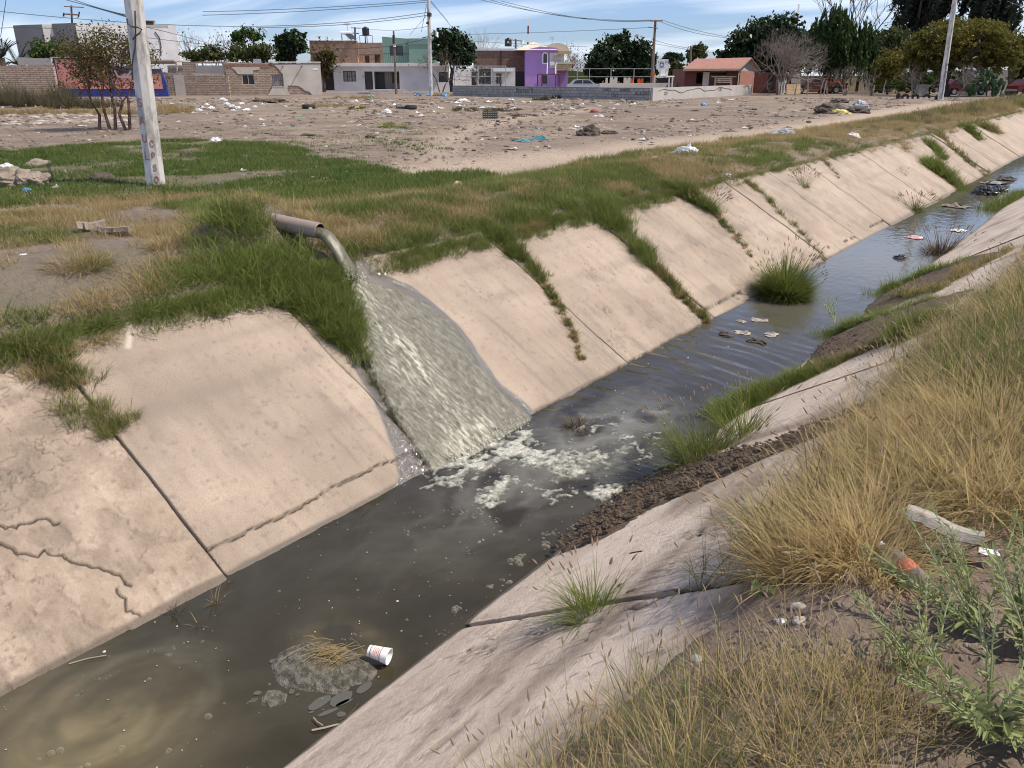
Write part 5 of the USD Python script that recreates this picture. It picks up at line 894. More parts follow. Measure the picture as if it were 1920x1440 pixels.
def tank(label, px, py0, py1, wpx, d, stand, mark=False):
    z0, z1 = zat(py1, d), zat(py0, d); p = bgpt(px, py1, d); r = wpx * d / KP / 2; hh = z1 - z0
    t = thing('water_tank', label, 'water tank', p)
    prof = [(0.001, 0), (r * 0.97, 0), (r, 0.05 * hh), (r, 0.28 * hh), (r * 0.96, 0.3 * hh), (r, 0.32 * hh), (r, 0.55 * hh), (r * 0.96, 0.57 * hh), (r, 0.59 * hh), (r, 0.78 * hh), (r * 0.8, 0.9 * hh), (r * 0.4, 0.93 * hh), (r * 0.4, hh), (0.001, hh)]
    obj('shell', trimesh.creation.revolve(prof, sections=20), 'black_plastic', t, smooth=35)
    if mark: c = -FW * (r + 0.004); o = obj('emblem', [bx(-0.17, 0.17, -0.004, 0, hh * 0.42, hh * 0.47), bx(-0.09, -0.04, -0.004, 0, hh * 0.48, hh * 0.62), bx(0.04, 0.09, -0.004, 0, hh * 0.48, hh * 0.62), bx(-0.04, 0.04, -0.004, 0, hh * 0.58, hh * 0.62)], 'white_paint', t); 
    if mark: x = UsdGeom.Xformable(o); x.AddTranslateOp().Set(Gf.Vec3d(float(c[0]), float(c[1]), 0)); x.AddRotateZOp().Set(math.degrees(YAW))
    if stand:
        o = obj('stand', [tube([(sx * r * 1.5, sy * r, -stand), (sx * r * 1.5, sy * r, -0.06)], 0.04, 4) for sx in (-1, 1) for sy in (-1, 1)] + [bx(-r * 1.6, r * 1.6, -r, r, -0.058, -0.004), tube([(-0.1, 0, -stand), (-0.1, 0, -0.06)], 0.05, 4), tube([(0.15, 0, -stand), (0.15, 0, -0.06)], 0.05, 4)], 'dark_metal', t)
tank('black plastic water tank on a steel stand over the brick storey', 686, 50, 66, 13, 99, 0.85)
tank('black plastic water tank with a white emblem on the dark brick building', 953, 71, 87, 13, 112, 0.0, True)
tank('tiny far black water tank among the trees at left', 367, 95, 103, 6, 150, 0.5)
p = bgpt(640, 75, 99); t = thing('solar_heater', 'solar water heater with tilted panel on the brick storey roof', 'solar heater', p, YAW)
obj('drum', tube([(0, 0, 0.75), (1.15, 0, 0.75)], 0.2, 10), 'white_paint', t); obj('panel', trimesh.convex.convex_hull(np.array([[0.4, 0, 0.7], [1.2, 0, 0.7], [1.2, -1.0, 0.05], [2.0, -1.0, 0.05], [0.4, 0.05, 0.62], [1.2, -1.0, 0.0]])), 'glass_dark', t); obj('frame', [tube([(x, y, -0.05), (x, 0, 0.6)], 0.03, 4) for x in (0.05, 1.1) for y in (-0.1, 0.5)], 'grey_metal', t)

# --- right of the ficus: small white house with awning, dark brick building, purple house
F = Facade(846, 966, 98, 2); t = F.thing('small_white_house', 'low white house with a metal awning behind the pipe fence', 'building'); h = F.z(127, 900); a, b, c = F.box(897, 128, 922, 158), F.box(884, 134, 893, 160), F.box(930, 137, 941, 158)
walls(t, F.w, h, 5, 'white_plaster', [a, b, c]); window(t, *a, n=2, rows=2, frame='grey_metal'); door(t, *b); window(t, *c, frame='dirty_white')
obj('awning', trimesh.convex.convex_hull(np.array([[F.u(925), -1.2, h - 0.45], [F.u(962), -1.2, h - 0.45], [F.u(925), -0.003, h - 0.1], [F.u(962), -0.003, h - 0.1], [F.u(925), -0.003, h - 0.05], [F.u(962), -0.003, h - 0.05], [F.u(925), -1.2, h - 0.4], [F.u(962), -1.2, h - 0.4]])), 'grey_metal', t)
F = Facade(888, 985, 108, 2); t = F.thing('dark_brick_building', 'dark red brick two-storey building with a white roof edge left of the purple house', 'building'); h = F.z(95, 930)
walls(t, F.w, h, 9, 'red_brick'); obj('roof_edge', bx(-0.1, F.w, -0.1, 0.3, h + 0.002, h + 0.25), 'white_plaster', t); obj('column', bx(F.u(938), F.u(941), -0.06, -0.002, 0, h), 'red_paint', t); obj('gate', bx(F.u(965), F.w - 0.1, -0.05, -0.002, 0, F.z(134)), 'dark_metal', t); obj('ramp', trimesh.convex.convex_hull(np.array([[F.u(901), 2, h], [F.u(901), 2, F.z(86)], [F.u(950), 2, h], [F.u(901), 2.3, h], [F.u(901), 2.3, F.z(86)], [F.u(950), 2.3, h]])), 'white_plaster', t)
F = Facade(985, 1066, 104, 1); t = F.thing('purple_house', 'purple two-storey house with an arched window and cream domed roof', 'building'); h = F.z(93, 1000); um = F.u(1045); hm = h + 0.35
arch = F.box(1018, 104, 1025, 118); ar = sbox(arch[0], arch[2], arch[1], arch[3]).union(shapely.Point((arch[0] + arch[1]) / 2, arch[3]).buffer((arch[1] - arch[0]) / 2)); w1 = F.box(1016, 141, 1026, 157)
obj('front_wall', upright(Polygon([(0, 0), (um, 0), (um, hm - 0.15), (F.u(1013), hm), (0, h)]).difference(ar).difference(sbox(w1[0], w1[2], w1[1], w1[3])), 0.2), 'purple_paint', t)
obj('arch_trim', upright(ar.buffer(0.13).difference(ar), 0.06).apply_translation([0, -0.062, 0]), 'white_paint', t); obj('arch_pane', upright(ar, 0.02).apply_translation([0, 0.08, 0]), 'glass_dark', t); window(t, *w1, n=1)
obj('side_wall', bx(0, 0.2, 0.202, 8, 0, h), 'purple_paint', t); obj('side_wall', upright(sbox(um + 0.003, 0, F.w, F.z(132)), 0.2).apply_translation([0, 0.6, 0]), 'purple_paint', t); obj('back_wall', bx(0.2, F.w, 8, 8.2, 0, h), 'purple_paint', t); obj('upper_block', bx(F.u(1030), F.u(1055), -0.1, -0.003, F.z(127), F.z(99)), 'dirty_white', t)
for k in range(3): obj('shutter_slat', bx(F.u(1036), F.u(1050), -0.14, -0.102, F.z(108 + k * 6), F.z(104 + k * 6)), 'kerb_concrete', t)
obj('balcony', bx(F.u(1043), F.w + 0.3, -0.9, 0.5, F.z(132), F.z(120)), 'yellow_block', t); obj('balcony_cap', bx(F.u(1043) - 0.1, F.w + 0.45, -1.0, 0.55, F.z(120) + 0.002, F.z(117)), 'beige_roof', t); obj('balcony_post', bx(F.u(1063), F.u(1066), -0.6, -0.4, F.z(117), F.z(98)), 'beige_roof', t)
def dome(x0, x1, ztop, zb, y0, y1, n=14):
    u = np.linspace(0, PI, n); xs = (x0 + x1) / 2 - np.cos(u) * (x1 - x0) / 2; zs = zb + np.sin(u) * (ztop - zb); p = [(x, z) for x, z in zip(xs, zs)] + [(x1, zb - 0.2), (x0, zb - 0.2)]
    return upright(Polygon(p), y1 - y0, y0)
zr = F.z(94)
obj('roof', trimesh.convex.convex_hull(np.array([[F.u(966), -0.3, zr], [F.u(1045), -0.3, zr], [F.u(966), 8, zr], [F.u(1045), 8, zr], [F.u(1000), 3, F.z(77)], [F.u(1006), 4.5, F.z(77)]])), 'beige_roof', t); obj('vault', dome(F.u(1022), F.u(1067), F.z(80), zr - 0.1, 0.7, 6), 'beige_roof', t, smooth=40); obj('lintel', bx(F.u(1045), F.u(1067), -0.7, 0.65, zr - 0.45, zr - 0.11), 'tan_trim', t)
# pipe fence before the small white house
F = Facade(852, 950, 84, 3); t = F.thing('pipe_fence', 'galvanised pipe frame fence in front of the small white house', 'fence')
for x in (852, 897, 921, 948): obj('post', tube([(F.u(x), 0, 0), (F.u(x), 0, F.z(123))], 0.045, 6), 'grey_metal', t)
for y in (124, 143): obj('rail', tube([(0, 0, F.z(y)), (F.w, 0, F.z(y))], 0.035, 6), 'grey_metal', t)

# --- the block wall of the sports court
C0, C1, C2 = ahead(848, 76), ahead(1220, 61.0), ahead(1412, 80)
def straight_wall(name, label, A, B, hA, hB, m, thick=0.2):
    d = B - A; L = np.hypot(d[0], d[1]); t = thing(name, label, 'wall', A, math.atan2(d[1], d[0])); obj('wall', upright(Polygon([(0, -0.1), (L, -0.1), (L, hB), (0, hA)]), thick), m, t); return t, L
hA, hB, hC = zat(159.5, 76) - GZ, zat(164, 61) - GZ, zat(158, 80) - GZ
tw, LW = straight_wall('block_wall', 'long grey concrete block wall of the court with black scrawled writing', C0, C1, hA, hB, 'grey_block')
def scrawl(text, u, z, h, parent, m='black_graffiti', y=-0.012, rot=0.0):
    tm = text_mesh(text, h, 0.006); v = tm.vertices; c, s = math.cos(rot), math.sin(rot)
    v = np.stack([u + v[:, 0] * c - v[:, 1] * s, y + v[:, 2] * 1.0 - 0.0, z + v[:, 0] * s + v[:, 1] * c], 1)
    obj('writing', TM(v, tm.faces), m, parent)
kx = lambda px: np.clip((px - 848) / (1220 - 848), 0, 1) ** 1.12 * LW
scrawl('Racles 8', kx(1001), 0.38, 0.36, tw); scrawl('Cuz', kx(1165), 0.22, 0.28, tw); scrawl('ALEXAS', kx(1199), 0.36, 0.26, tw); scrawl('BAEZ', kx(1156), 0.62, 0.16, tw); scrawl('RAMIREZ', kx(1178), 0.62, 0.15, tw)
tr, LR = straight_wall('block_wall', 'sunlit right-hand return of the court wall with faint black scrawls', C1 + np.array([*(RT * 0.22), 0]), C2, hB, hC, 'grey_plaster')
scrawl('CUT', 2.0, 0.35, 0.22, tr); scrawl('Forr', 13.5, 0.45, 0.35, tr)
st, cu = C1, np.linspace(0, 1, 30); obj('scribble', tube(np.stack([1 + 16 * cu, 0 * cu - 0.01, 0.62 + 0.12 * np.sin(cu * 17) + 0.05 * np.sin(cu * 41)], 1), 0.02, 4), 'black_graffiti', tr)
tb, _ = straight_wall('block_wall', 'low far side wall of the court seen over the front wall', ahead(1125, 84), ahead(1415, 90), 1.0, 1.0, 'grey_plaster')
F = Facade(938, 939.5, 74, 0); t = F.thing('fence_post', 'dark leaning post in front of the court wall', 'post'); obj('post', tube([(0, 0, 0), (0.02, 0, F.z(141))], 0.06, 6), 'dark_metal', t)
F = Facade(1064, 1226, 100, 0); t = F.thing('court_fence', 'tall pipe fence posts and rails behind the court', 'fence')
for x in (1082, 1105, 1145, 1188, 1226): obj('post', tube([(F.u(x), 0, 0), (F.u(x), 0, F.z(128))], 0.05, 6), 'grey_metal', t)
for y in (129, 144): obj('rail', tube([(0, 0, F.z(y)), (F.w, 0, F.z(y))], 0.035, 6), 'grey_metal', t)
F = Facade(1050, 1130, 112, 0); wallthing('green_garden_wall', 'olive green wall between the purple house and the dark trees', 'wall', F, 'green_wall', [(0, 0), (F.w, 0), (F.w, F.z(141)), (F.w * 0.9, F.z(136)), (F.w * 0.5, F.z(134)), (0, F.z(131))], 0.3)
def hoop(label, xl, xr, yt, yb, px0, px1, d, psi, board, seed):
    F = Facade(px0, px1, d, psi); t = F.thing('basketball_hoop', label, 'basketball hoop')
    q = F.box(xl, yt, xr, yb); f = 0.05
    if board:
        obj('backboard', bx(*q[:2], -0.03, 0.0, q[2], q[3]), 'white_paint', t); c = (q[0] + q[1]) / 2; e = F.box(1235.5, 118, 1242.5, 125.5)
        obj('target_square', [bx(e[0], e[1], -0.045, -0.033, e[2], e[2] + f), bx(e[0], e[1], -0.045, -0.033, e[3] - f, e[3]), bx(e[0], e[0] + f, -0.045, -0.033, e[2] + f, e[3] - f), bx(e[1] - f, e[1], -0.045, -0.033, e[2] + f, e[3] - f)], 'black_graffiti', t)
        scrawl('Luis 2011', q[0] + 0.1, q[3] - 0.32, 0.2, t, y=-0.05)
        th = np.linspace(0, 2 * PI, 17); obj('ring', tube(np.stack([c + 0.23 * np.cos(th), -0.3 + 0.23 * np.sin(th), np.full(17, q[2] + 0.15)], 1), 0.015, 5, caps=False), 'orange_paint', t)
        obj('support', [tube([(F.u(1237), 0.02, F.z(114)), (F.u(1237), 0.25, F.z(146))], 0.06, 5), tube([(F.u(1246), 0.02, F.z(114)), (F.u(1250), 0.3, F.z(146))], 0.06, 5), tube([(F.u(1251), 0.05, F.z(125)), (F.u(1251), 0.05, F.z(145))], 0.05, 5)], 'cream_plastic', t); obj('frame', [tube([(F.u(1228), 0.3, F.z(143.5)), (F.u(1265), 0.3, F.z(143.5))], 0.06, 5), tube([(F.u(1229), 0.3, 0), (F.u(1229), 0.3, F.z(141))], 0.07, 5), tube([(F.u(1256), 0.3, 0), (F.u(1256), 0.3, F.z(143))], 0.07, 5), tube([(F.u(1262), 0.3, 0), (F.u(1262), 0.3, F.z(143))], 0.07, 5)], 'cream_plastic', t)
    else:
        obj('support', [tube([(F.u(1026), 0, F.z(117)), (F.u(1026), 0, F.z(128)), (F.u(1025), 0, F.z(139))], 0.06, 5), tube([(F.u(1043), 0, F.z(117)), (F.u(1041), 0, F.z(123)), (F.u(1041.5), 0, F.z(139))], 0.07, 5)], 'white_paint', t)
        obj('frame', [tube([(F.u(x), 0, 0), (F.u(x), 0, F.z(139))], 0.06, 5) for x in (1008, 1016, 1042, 1050)] + [tube([(F.u(1007), 0, F.z(139)), (F.u(1050), 0, F.z(139))], 0.05, 5)], 'red_paint', t)
        obj('backboard', bx(F.u(1031), F.u(1039), 0.05, 0.09, F.z(122), F.z(116)), 'white_paint', t)
hoop('old basketball frame without a board in front of the purple house', 0, 0, 0, 0, 1008, 1050, 86, 0, False, 1); hoop('basketball hoop with a white backboard and black target square', 1229.5, 1251, 111, 130, 1229, 1266, 80, 0, True, 2)
def barrier(label, xl, xr, y0, d, m):
    F = Facade(xl, xr, d, 0); t = F.thing('barrier', label, 'barrier', 'plastic barriers under the court trees'); w, h = F.w, F.z(y0)
    obj('body', upright(Polygon([(0, 0), (w, 0), (w, h * 0.25), (w * 0.96, h), (w * 0.62, h), (w * 0.58, h * 0.86), (w * 0.42, h * 0.86), (w * 0.38, h), (w * 0.04, h), (0, h * 0.25)]), 0.45), m, t)
barrier('cream plastic barrier, the left one under the court trees', 1144, 1158, 145, 96, 'cream_plastic'); barrier('cream plastic barrier touching the narrow orange one', 1170, 1182.5, 145.5, 96, 'cream_plastic'); barrier('narrow orange plastic barrier beside a cream one', 1183, 1188, 147, 96, 'orange_plastic'); barrier('orange plastic barrier standing alone under the court trees', 1196, 1207, 147.5, 96, 'orange_plastic'); barrier('sliver of a cream plastic barrier left of the tree trunks', 1136, 1140, 146, 97, 'cream_plastic')
p = bgpt(1226, 140, 92); t = thing('orange_sign', 'round orange sign by the court fence', 'sign', p, YAW); obj('disc', tube([(0, -0.02, 0), (0, 0.02, 0)], 0.22, 12), 'orange_plastic', t); obj('post', tube([(0, 0.03, -p[2] + GZ), (0, 0.03, -0.2)], 0.03, 5), 'grey_metal', t)

def car(label, px0, px1, d, psi, m, L=4.2, hh=1.42, kind='car', name='parked_car', dz=0.0):
    F = Facade(px0, px1, d, psi); t = F.thing(name, label, kind); w = 1.7; s = L / 4.2
    if kind == 'pickup':
        prof = [(0, 0.45), (0, 0.95), (1.75, 1.0), (1.85, 1.02), (1.95, 1.6), (3.0, 1.62), (3.4, 1.08), (4.9, 1.0), (5.0, 0.5), (4.5, 0.45), (4.4, 0.75), (3.6, 0.75), (3.5, 0.45), (1.5, 0.45), (1.4, 0.75), (0.6, 0.75), (0.5, 0.45)]; win = [(2.05, 1.08), (2.08, 1.52), (2.95, 1.54), (3.25, 1.1)]; wh = (1.0, 4.0); R = 0.36
    else:
        prof = [(0, 0.4), (0.02, 0.85), (0.35, 0.98), (0.75, 1.36), (1.5, 1.44), (2.5, 1.40), (3.1, 0.98), (4.1, 0.82), (4.2, 0.42), (3.75, 0.35), (3.65, 0.62), (3.05, 0.62), (2.95, 0.35), (1.2, 0.35), (1.1, 0.62), (0.5, 0.62), (0.4, 0.35)]; win = [(0.62, 0.98), (0.92, 1.32), (1.5, 1.37), (2.42, 1.33), (2.85, 0.99)]; wh = (0.8, 3.35); R = 0.31
    obj('body', upright(Polygon([(a * s, b + dz) for a, b in prof]), w), m, t)
    P = Polygon([(a * s, b + dz) for a, b in win]); mid = P.centroid.x
    for y in (-0.012, w + 0.004): obj('side_window', upright(P, 0.008, y), 'glass_dark', t)
    obj('pillar', upright(sbox(mid - 0.04, win[0][1] + dz, mid + 0.04, win[2][1] + dz), 0.01, -0.024), m, t)
    for x in wh:
        for y in (-0.03, w - 0.17): o = obj('wheel', tube([(x * s, y, R + dz), (x * s, y + 0.2, R + dz)], R, 14), 'rubber', t); obj('rim', tube([(x * s, y - 0.012, R + dz), (x * s, y - 0.003, R + dz)], R * 0.6, 10), 'grey_metal', o)
    obj('headlight', bx(L * (5.0 / 4.9 if kind == 'pickup' else 1) - 0.1, L * 1.0 + 0.01, 0.1, 0.4, 0.68 + dz, 0.82 + dz), 'white_paint', t); obj('bumper', bx(-0.06, -0.003, 0.05, w - 0.05, 0.42 + dz, 0.6 + dz), 'grey_metal', t)
car('silver hatchback parked behind the court wall before the olive wall', 1064, 1104, 95, 0, 'silver_paint', dz=-0.12); car('dark car partly hidden behind the court hoop frame', 1228, 1254, 99, 0, 'glass_dark', dz=0.1)

# --- red-roofed shed
F = Facade(1283, 1383, 84, 3); t = F.thing('red_roof_shed', 'long low shed with a red tiled roof and red walls darkened in colour for eave shade', 'shed'); hw = F.z(129, 1330); w = F.w; dp = 5.0; dr = F.box(1305, 136, 1317, 157); wn = F.box(1330, 133, 1362, 140)
walls(t, w, hw, dp, 'red_paint', [dr, wn]); obj('pale_panel', bx(F.u(1317.5), F.u(1329), -0.03, -0.003, 0, F.z(135)), 'cream_plaster', t); obj('bars', [tube([(wn[0] + (wn[1] - wn[0]) * i / 10, 0.03, wn[2]), (wn[0] + (wn[1] - wn[0]) * i / 10, 0.03, wn[3])], 0.02, 4) for i in range(11)], 'dark_metal', t, kind='stuff')
g0 = (w, 0.0); ang = math.radians(38)
def gable(u, z, y): return (w - 0.02 + u * math.cos(ang), y + u * math.sin(ang), z)
gl = 3.3
obj('gable_wall', trimesh.convex.convex_hull(np.array([gable(0.05, 0, -0.1), gable(gl, 0, -0.1), gable(0.05, hw - 0.05, -0.1), gable(gl, hw - 0.05, -0.1), gable(gl / 2, hw + 0.75, -0.1), gable(0.05, 0, 0.1), gable(gl, 0, 0.1), gable(0.05, hw - 0.05, 0.1), gable(gl, hw - 0.05, 0.1), gable(gl / 2, hw + 0.75, 0.1)])), 'grey_plaster', t)
obj('gable_door', trimesh.convex.convex_hull(np.array([gable(0.3, 0.1, -0.2), gable(gl - 0.6, 0.1, -0.2), gable(0.3, hw - 0.2, -0.2), gable(gl - 0.6, hw - 0.2, -0.2), gable(0.3, 0.1, -0.13), gable(gl - 0.6, 0.1, -0.13), gable(0.3, hw - 0.2, -0.13), gable(gl - 0.6, hw - 0.2, -0.13)])), 'red_tile', t)
e0, e1 = np.array([-0.35, -0.7, hw - 0.1]), np.array(gable(-0.2, hw - 0.08, -0.7)); r0, r1 = np.array([1.5, 1.9, hw + 0.85]), np.array(gable(gl / 2, hw + 0.95, -0.6)); b1 = np.array(gable(gl + 0.4, hw - 0.2, -0.4))
sl = lambda A: trimesh.convex.convex_hull(np.vstack([A, A + [0, 0, 0.09]]))
obj('roof', sl(np.array([e0, e1, r1, r0])), 'red_tile', t); obj('roof', sl(np.array([r1 + [0.01, 0.01, 0], b1, b1 + [0, 2, 0], r0 + [2, 2, -0.6]])), 'red_tile', t); obj('fascia', tube([e0 - [0, 0, 0.06], e1 - [0, 0, 0.06]], 0.07, 4), 'pole_wood', t); obj('barge_board', tube([e1, r1, b1], 0.06, 4), 'pole_wood', t)
for i, (a, b) in enumerate([(1336, 146), (1336, 149.5), (1337, 153)]):
    o = F.box(a, b, a + 25, b + 2.4); t2 = thing('timber', ['topmost rail of the timber stack by the shed', 'middle timber of the stack by the shed', 'lowest timber of the stack by the shed'][i], 'timber', F.loc, F.rz); obj('beam', bx(o[0], o[1], -1.6, -1.4, o[2], o[3]), 'weathered_wood', t2)
t2 = thing('timber_rack', 'upright posts of the timber rack before the shed', 'rack', F.loc, F.rz); [obj('post', bx(F.u(x), F.u(x) + 0.16, -1.35, -1.2, 0, F.z(143)), 'weathered_wood', t2) for x in (1333, 1362)]; obj('rail', bx(F.u(1326), F.u(1372), -1.39, -1.352, F.z(144.5), F.z(143)), 'weathered_wood', t2)

# --- houses half hidden by the trees at right
def simple_house(label, xl, xr, yt, d, psi, m, holes=(), depth=5):
    F = Facade(xl, xr, d, psi); t = F.thing('hidden_house', label, 'building'); H = F.z(yt, (xl + xr) / 2); hs = [F.box(*q) for q in holes]
    walls(t, F.w, H, depth, m, hs); [door(t, *q, m='dark_opening') for q in hs]; return t
simple_house('maroon lean-to wall right of the red-roofed shed', 1411, 1468, 136, 86, 2, 'red_paint', [(1440, 140, 1450, 170)])
simple_house('pale pink house front with a dark doorway behind the bare tree', 1466, 1502, 138, 90, 2, 'dirty_white', [(1475.5, 141, 1484, 172)])
t = simple_house('orange-red painted house front under the willow', 1552, 1582, 148, 92, 2, 'orange_paint', [])
simple_house('cream house with dark doorway behind the small yellow tree', 1583, 1640, 146, 95, 2, 'yellow_wall', [(1606, 152, 1612, 174)])
simple_house('red-trimmed yellow house behind the palo verde', 1668, 1730, 138, 94, 2, 'yellow_wall', [(1690, 150, 1700, 172)])
F = Facade(1668, 1673, 92, 0); t = F.thing('red_column', 'red painted column in front of the yellow house', 'column'); obj('shaft', bx(0, F.w, 0, 0.35, 0, F.z(136)), 'red_paint', t)
simple_house('pale grey house gable between the cactus and the right-hand tree', 1852, 1894, 131, 80, 0, 'dirty_white')
simple_house('long pale wall, coloured dark for tree shade, far behind the trees between willow and palo verde', 1500, 1700, 142, 110, 2, 'shade_dark_plaster')
simple_house('house wall coloured dark for tree shade left of the leaning pole', 1715, 1850, 140, 96, 2, 'shade_dark_plaster', [(1742, 148, 1748, 172)])
car('maroon and white pickup truck parked under the willow', 1481, 1528, 84, 2, 'maroon_paint', 5.0, kind='pickup', name='pickup_truck'); car('white van-like pickup, coloured dark for shade, behind the thin trees', 1634, 1670, 88, 2, 'dark_metal', 5.0, kind='pickup', name='pickup_truck')  # second pickup is a white one, its shade painted as a dark body
car('red car dimmed in colour for tree shade, parked behind the leaning pole', 1777, 1800, 78, 2, 'dimmed_red', 4.2); car('red car at the right edge of the picture', 1912, 1960, 74, 2, 'dimmed_red', 4.2)
F = Facade(1478, 1504, 79, 0); t = F.thing('plywood_sheet', 'pale plywood sheet standing before the maroon pickup', 'board'); obj('sheet', trimesh.convex.convex_hull(np.array([[0, 0, 0.1], [F.w, 0, 0.12], [0, 0.3, F.z(158)], [F.w, 0.3, F.z(157)], [0, 0.03, 0.1], [F.w, 0.03, 0.12], [0, 0.33, F.z(158)], [F.w, 0.33, F.z(157)]])), 'tan_trim', t)
F = Facade(1455, 1690, 78, 1); t = F.thing('stake_fence', 'crooked fence of rough wooden stakes under the willow and small trees', 'fence'); r = np.random.default_rng(5)
for x, y in [(1463, 150), (1470, 152), (1493, 146), (1517, 142), (1542, 147), (1548, 155), (1555, 151), (1590, 160), (1620, 158), (1627, 150), (1633, 153), (1641, 159), (1660, 150)]:
    k = r.normal(0, 0.18); obj('stake', tube([(F.u(x), 0, -0.1), (F.u(x) + k * 0.4, r.normal(0, 0.08), F.z(y) * 0.5), (F.u(x) + k * 1.3, 0, F.z(y))], [0.075, 0.06, 0.04], 5), 'weathered_wood', t)
obj('wire', [tube([(0, 0, z), (F.w, 0, z - 0.05)], 0.012, 3) for z in (0.5, 0.9)], 'wire', t)
F = Facade(1462, 1474, 79, 0); t = F.thing('junk_frame', 'pale junk frame leaning by the bare tree trunk', 'scrap'); obj('frame', [tube([(F.u(x), 0, 0), (F.u(x) + 0.05, 0.1, F.z(y))], 0.05, 4) for x, y in ((1463, 152), (1467, 154), (1472, 151))] + [tube([(F.u(1463), 0.05, F.z(160)), (F.u(1472), 0.05, F.z(159))], 0.04, 4)], 'dirty_white', t)
F = Facade(1720, 1745, 80, 0); t = F.thing('metal_drum', 'old grey box-like drum in the shade left of the leaning pole', 'drum'); obj('box', bx(F.u(1726), F.u(1744), 0, 0.7, 0, F.z(160)), 'grey_metal', t); obj('lid', bx(F.u(1725.5), F.u(1744.5), -0.03, 0.73, F.z(160) + 0.002, F.z(159)), 'grey_metal', t)
F = Facade(1882, 1884, 74, 0); t = F.thing('fence_post', 'short dark post left of the right-hand tree', 'post'); obj('post', tube([(0, 0, -0.1), (0.05, 0, F.z(152))], 0.08, 6), 'pole_wood', t)

# --- half-buried tyres
def tyre(label, px, py, d, R, r, mode, rz=0.0, group=None):
    p = foot(px, d); p[2] = zat(py, d) if mode != 'flat' else float(gz(p[0], p[1])) + r * 0.8
    t = thing('old_tyre', label, 'tyre', p, rz, group); a = np.linspace(0, 2 * PI, 25); b = np.linspace(0, 2 * PI, 11); A, B = np.meshgrid(a, b, indexing='ij')
    rr = R - r + r * np.cos(B) * 0.85; q = np.stack([rr * np.cos(A), r * 1.05 * np.sin(B), rr * np.sin(A)], -1) if mode != 'flat' else np.stack([rr * np.cos(A), rr * np.sin(A), r * 1.05 * np.sin(B)], -1)
    obj('tread', TM(q.reshape(-1, 3), gridfaces(25, 11)), 'rubber', t, smooth=True)
    th = a[:, None]; ri = (R - 1.75 * r); rim = [tube(np.stack([ri * np.cos(a), 0 * a, ri * np.sin(a)], 1) if mode != 'flat' else np.stack([ri * np.cos(a), ri * np.sin(a), 0 * a], 1), 0.02, 4, caps=False)]; obj('bead', rim, 'black_plastic', t)
for i, (x, l) in enumerate([(1697, 'left half-buried tyre arch in the row by the leaning pole'), (1716, 'middle half-buried tyre arch in the row by the leaning pole'), (1737, 'right half-buried tyre arch in the row by the leaning pole')]): tyre(l, x, 182.5, 66, 0.32, 0.10, 'up', YAW)
tyre('half-buried tyre just touching the foot of the leaning pole', 1756, 184, 64, 0.26, 0.1, 'up', YAW + 0.8); tyre('half-buried tyre seen edge-on at the left end of the row', 1684, 180, 66, 0.28, 0.12, 'up', YAW + 1.5)
tyre('black tyre lying flat in the dirt below the white house', 770, 206, 45, 0.36, 0.12, 'flat'); tyre('sunken dark tyre lying in the dry grass below the adobe house', 579, 206, 46, 0.38, 0.12, 'flat')
# ---------------------------------------------------------------- trees
leafmat('ficus_leaf', [(0.020, 0.038, 0.011), (0.032, 0.058, 0.016), (0.05, 0.080, 0.024), (0.08, 0.112, 0.036)], tr=0.2, rough=0.4, spec=0.4)
leafmat('willow_leaf', [(0.040, 0.068, 0.018), (0.06, 0.095, 0.024), (0.09, 0.13, 0.034), (0.14, 0.16, 0.048)])
leafmat('casuarina_leaf', [(0.030, 0.038, 0.026), (0.046, 0.055, 0.038), (0.065, 0.072, 0.052), (0.085, 0.08, 0.06)])
leafmat('palo_verde_leaf', [(0.14, 0.125, 0.026), (0.19, 0.155, 0.034), (0.25, 0.18, 0.042), (0.14, 0.15, 0.032), (0.30, 0.21, 0.05)], tr=0.4)
leafmat('olive_leaf', [(0.075, 0.085, 0.028), (0.11, 0.11, 0.038), (0.15, 0.13, 0.05)]); leafmat('fresh_leaf', [(0.05, 0.085, 0.018), (0.08, 0.12, 0.026), (0.11, 0.15, 0.034)]); leafmat('yellow_leaf', [(0.14, 0.12, 0.022), (0.20, 0.165, 0.032), (0.11, 0.11, 0.025)])
leafmat('red_leaf', [(0.14, 0.06, 0.05), (0.20, 0.10, 0.085), (0.10, 0.06, 0.045)]); leafmat('acacia_leaf', [(0.09, 0.075, 0.022), (0.13, 0.10, 0.032), (0.17, 0.125, 0.045), (0.075, 0.08, 0.025)])
leafmat('pink_bloom', [(0.40, 0.15, 0.15), (0.5, 0.25, 0.22)]); leafmat('scrub_leaf', [(0.10, 0.085, 0.045), (0.15, 0.12, 0.065), (0.19, 0.155, 0.09), (0.085, 0.085, 0.04)]); leafmat('cactus_skin', [(0.045, 0.075, 0.030), (0.06, 0.095, 0.038), (0.08, 0.11, 0.05)], tr=0.0)
flat('bark', (0.095, 0.07, 0.052), var=0.3, scale=4, stretch=(1, 1, 0.2)); flat('grey_bark', (0.18, 0.145, 0.118), var=0.25, scale=4, stretch=(1, 1, 0.2)); flat('dark_bark', (0.045, 0.033, 0.027), var=0.3, scale=4); flat('red_bark', (0.10, 0.055, 0.04), var=0.3)

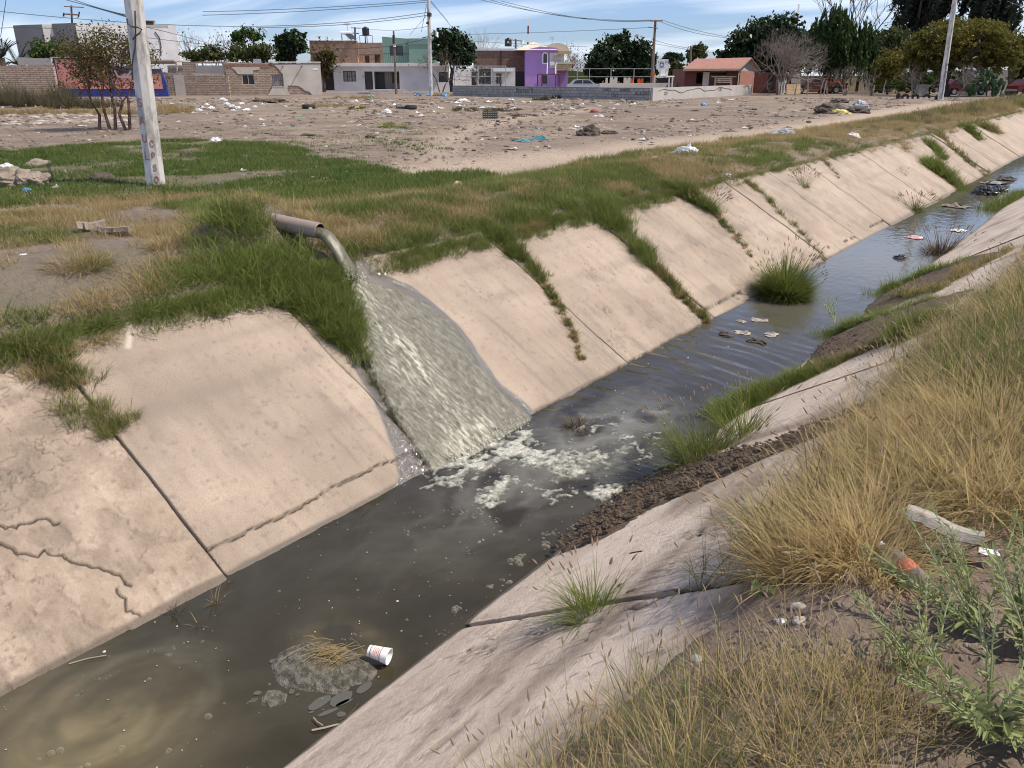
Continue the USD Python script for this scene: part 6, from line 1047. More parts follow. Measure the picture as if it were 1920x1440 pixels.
def quads(c, size, r, long=1.6, hang=0.0):
    n = len(c); d = r.normal(0, 1, (n, 3)); d[:, 2] = d[:, 2] * (1 - hang) - hang * 2.5; d /= np.linalg.norm(d, axis=1, keepdims=True)
    s = np.cross(d, r.normal(0, 1, (n, 3))); s /= np.linalg.norm(s, axis=1, keepdims=True) + 1e-9
    L = (size * r.uniform(0.6, 1.4, n))[:, None]; W = L / long
    v = np.stack([c - d * L * 0.5, c + s * W * 0.5 + d * L * 0.05, c + d * L * 0.5, c - s * W * 0.5 + d * L * 0.05], 1).reshape(-1, 3)
    k = np.arange(n)[:, None] * 4
    return TM(v, np.vstack([k + [0, 1, 2], k + [0, 2, 3]]))
def leafcloud(blobs, n, size, seed, clump=0.22, long=1.6, hang=0.0, shell=0.45, strands=0.0):
    """blobs: (x, y, z, rx, ry, rz); leaves sit in clumps near the surface of each blob"""
    r = np.random.default_rng(seed); out = []; vol = np.array([b[3] * b[5] for b in blobs]); vol /= vol.sum()
    for (x, y, z, rx, ry, rz), f in zip(blobs, vol):
        m = max(8, int(n * f)); nc = max(5, m // 34)
        u = r.normal(0, 1, (nc, 3)); u /= np.linalg.norm(u, axis=1, keepdims=True); rad = (shell + (1 - shell) * r.random(nc) ** 0.6)[:, None]
        cen = u * rad * (0.86 + 0.3 * r.random((nc, 1))); keep = noise(cen * 2.2 + 9.1, seed) > 0.22; cen = cen[keep] if keep.sum() > 3 else cen
        k = r.integers(0, len(cen), m); q = r.normal(0, clump, (m, 3)) * r.uniform(0.5, 1.2, (len(cen), 1))[k]
        p = (cen[k] + q) * [rx, ry, rz]
        if strands: p[:, 2] -= np.abs(r.normal(0, strands, m)) * rz
        out.append(p + [x, y, z])
    return quads(np.vstack(out), size * 1.35, r, long, hang)
def grow(p, d, L, R, depth, r, out, spread=0.55, shrink=0.72, kids=3, sides=5, up=0.15, droop=0.0, tips=None):
    n = 4; q = [p]; dd = d.copy()
    for i in range(n): dd = dd + r.normal(0, 0.13, 3) + [0, 0, up * 0.25 - droop * (0.2 if depth < 2 else 0)]; dd /= np.linalg.norm(dd); q.append(q[-1] + dd * L / n)
    out.append(tube(q, np.linspace(R, R * 0.62, n + 1), sides, caps=False))
    if depth == 0:
        if tips is not None: tips.append(q[-1])
        return
    for k in range(kids):
        e = dd + r.normal(0, spread, 3); e[2] += up; e /= np.linalg.norm(e); grow(q[-1] if k < 2 else q[2], e, L * shrink * r.uniform(0.8, 1.15), R * 0.6, depth - 1, r, out, spread, shrink, kids, max(3, sides - 1), up, droop, tips)
def tree(name, label, px, d, parts, trunk, bark, group=None, cat='tree'):
    """parts: (part name, mesh, material); px is the trunk's column"""
    t = thing(name, label, cat, foot(px, d) if d < 60 else ahead(px, d), YAW, group); obj('trunk', trunk, bark, t)
    for nm, me, m in parts: obj(nm, me, m, t, kind='stuff' if nm in ('crown', 'flowers', 'twigs') else None)
    return t
def mk(px, d, x0, x1, y0, y1):           # a blob from its outline in the picture
    a, b = (x0 - px) * d / KP, (x1 - px) * d / KP; c, e = zat(y1, d) - GZ, zat(y0, d) - GZ
    return [(a + b) / 2, 0, (c + e) / 2, (b - a) / 2, (b - a) / 2 * 0.85, (e - c) / 2]
def stems(h, R, seed, n=5, spread=0.8, base=0.35):
    r = np.random.default_rng(seed); b = [tube([(0, 0, -0.2), (0.03 * h * r.normal(), 0, h * base * 0.5), (0, 0.02, h * base)], [R * 1.25, R, R * 0.85], 8)]
    for k in range(n):
        a = r.uniform(0, 2 * PI); s = spread * r.uniform(0.5, 1); b.append(tube([(0, 0.02, h * base * r.uniform(0.7, 1)), (math.cos(a) * s * h * 0.18, math.sin(a) * s * h * 0.18, h * 0.55), (math.cos(a) * s * h * 0.34, math.sin(a) * s * h * 0.34, h * 0.85)], [R * 0.6, R * 0.4, R * 0.12], 5))
    return b
def ficus(label, px, d, boxes, n, seed, size=0.30, m='ficus_leaf', bark='dark_bark', R=0.2, clump=0.17, shell=0.5, name='ficus_tree'):
    B = [mk(px, d, *b) for b in boxes]; h = max(b[2] + b[5] for b in B)
    inner = leafcloud([[*b[:3], b[3] * 0.72, b[4] * 0.72, b[5] * 0.72] for b in B], n // 3, size * 1.5, seed + 1, 0.3, shell=0.0)
    return tree(name, label, px, d, [('crown', [leafcloud(B, n, size, seed, clump, shell=shell), inner], m)], stems(h, R, seed), bark)
ficus('dark round-topped ficus tree beside the light pole and green upper storey', 848, 90, [(817, 880, 56, 112), (838, 892, 72, 124), (812, 862, 76, 116)], 5200, 401, 0.30)
ficus('dark dense tree behind the adobe house', 553, 104, [(524, 580, 62, 100), (545, 578, 59, 82), (520, 562, 78, 118)], 3600, 402, 0.32)
ficus('tallest dark ficus of the court, at the left of the pair', 1140, 104, [(1098, 1188, 76, 152), (1138, 1180, 57, 100), (1092, 1142, 92, 156), (1150, 1196, 96, 158)], 7000, 403, 0.33)
ficus('rounder dark ficus of the court, at the right of the pair', 1196, 103, [(1172, 1224, 76, 140), (1180, 1232, 100, 156)], 4200, 404, 0.33)
ficus('far small round dark tree behind the backboard', 1256, 150, [(1238, 1276, 99, 118)], 900, 405, 0.4, R=0.15)
ficus('far pale leafy tree beside the thin dark pole', 1306, 130, [(1290, 1318, 82, 112), (1282, 1306, 92, 118), (1296, 1314, 80, 100)], 1100, 406, 0.35, 'olive_leaf', R=0.12, clump=0.25, name='leafy_tree')
ficus('light green bushy tree right of the backboard', 1265, 104, [(1252, 1280, 117, 146)], 900, 407, 0.3, 'olive_leaf', R=0.1, clump=0.25, name='leafy_tree')
ficus('huge dark ficus towering behind the red-roofed shed', 1420, 100, [(1385, 1492, 30, 105), (1362, 1430, 50, 120), (1338, 1400, 82, 142), (1440, 1508, 50, 140), (1400, 1480, 90, 150), (1470, 1480, 28, 44)], 9500, 408, 0.34, R=0.4)
ficus('dark evergreen behind the willow, its right-hand neighbour', 1625, 102, [(1598, 1650, 55, 130), (1610, 1690, 70, 160)], 3600, 409, 0.33, 'willow_leaf', R=0.25, clump=0.22, name='evergreen_tree')
ficus('olive brown tree between the willow and the palo verde', 1662, 92, [(1632, 1700, 62, 130), (1640, 1690, 48, 90)], 3000, 410, 0.22, 'olive_leaf', R=0.15, clump=0.3, shell=0.3, name='leafy_tree')
ficus('small yellow-green tree before the cream house', 1668, 80, [(1640, 1700, 94, 150), (1636, 1664, 118, 160)], 2600, 411, 0.17, 'yellow_leaf', R=0.10, clump=0.28, shell=0.25, name='leafy_tree')
ficus('bright yellow shrub glowing behind the red column', 1690, 88, [(1678, 1702, 138, 168)], 900, 412, 0.2, 'yellow_leaf', R=0.05, clump=0.3, name='leafy_shrub')
ficus('grey-green airy tree at the right edge of the picture', 1895, 78, [(1880, 1925, 62, 120), (1896, 1960, 70, 150)], 2200, 413, 0.22, 'olive_leaf', 'bark', R=0.35, clump=0.3, shell=0.3, name='leafy_tree')
ficus('green bush on the white building corner behind the grey wall', 105, 88, [(76, 128, 76, 110), (62, 100, 90, 114), (110, 160, 90, 112)], 1700, 414, 0.22, 'fresh_leaf', R=0.06, clump=0.28, name='leafy_shrub')
ficus('low mixed green thicket behind the adobe house roof', 470, 96, [(430, 480, 84, 118), (470, 520, 80, 118), (380, 432, 86, 116), (345, 390, 92, 116)], 3400, 415, 0.24, 'olive_leaf', R=0.08, clump=0.3, shell=0.2, name='thicket')
ficus('small feathery green tree over the adobe house chimney stump', 468, 98, [(450, 500, 52, 76), (478, 500, 60, 80), (440, 468, 60, 84)], 800, 416, 0.22, 'fresh_leaf', R=0.10, clump=0.34, shell=0.5, name='leafy_tree')
ficus('yellowing tree with drooping leaves at the left end of the white house', 606, 90, [(588, 636, 84, 124), (600, 622, 110, 146)], 1000, 417, 0.20, 'acacia_leaf', 'red_bark', R=0.16, clump=0.36, shell=0.3, name='leafy_tree')
# willow, casuarina, palo verde
def willow(label, px, d, boxes, n, seed):
    B = [mk(px, d, *b) for b in boxes]; r = np.random.default_rng(seed); P = []
    for b in B:
        m = int(n * b[3] * b[5] / sum(q[3] * q[5] for q in B) / 16)
        u = r.normal(0, 1, (m, 3)); u[:, 2] = np.abs(u[:, 2]) * 0.9 - 0.25; u /= np.linalg.norm(u, axis=1, keepdims=True); c = u * [b[3], b[4], b[5]] * r.uniform(0.6, 1.03, (m, 1)) + b[:3]
        L = b[5] * r.uniform(0.25, 0.9, m)
        for k in range(16): P.append(c + np.stack([0.10 * k / 16 * r.normal(0, 1, m) + 0.25 * u[:, 0] * np.sqrt(k / 16), 0.2 * u[:, 1] * np.sqrt(k / 16), -L * k / 16], 1))
    P = np.vstack(P); P = P[P[:, 2] > 0.9]
    tree('willow_tree', label, px, d, [('crown', quads(P, 0.5, r, 3.2, 0.75), 'willow_leaf')], stems(max(b[2] + b[5] for b in B), 0.4, seed), 'dark_bark')
willow('big weeping willow with long hanging strands beside the bare tree', 1545, 86, [(1512, 1588, 4, 120), (1494, 1560, 38, 148), (1560, 1632, 30, 130), (1490, 1520, 60, 110), (1545, 1640, 70, 160)], 15000, 421)
def casuarina(label, px, d, boxes, n, seed):
    B = [mk(px, d, *b) for b in boxes]; r = np.random.default_rng(seed); P = []
    for b in B:
        m = int(n * b[3] * b[5] / sum(q[3] * q[5] for q in B)); nc = m // 45
        u = r.normal(0, 1, (nc, 3)); u /= np.linalg.norm(u, axis=1, keepdims=True); c = u * r.uniform(0.3, 1.0, (nc, 1)) * [b[3], b[4], b[5]] + b[:3]
        k = r.integers(0, nc, m); s = r.normal(0, 0.55, m); P.append(c[k] + np.stack([s * 0.35 + r.normal(0, 0.13, m), r.normal(0, 0.2, m), s * 0.9 + r.normal(0, 0.1, m)], 1))
    tree('casuarina_tree', label, px, d, [('crown', quads(np.vstack(P), 0.62, r, 3.2, 0.3), 'casuarina_leaf')], stems(max(b[2] + b[5] for b in B), 0.42, seed, 7, 0.6, 0.5), 'dark_bark')
casuarina('very tall grey-green tree with wispy upright sprays, cut by the top of the picture', 1702, 102, [(1650, 1760, -70, 70), (1690, 1790, -90, 60), (1660, 1730, 20, 110)], 14000, 422)
casuarina('tall wispy grey-green tree right behind the leaning pole', 1830, 100, [(1770, 1884, -60, 70), (1800, 1890, -20, 80)], 9000, 423)
def palo(label, px, d, boxes, n, seed):
    B = [mk(px, d, *b) for b in boxes]; r = np.random.default_rng(seed); P = []
    for b in B:
        m = int(n * b[3] * b[5] / sum(q[3] * q[5] for q in B)); nc = m // 30
        u = r.normal(0, 1, (nc, 3)); u[:, 2] = np.where(r.random(nc) < 0.7, np.abs(u[:, 2]), u[:, 2]); u /= np.linalg.norm(u, axis=1, keepdims=True); c = u * (0.35 + 0.65 * r.random((nc, 1)) ** 0.5)
        k = r.integers(0, nc, m); s = r.random(m) * 0.24; P.append((c[k] * (1 + s[:, None] * 0.5) + np.stack([np.sign(u[k, 0]) * s * 0.6, 0 * s, -s * 0.35], 1) + r.normal(0, 0.055, (m, 3))) * [b[3], b[4], b[5]] + b[:3])
    tree('palo_verde_tree', label, px, d, [('crown', quads(np.vstack(P), 0.27, r, 2.6, 0.1), 'palo_verde_leaf')], stems(max(b[2] + b[5] for b in B), 0.42, seed, 8, 1.5, 0.38), 'dark_bark')
palo('wide golden-olive palo verde tree spreading behind the leaning pole', 1777, 74, [(1716, 1870, 34, 118), (1692, 1790, 54, 144), (1790, 1896, 62, 138), (1690, 1740, 90, 158), (1740, 1830, 100, 146), (1840, 1904, 90, 150)], 36000, 424)
# bare trees
def bare(label, px, d, h, seed, bark='grey_bark', depth=5, kids=3, n=4, spread=0.5, R=0.16, L=None, name='bare_tree', lean=0.5, extra=()):
    r = np.random.default_rng(seed); t, w, tips = [], [], []; L = L or h * 0.28
    for k in range(n):
        a = r.uniform(0, 2 * PI); e = np.array([math.cos(a) * lean, math.sin(a) * lean, 1.0]); e /= np.linalg.norm(e); st = np.array([math.cos(a), math.sin(a), 0]) * R * 0.8
        q = st + e * L; t.append(tube([st - [0, 0, 0.15], st + e * L * 0.5 + r.normal(0, 0.05, 3), q], [R, R * 0.8, R * 0.65], 7))
        for j in range(kids): f = e + r.normal(0, spread, 3); f[2] += 0.15; f /= np.linalg.norm(f); grow(q, f, L * 0.8, R * 0.5, depth - 2, r, w, spread, 0.74, kids, 4, 0.12, 0.0, tips)
    tp = np.array(tips); parts = [('twigs', w, bark)] + [('flowers' if 'bloom' in m else 'crown', quads(tp[r.integers(0, len(tp), k)] + r.normal(0, s, (k, 3)), z, r, 1.8, 0.1), m) for m, k, s, z in extra]
    return tree(name, label, px, d, parts, t, bark)
bare('leafless grey tree with a broad twiggy crown beside the red-roofed shed', 1462, 80, 6.0, 431, n=6, L=1.8, depth=7, spread=0.55, R=0.15, lean=0.6)
bare('leafless tall tree rising behind the willow', 1590, 118, 12, 432, n=3, L=5.4, depth=6, spread=0.30, R=0.2, lean=0.25, bark='bark')
bare('bare tree with pink blossom tips left of the thicket', 400, 98, 5.5, 433, 'red_bark', 5, 3, 5, 0.32, 0.09, 2.2, lean=0.6, extra=[('pink_bloom', 110, 0.15, 0.2), ('fresh_leaf', 60, 0.25, 0.2)])
bare('small leafless reddish tree behind the purple house', 1078, 122, 5, 434, 'red_bark', 5, 3, 5, 0.5, 0.1, 1.9, lean=0.6, extra=[('red_leaf', 700, 0.5, 0.22)])
bare('thin bare shrub before the willow stakes', 1588, 78, 2.6, 435, 'grey_bark', 5, 3, 4, 0.5, 0.05, 0.9, extra=[('yellow_leaf', 120, 0.1, 0.1)])
bare('crooked bare sapling left of the row of tyres', 1640, 76, 2.2, 436, 'grey_bark', 4, 3, 3, 0.5, 0.06, 0.9)
bare('pale bare sapling before the metal drum', 1718, 72, 2.4, 437, 'grey_bark', 5, 3, 3, 0.55, 0.05, 0.9); bare('pale bare sapling leaning by the metal drum', 1730, 73, 2.6, 438, 'grey_bark', 4, 3, 2, 0.5, 0.05, 1.2, lean=0.8)
bare('thin bare shrub before the red car', 1800, 70, 2.3, 439, 'grey_bark', 5, 3, 4, 0.5, 0.05, 0.9); bare('bare leaning tree in front of the white house corner', 826, 84, 3.4, 440, 'bark', 5, 3, 3, 0.45, 0.07, 1.5, lean=0.5, extra=[('acacia_leaf', 140, 0.2, 0.14)])
bare('bare pale shrub poking above the dark brick building', 893, 116, 4.5, 441, 'grey_bark', 5, 3, 4, 0.35, 0.06, 2.5, lean=0.3); bare('thin-stemmed shrub behind the pipe fence', 905, 88, 2.6, 442, 'grey_bark', 4, 3, 5, 0.4, 0.05, 1.0, lean=0.7, extra=[('ficus_leaf', 90, 0.12, 0.22)])
# the thorn tree in the field
r = np.random.default_rng(450); t_, w_, tp_ = [], [], []
for sx, tx, hh in [(-0.5, -0.36, 0.9), (-0.12, -0.2, 1.1), (0.03, 0.06, 1.2), (0.40, 0.36, 0.9), (0.5, 0.6, 1.0)]:
    q = np.array([tx, r.normal(0, .2), hh]); t_.append(tube([(sx, 0, -0.1), ((sx + tx) / 2 + r.normal(0, .06), 0, hh * 0.55), q], [0.055, 0.045, 0.04], 6))
    for j in range(3): f = np.array([r.normal(0, 0.7), r.normal(0, 0.6), 0.8]); f /= np.linalg.norm(f); grow(q, f, 0.72, 0.022, 4, r, w_, 0.55, 0.74, 3, 4, 0.08, 0.0, tp_)
tp_ = np.array(tp_); 
thorn = tree('thorn_tree', 'thin thorny tree with reddish trunks left of the leaning pole', 214, 27.5, [('twigs', w_, 'red_bark'), ('crown', quads(tp_[r.integers(0, len(tp_), 6000)] + r.normal(0, 0.13, (6000, 3)), 0.10, r, 2.4, 0.1), 'acacia_leaf')], t_, 'red_bark')
ficus('dark shade shrubbery under the left end of the palo verde', 1745, 84, [(1700, 1775, 128, 170), (1640, 1700, 140, 172)], 1500, 425, 0.24, 'willow_leaf', R=0.05, clump=0.28, name='thicket'); ficus('dark shrubs under the palo verde behind the cactus', 1830, 84, [(1795, 1890, 128, 166)], 1400, 426, 0.24, 'willow_leaf', R=0.05, clump=0.28, name='thicket')
# palm, cactus, dry scrub
def palm(label, px, py, d, seed, n=17):
    r = np.random.default_rng(seed); c = np.array([0, 0, zat(py, d) - GZ]); fr = []
    t = thing('palm_tree', label, 'palm tree', ahead(px, d), YAW); obj('trunk', tube([(0, 0, 0), (0, 0, c[2])], [0.3, 0.25], 8), 'bark', t)
    for k in range(n):
        a = r.uniform(0, 2 * PI); el = r.uniform(0.1, 1.4); L = r.uniform(2.2, 3.2); u = np.linspace(0, 1, 12); h = np.cos(el) * L * u; z = np.sin(el) * L * u - 0.9 * u ** 2 * L * 0.35
        P = c + np.stack([h * math.cos(a), h * math.sin(a), z], 1); q = [tube(P, np.linspace(0.03, 0.008, 12), 3, caps=False)]; sd = np.array([-math.sin(a), math.cos(a), 0])
        for j in range(1, 12):
            for s in (-1, 1):
                for o in (0, 0.5): b = P[j] * (1 - o) + P[j - 1] * o; tip = b + sd * s * 0.42 * (1.1 - u[j] * 0.6) + (P[j] - P[j - 1]) * 1.2 + [0, 0, 0.06]; q.append(TM([b, (b + tip) / 2 + [0, 0, 0.03], tip, (b + tip) / 2 - [0, 0, 0.03]], [[0, 1, 2], [0, 2, 3]]))
        obj('frond', q, 'casuarina_leaf', t)
palm('feathery palm crown behind the left adobe wall', 12, 108, 80, 461); palm('dark palm clump lower beside the feathery palm', 40, 122, 84, 462, 12)
def cactus(label, px, d, seed):
    r = np.random.default_rng(seed); t = thing('prickly_pear', label, 'cactus', ahead(px, d), YAW); B = mk(px, d, 1818, 1878, 128, 178)
    for k in range(85):
        a = r.uniform(-1, 1); h = B[2] + B[5]; z = r.random() ** 0.8 * h * 0.92 * (1 - 0.45 * abs(a)); m = trimesh.creation.icosphere(1, 0.22); m.apply_scale([1, 0.28, 1.25]); T = trimesh.transformations.euler_matrix(r.normal(0, .3), r.normal(0, .6), r.uniform(0, PI)); m.apply_transform(T); m.apply_translation([a * B[3], r.normal(0, 0.5), z + 0.15]); obj('pad', m, 'cactus_skin', t, smooth=True)
cactus('big prickly pear cactus clump right of the leaning pole', 1848, 72, 463)
def scrub(name, label, xl, xr, y, d, hpx, n, m, seed, depth=3.0, w=0.02):
    r = np.random.default_rng(seed); F = Facade(xl, xr, d, 0); h = hpx * d / KP; t = F.thing(name, label, 'scrub'); g = []
    for k in range(n):
        x, yy = r.uniform(0, F.w), r.uniform(-depth / 2, depth / 2); s = h * r.uniform(0.5, 1.0) * (0.7 + 0.5 * noise(np.array([[x * 0.7, yy, seed]]), 1)[0]); mm = int(70); b = np.zeros((mm, 3)) + [x, yy, -0.05]; b[:, :2] += r.normal(0, 0.10, (mm, 2))
        g.append(blades(b, s * r.uniform(0.5, 1.1, mm), r.random(mm) * 2 * PI, r.uniform(0, 0.85, mm), r.uniform(-0.1, 0.6, mm), np.full(mm, w), 3, r)[0])
    obj('branches', g, m, t, kind='stuff'); return t
scrub('dry_scrub', 'grey-brown thorny scrub mass in front of the left adobe wall', -60, 135, 200, 50, 62, 46, 'scrub_leaf', 471, 5, 0.03); scrub('dry_scrub', 'brown scrub sweeping right in front of the pink wall', 110, 200, 200, 47, 36, 22, 'scrub_leaf', 472, 4, 0.028)
scrub('dry_scrub', 'pale golden dry grass belt along the foot of the left scrub', -60, 330, 212, 40, 20, 90, 'grass_straw', 473, 3, 0.02); scrub('dry_scrub', 'golden dry grass clump right of the leaning pole', 285, 335, 205, 44, 22, 16, 'grass_straw', 474, 3, 0.02)
scrub('dry_scrub', 'golden grass tuft between the light pole and the ficus', 812, 846, 178, 74, 13, 12, 'grass_straw', 475, 1, 0.03); scrub('dry_scrub', 'short dry grass before the white house pavement', 630, 700, 182, 68, 9, 26, 'grass_straw', 476, 4, 0.03); scrub('dry_scrub', 'dry grass and weeds left of the buried tyre', 560, 640, 200, 50, 10, 30, 'grass_straw', 477, 5, 0.02)
scrub('dry_scrub', 'yellow weed patch in the middle of the field before the white house', 655, 690, 206, 46, 13, 10, 'yellow_leaf', 478, 2, 0.02); scrub('dry_scrub', 'greyish low bush patch behind the green crate', 910, 975, 208, 44, 9, 26, 'scrub_leaf', 479, 3, 0.02); scrub('dry_scrub', 'greyish bush left of the green crate patch', 850, 892, 208, 44, 12, 16, 'scrub_leaf', 480, 3, 0.02); scrub('dry_scrub', 'flattened reddish dry brush right of the crate', 960, 1010, 214, 38, 7, 18, 'grass_brown', 481, 2, 0.02)
scrub('dry_scrub', 'olive weed at the foot of the court wall', 1000, 1028, 183, 62, 12, 12, 'olive_leaf', 482, 1, 0.03)
for i, (x, y) in enumerate([(722, 235), (733, 231), (736, 238), (755, 240), (719, 239)]):
    p = on_z(x, y, GZ); t = thing('green_tuft', ['green tuft of the dirt-field cluster, the left upper one', 'largest green tuft at the top of the dirt-field cluster', 'green tuft in the middle of the dirt-field cluster', 'green tuft set apart at the right of the dirt-field cluster', 'green tuft at the lower left of the dirt-field cluster'][i], 'tuft', (*p[:2], float(gz(*p[:2])))); obj('blades', clump(150, 0.16, 0.22, 490 + i, 0.014, 0, 1.0)[0], 'grass_green', t, kind='stuff')
# the dry bank in the far distance
r = np.random.default_rng(495); n = 420; y = 26 + 60 * r.random(n) ** 1.2; x = -6.4 - 2.2 * r.random(n)
scatter('verge_grass', 'tall straw and olive grass on the verge of the far bank in the distance', 'grass', [[('blades', patch(130, 0.4, 0.5, 496 + i, 0.014, (0, 0.6), (0.1, 0.9)), m)] for i, m in enumerate(['grass_straw', 'grass_straw', 'grass_mixed', 'scrub_leaf'])], on_ground(np.stack([x, y], 1)), None, r.uniform(0.5, 1.2, n) * np.clip((y - 20) / 25, 0.4, 1.2), seed=497)
# ---------------------------------------------------------------- poles and wires
def pole_between(name, label, base_px, top_px, d, wb, wt, m, sides=4, rot=0.0, cat='utility pole', over=1.0):
    """a tapered pole standing at base_px and passing top_px, at d metres ahead"""
    b = foot(base_px[0], d); q = bgpt(*top_px, d); q = b + (q - b) * over
    t = thing(name, label, cat, b); v = q - b; L = np.linalg.norm(v); ax = v / L
    e1 = np.array([RT[0], RT[1], 0]); e1 -= ax * (e1 @ ax); e1 /= np.linalg.norm(e1); e2 = np.cross(ax, e1)
    an = rot + np.arange(sides) * 2 * PI / sides; k = np.linspace(-0.02, 1, 40)
    P = [v * u + (wb + (wt - wb) * u) / 2 * (math.cos(a) * e1 + math.sin(a) * e2) for u in k for a in an]
    n = sides; i, j = np.meshgrid(np.arange(39), np.arange(n), indexing='ij'); kk = (j + 1) % n
    f = np.stack([i * n + j, i * n + kk, (i + 1) * n + kk, (i + 1) * n + j], -1).reshape(-1, 4)
    me = TM(P + [v], np.vstack([f[:, [0, 1, 2]], f[:, [0, 2, 3]], [[39 * n + a, 39 * n + (a + 1) % n, 40 * n] for a in range(n)]]))
    obj('shaft', me, m, t); return t, b, v, e1, e2
def fit_d(px, py, z=GZ - 0.03): p = on_z(px, py, z)[:2]; return float(p @ FW)
d1 = fit_d(292, 346)
# octagonal leaning pole at the left: eight faces with sharp arrises
p1, b1_, v1, e11, e12 = pole_between('concrete_pole', 'leaning weathered concrete pole with red scrawls, nearest to the camera', (292, 346), (250, 0), d1, 0.305, 0.265, 'pole_concrete', 8, 0.50 + PI / 8, over=1.9)
def on_pole(b, v, e1, e2, u, ang, rad, t): return v * u + rad * (math.cos(ang) * e1 + math.sin(ang) * e2)
def pole_text(text, t, b, v, e1, e2, u0, ang, rad, h, m, step, wid=1.0):
    """letters one above the other down the shaft"""
    ax = v / np.linalg.norm(v); nrm = math.cos(ang) * e1 + math.sin(ang) * e2; rt = np.cross(ax, nrm)
    if rt @ e1 < 0: rt = -rt
    o = []
    for i, ch in enumerate(text):
        tm = text_mesh(ch, h, 0.004); q = tm.vertices; w = q[:, 0].max()
        pos = v * u0 - ax * step * i + nrm * (rad + 0.004); V = pos + np.outer((q[:, 0] - w / 2) * wid, rt) + np.outer(q[:, 1], ax) + np.outer(q[:, 2], nrm); o.append(TM(V, tm.faces))
    [obj('letter', q, m, t) for q in o]
L1 = np.linalg.norm(v1); H1_ = L1 / 1.9
facing = math.atan2((-FW @ e12[:2]), (-FW @ e11[:2]))
fa = [0.50 + PI / 8 + (k + 0.5) * PI / 4 for k in range(8)]; near = sorted(fa, key=lambda a: abs((a - facing + PI) % (2 * PI) - PI))
pole_text('SAUL', p1, b1_, v1, e11, e12, 0.232, min(near[:2], key=lambda a: math.cos(a)), 0.139, 0.13, 'red_graffiti', 0.27, 0.8)
pole_text('CPSO', p1, b1_, v1, e11, e12, 0.118, max(near[:2], key=lambda a: math.cos(a)), 0.141, 0.10, 'red_graffiti', 0.19, 0.75)
def pole_curve(pts, rad, parent, b, m='wire', sides=5, d=None): obj('loose_cable', tube([bgpt(x, y, d) - b for x, y in pts], rad, sides), m, parent)
pole_curve([(238, 35), (240, 45), (247, 50), (258, 51), (266, 55), (262, 62), (253, 68), (249, 74)], 0.012, p1, b1_, d=d1 - 0.17); pole_curve([(253, 20), (254, 55), (254, 75), (253, 92), (250, 105), (248, 120), (249, 150)], 0.012, p1, b1_, d=d1 - 0.17)
pole_curve([(215, 132), (221, 143), (233, 145), (240, 142), (246, 133)], 0.014, p1, b1_, 'dirty_white', d=d1 - 0.05)
d2 = 74; p2, b2_, v2, *_ = pole_between('light_pole', 'slim grey concrete light pole with a lamp arm in front of the white house', (808, 180), (803.5, 0), d2, 0.36, 0.26, 'pole_concrete', 8, 0.2, over=1.15)
def bits(parent, b, d, items):
    for nm, m, pts, rad in items: obj(nm, tube([bgpt(x, y, d) - b for x, y in pts], rad, 6), m, parent)
bits(p2, b2_, d2 - 0.2, [('clamp', 'dark_metal', [(805, 24), (805, 31)], 0.2), ('meter_box', 'dark_metal', [(802, 41), (802, 45)], 0.14), ('lamp_arm', 'grey_metal', [(807, 66), (812, 60), (817, 58)], 0.05), ('bracket', 'dark_metal', [(802, 69), (792, 71)], 0.04)])
p = bgpt(812, 55, d2 - 0.3); t = thing('flag', 'small faded green and white flag on the light pole', 'flag', p, YAW)
def flagpart(nm, u0, u1, m):
    u, w = np.meshgrid(np.linspace(u0, u1, 8), np.linspace(0, 1, 5), indexing='ij'); x = u * 0.42; y = 0.06 * np.sin(u * 7); z = -w * 0.42 - u * 0.22; obj(nm, TM(pts3(x, y, z).reshape(-1, 3), gridfaces(8, 5)), m, t)
flagpart('stripe', 0, 0.48, 'green_wall'); flagpart('stripe', 0.48, 1.0, 'white_paint')
d3 = 82; p3, b3_, v3, *_ = pole_between('wooden_pole', 'thin brown wooden pole in front of the white house porch', (743, 173), (738, 58), d3, 0.24, 0.17, 'pole_wood', 7); bits(p3, b3_, d3 - 0.1, [('insulator', 'white_paint', [(739.5, 84), (739.5, 88)], 0.13), ('spool', 'dark_metal', [(738, 66), (738, 82)], 0.13)])
d4 = 96; p4, b4_, v4, *_ = pole_between('power_pole', 'power pole with a double crossarm behind the court trees', (1221, 158), (1229, 38), d4, 0.36, 0.26, 'pole_wood', 8); bits(p4, b4_, d4 - 0.15, [('crossarm', 'pole_wood', [(1218.5, 39), (1242, 39)], 0.09), ('crossarm', 'pole_wood', [(1215, 51), (1234, 53)], 0.05)] + [('insulator', 'grey_metal', [(x, 37), (x, 39)], 0.08) for x in (1220, 1229, 1240)] + [('bracket', 'dark_metal', [(1222, y), (1227, y)], 0.06) for y in (73, 80)])
d5 = 122; p5, b5_, v5, *_ = pole_between('power_pole', 'thin dark pole above the far pale leafy tree', (1294, 150), (1295.5, 86), d5, 0.34, 0.26, 'pole_wood', 6)
d6 = 125; p6, b6_, v6, *_ = pole_between('power_pole', 'double-armed power pole rising behind the white building', (141, 150), (133.5, 10), d6, 0.36, 0.28, 'pole_wood', 6); bits(p6, b6_, d6 - 0.1, [('crossarm', 'pole_wood', [(120, 12), (157, 14)], 0.07), ('crossarm', 'pole_wood', [(119, 26), (148, 28)], 0.11), ('insulator', 'dark_metal', [(119, 31), (120, 24)], 0.12), ('insulator', 'dark_metal', [(147, 32), (149, 22)], 0.10)])
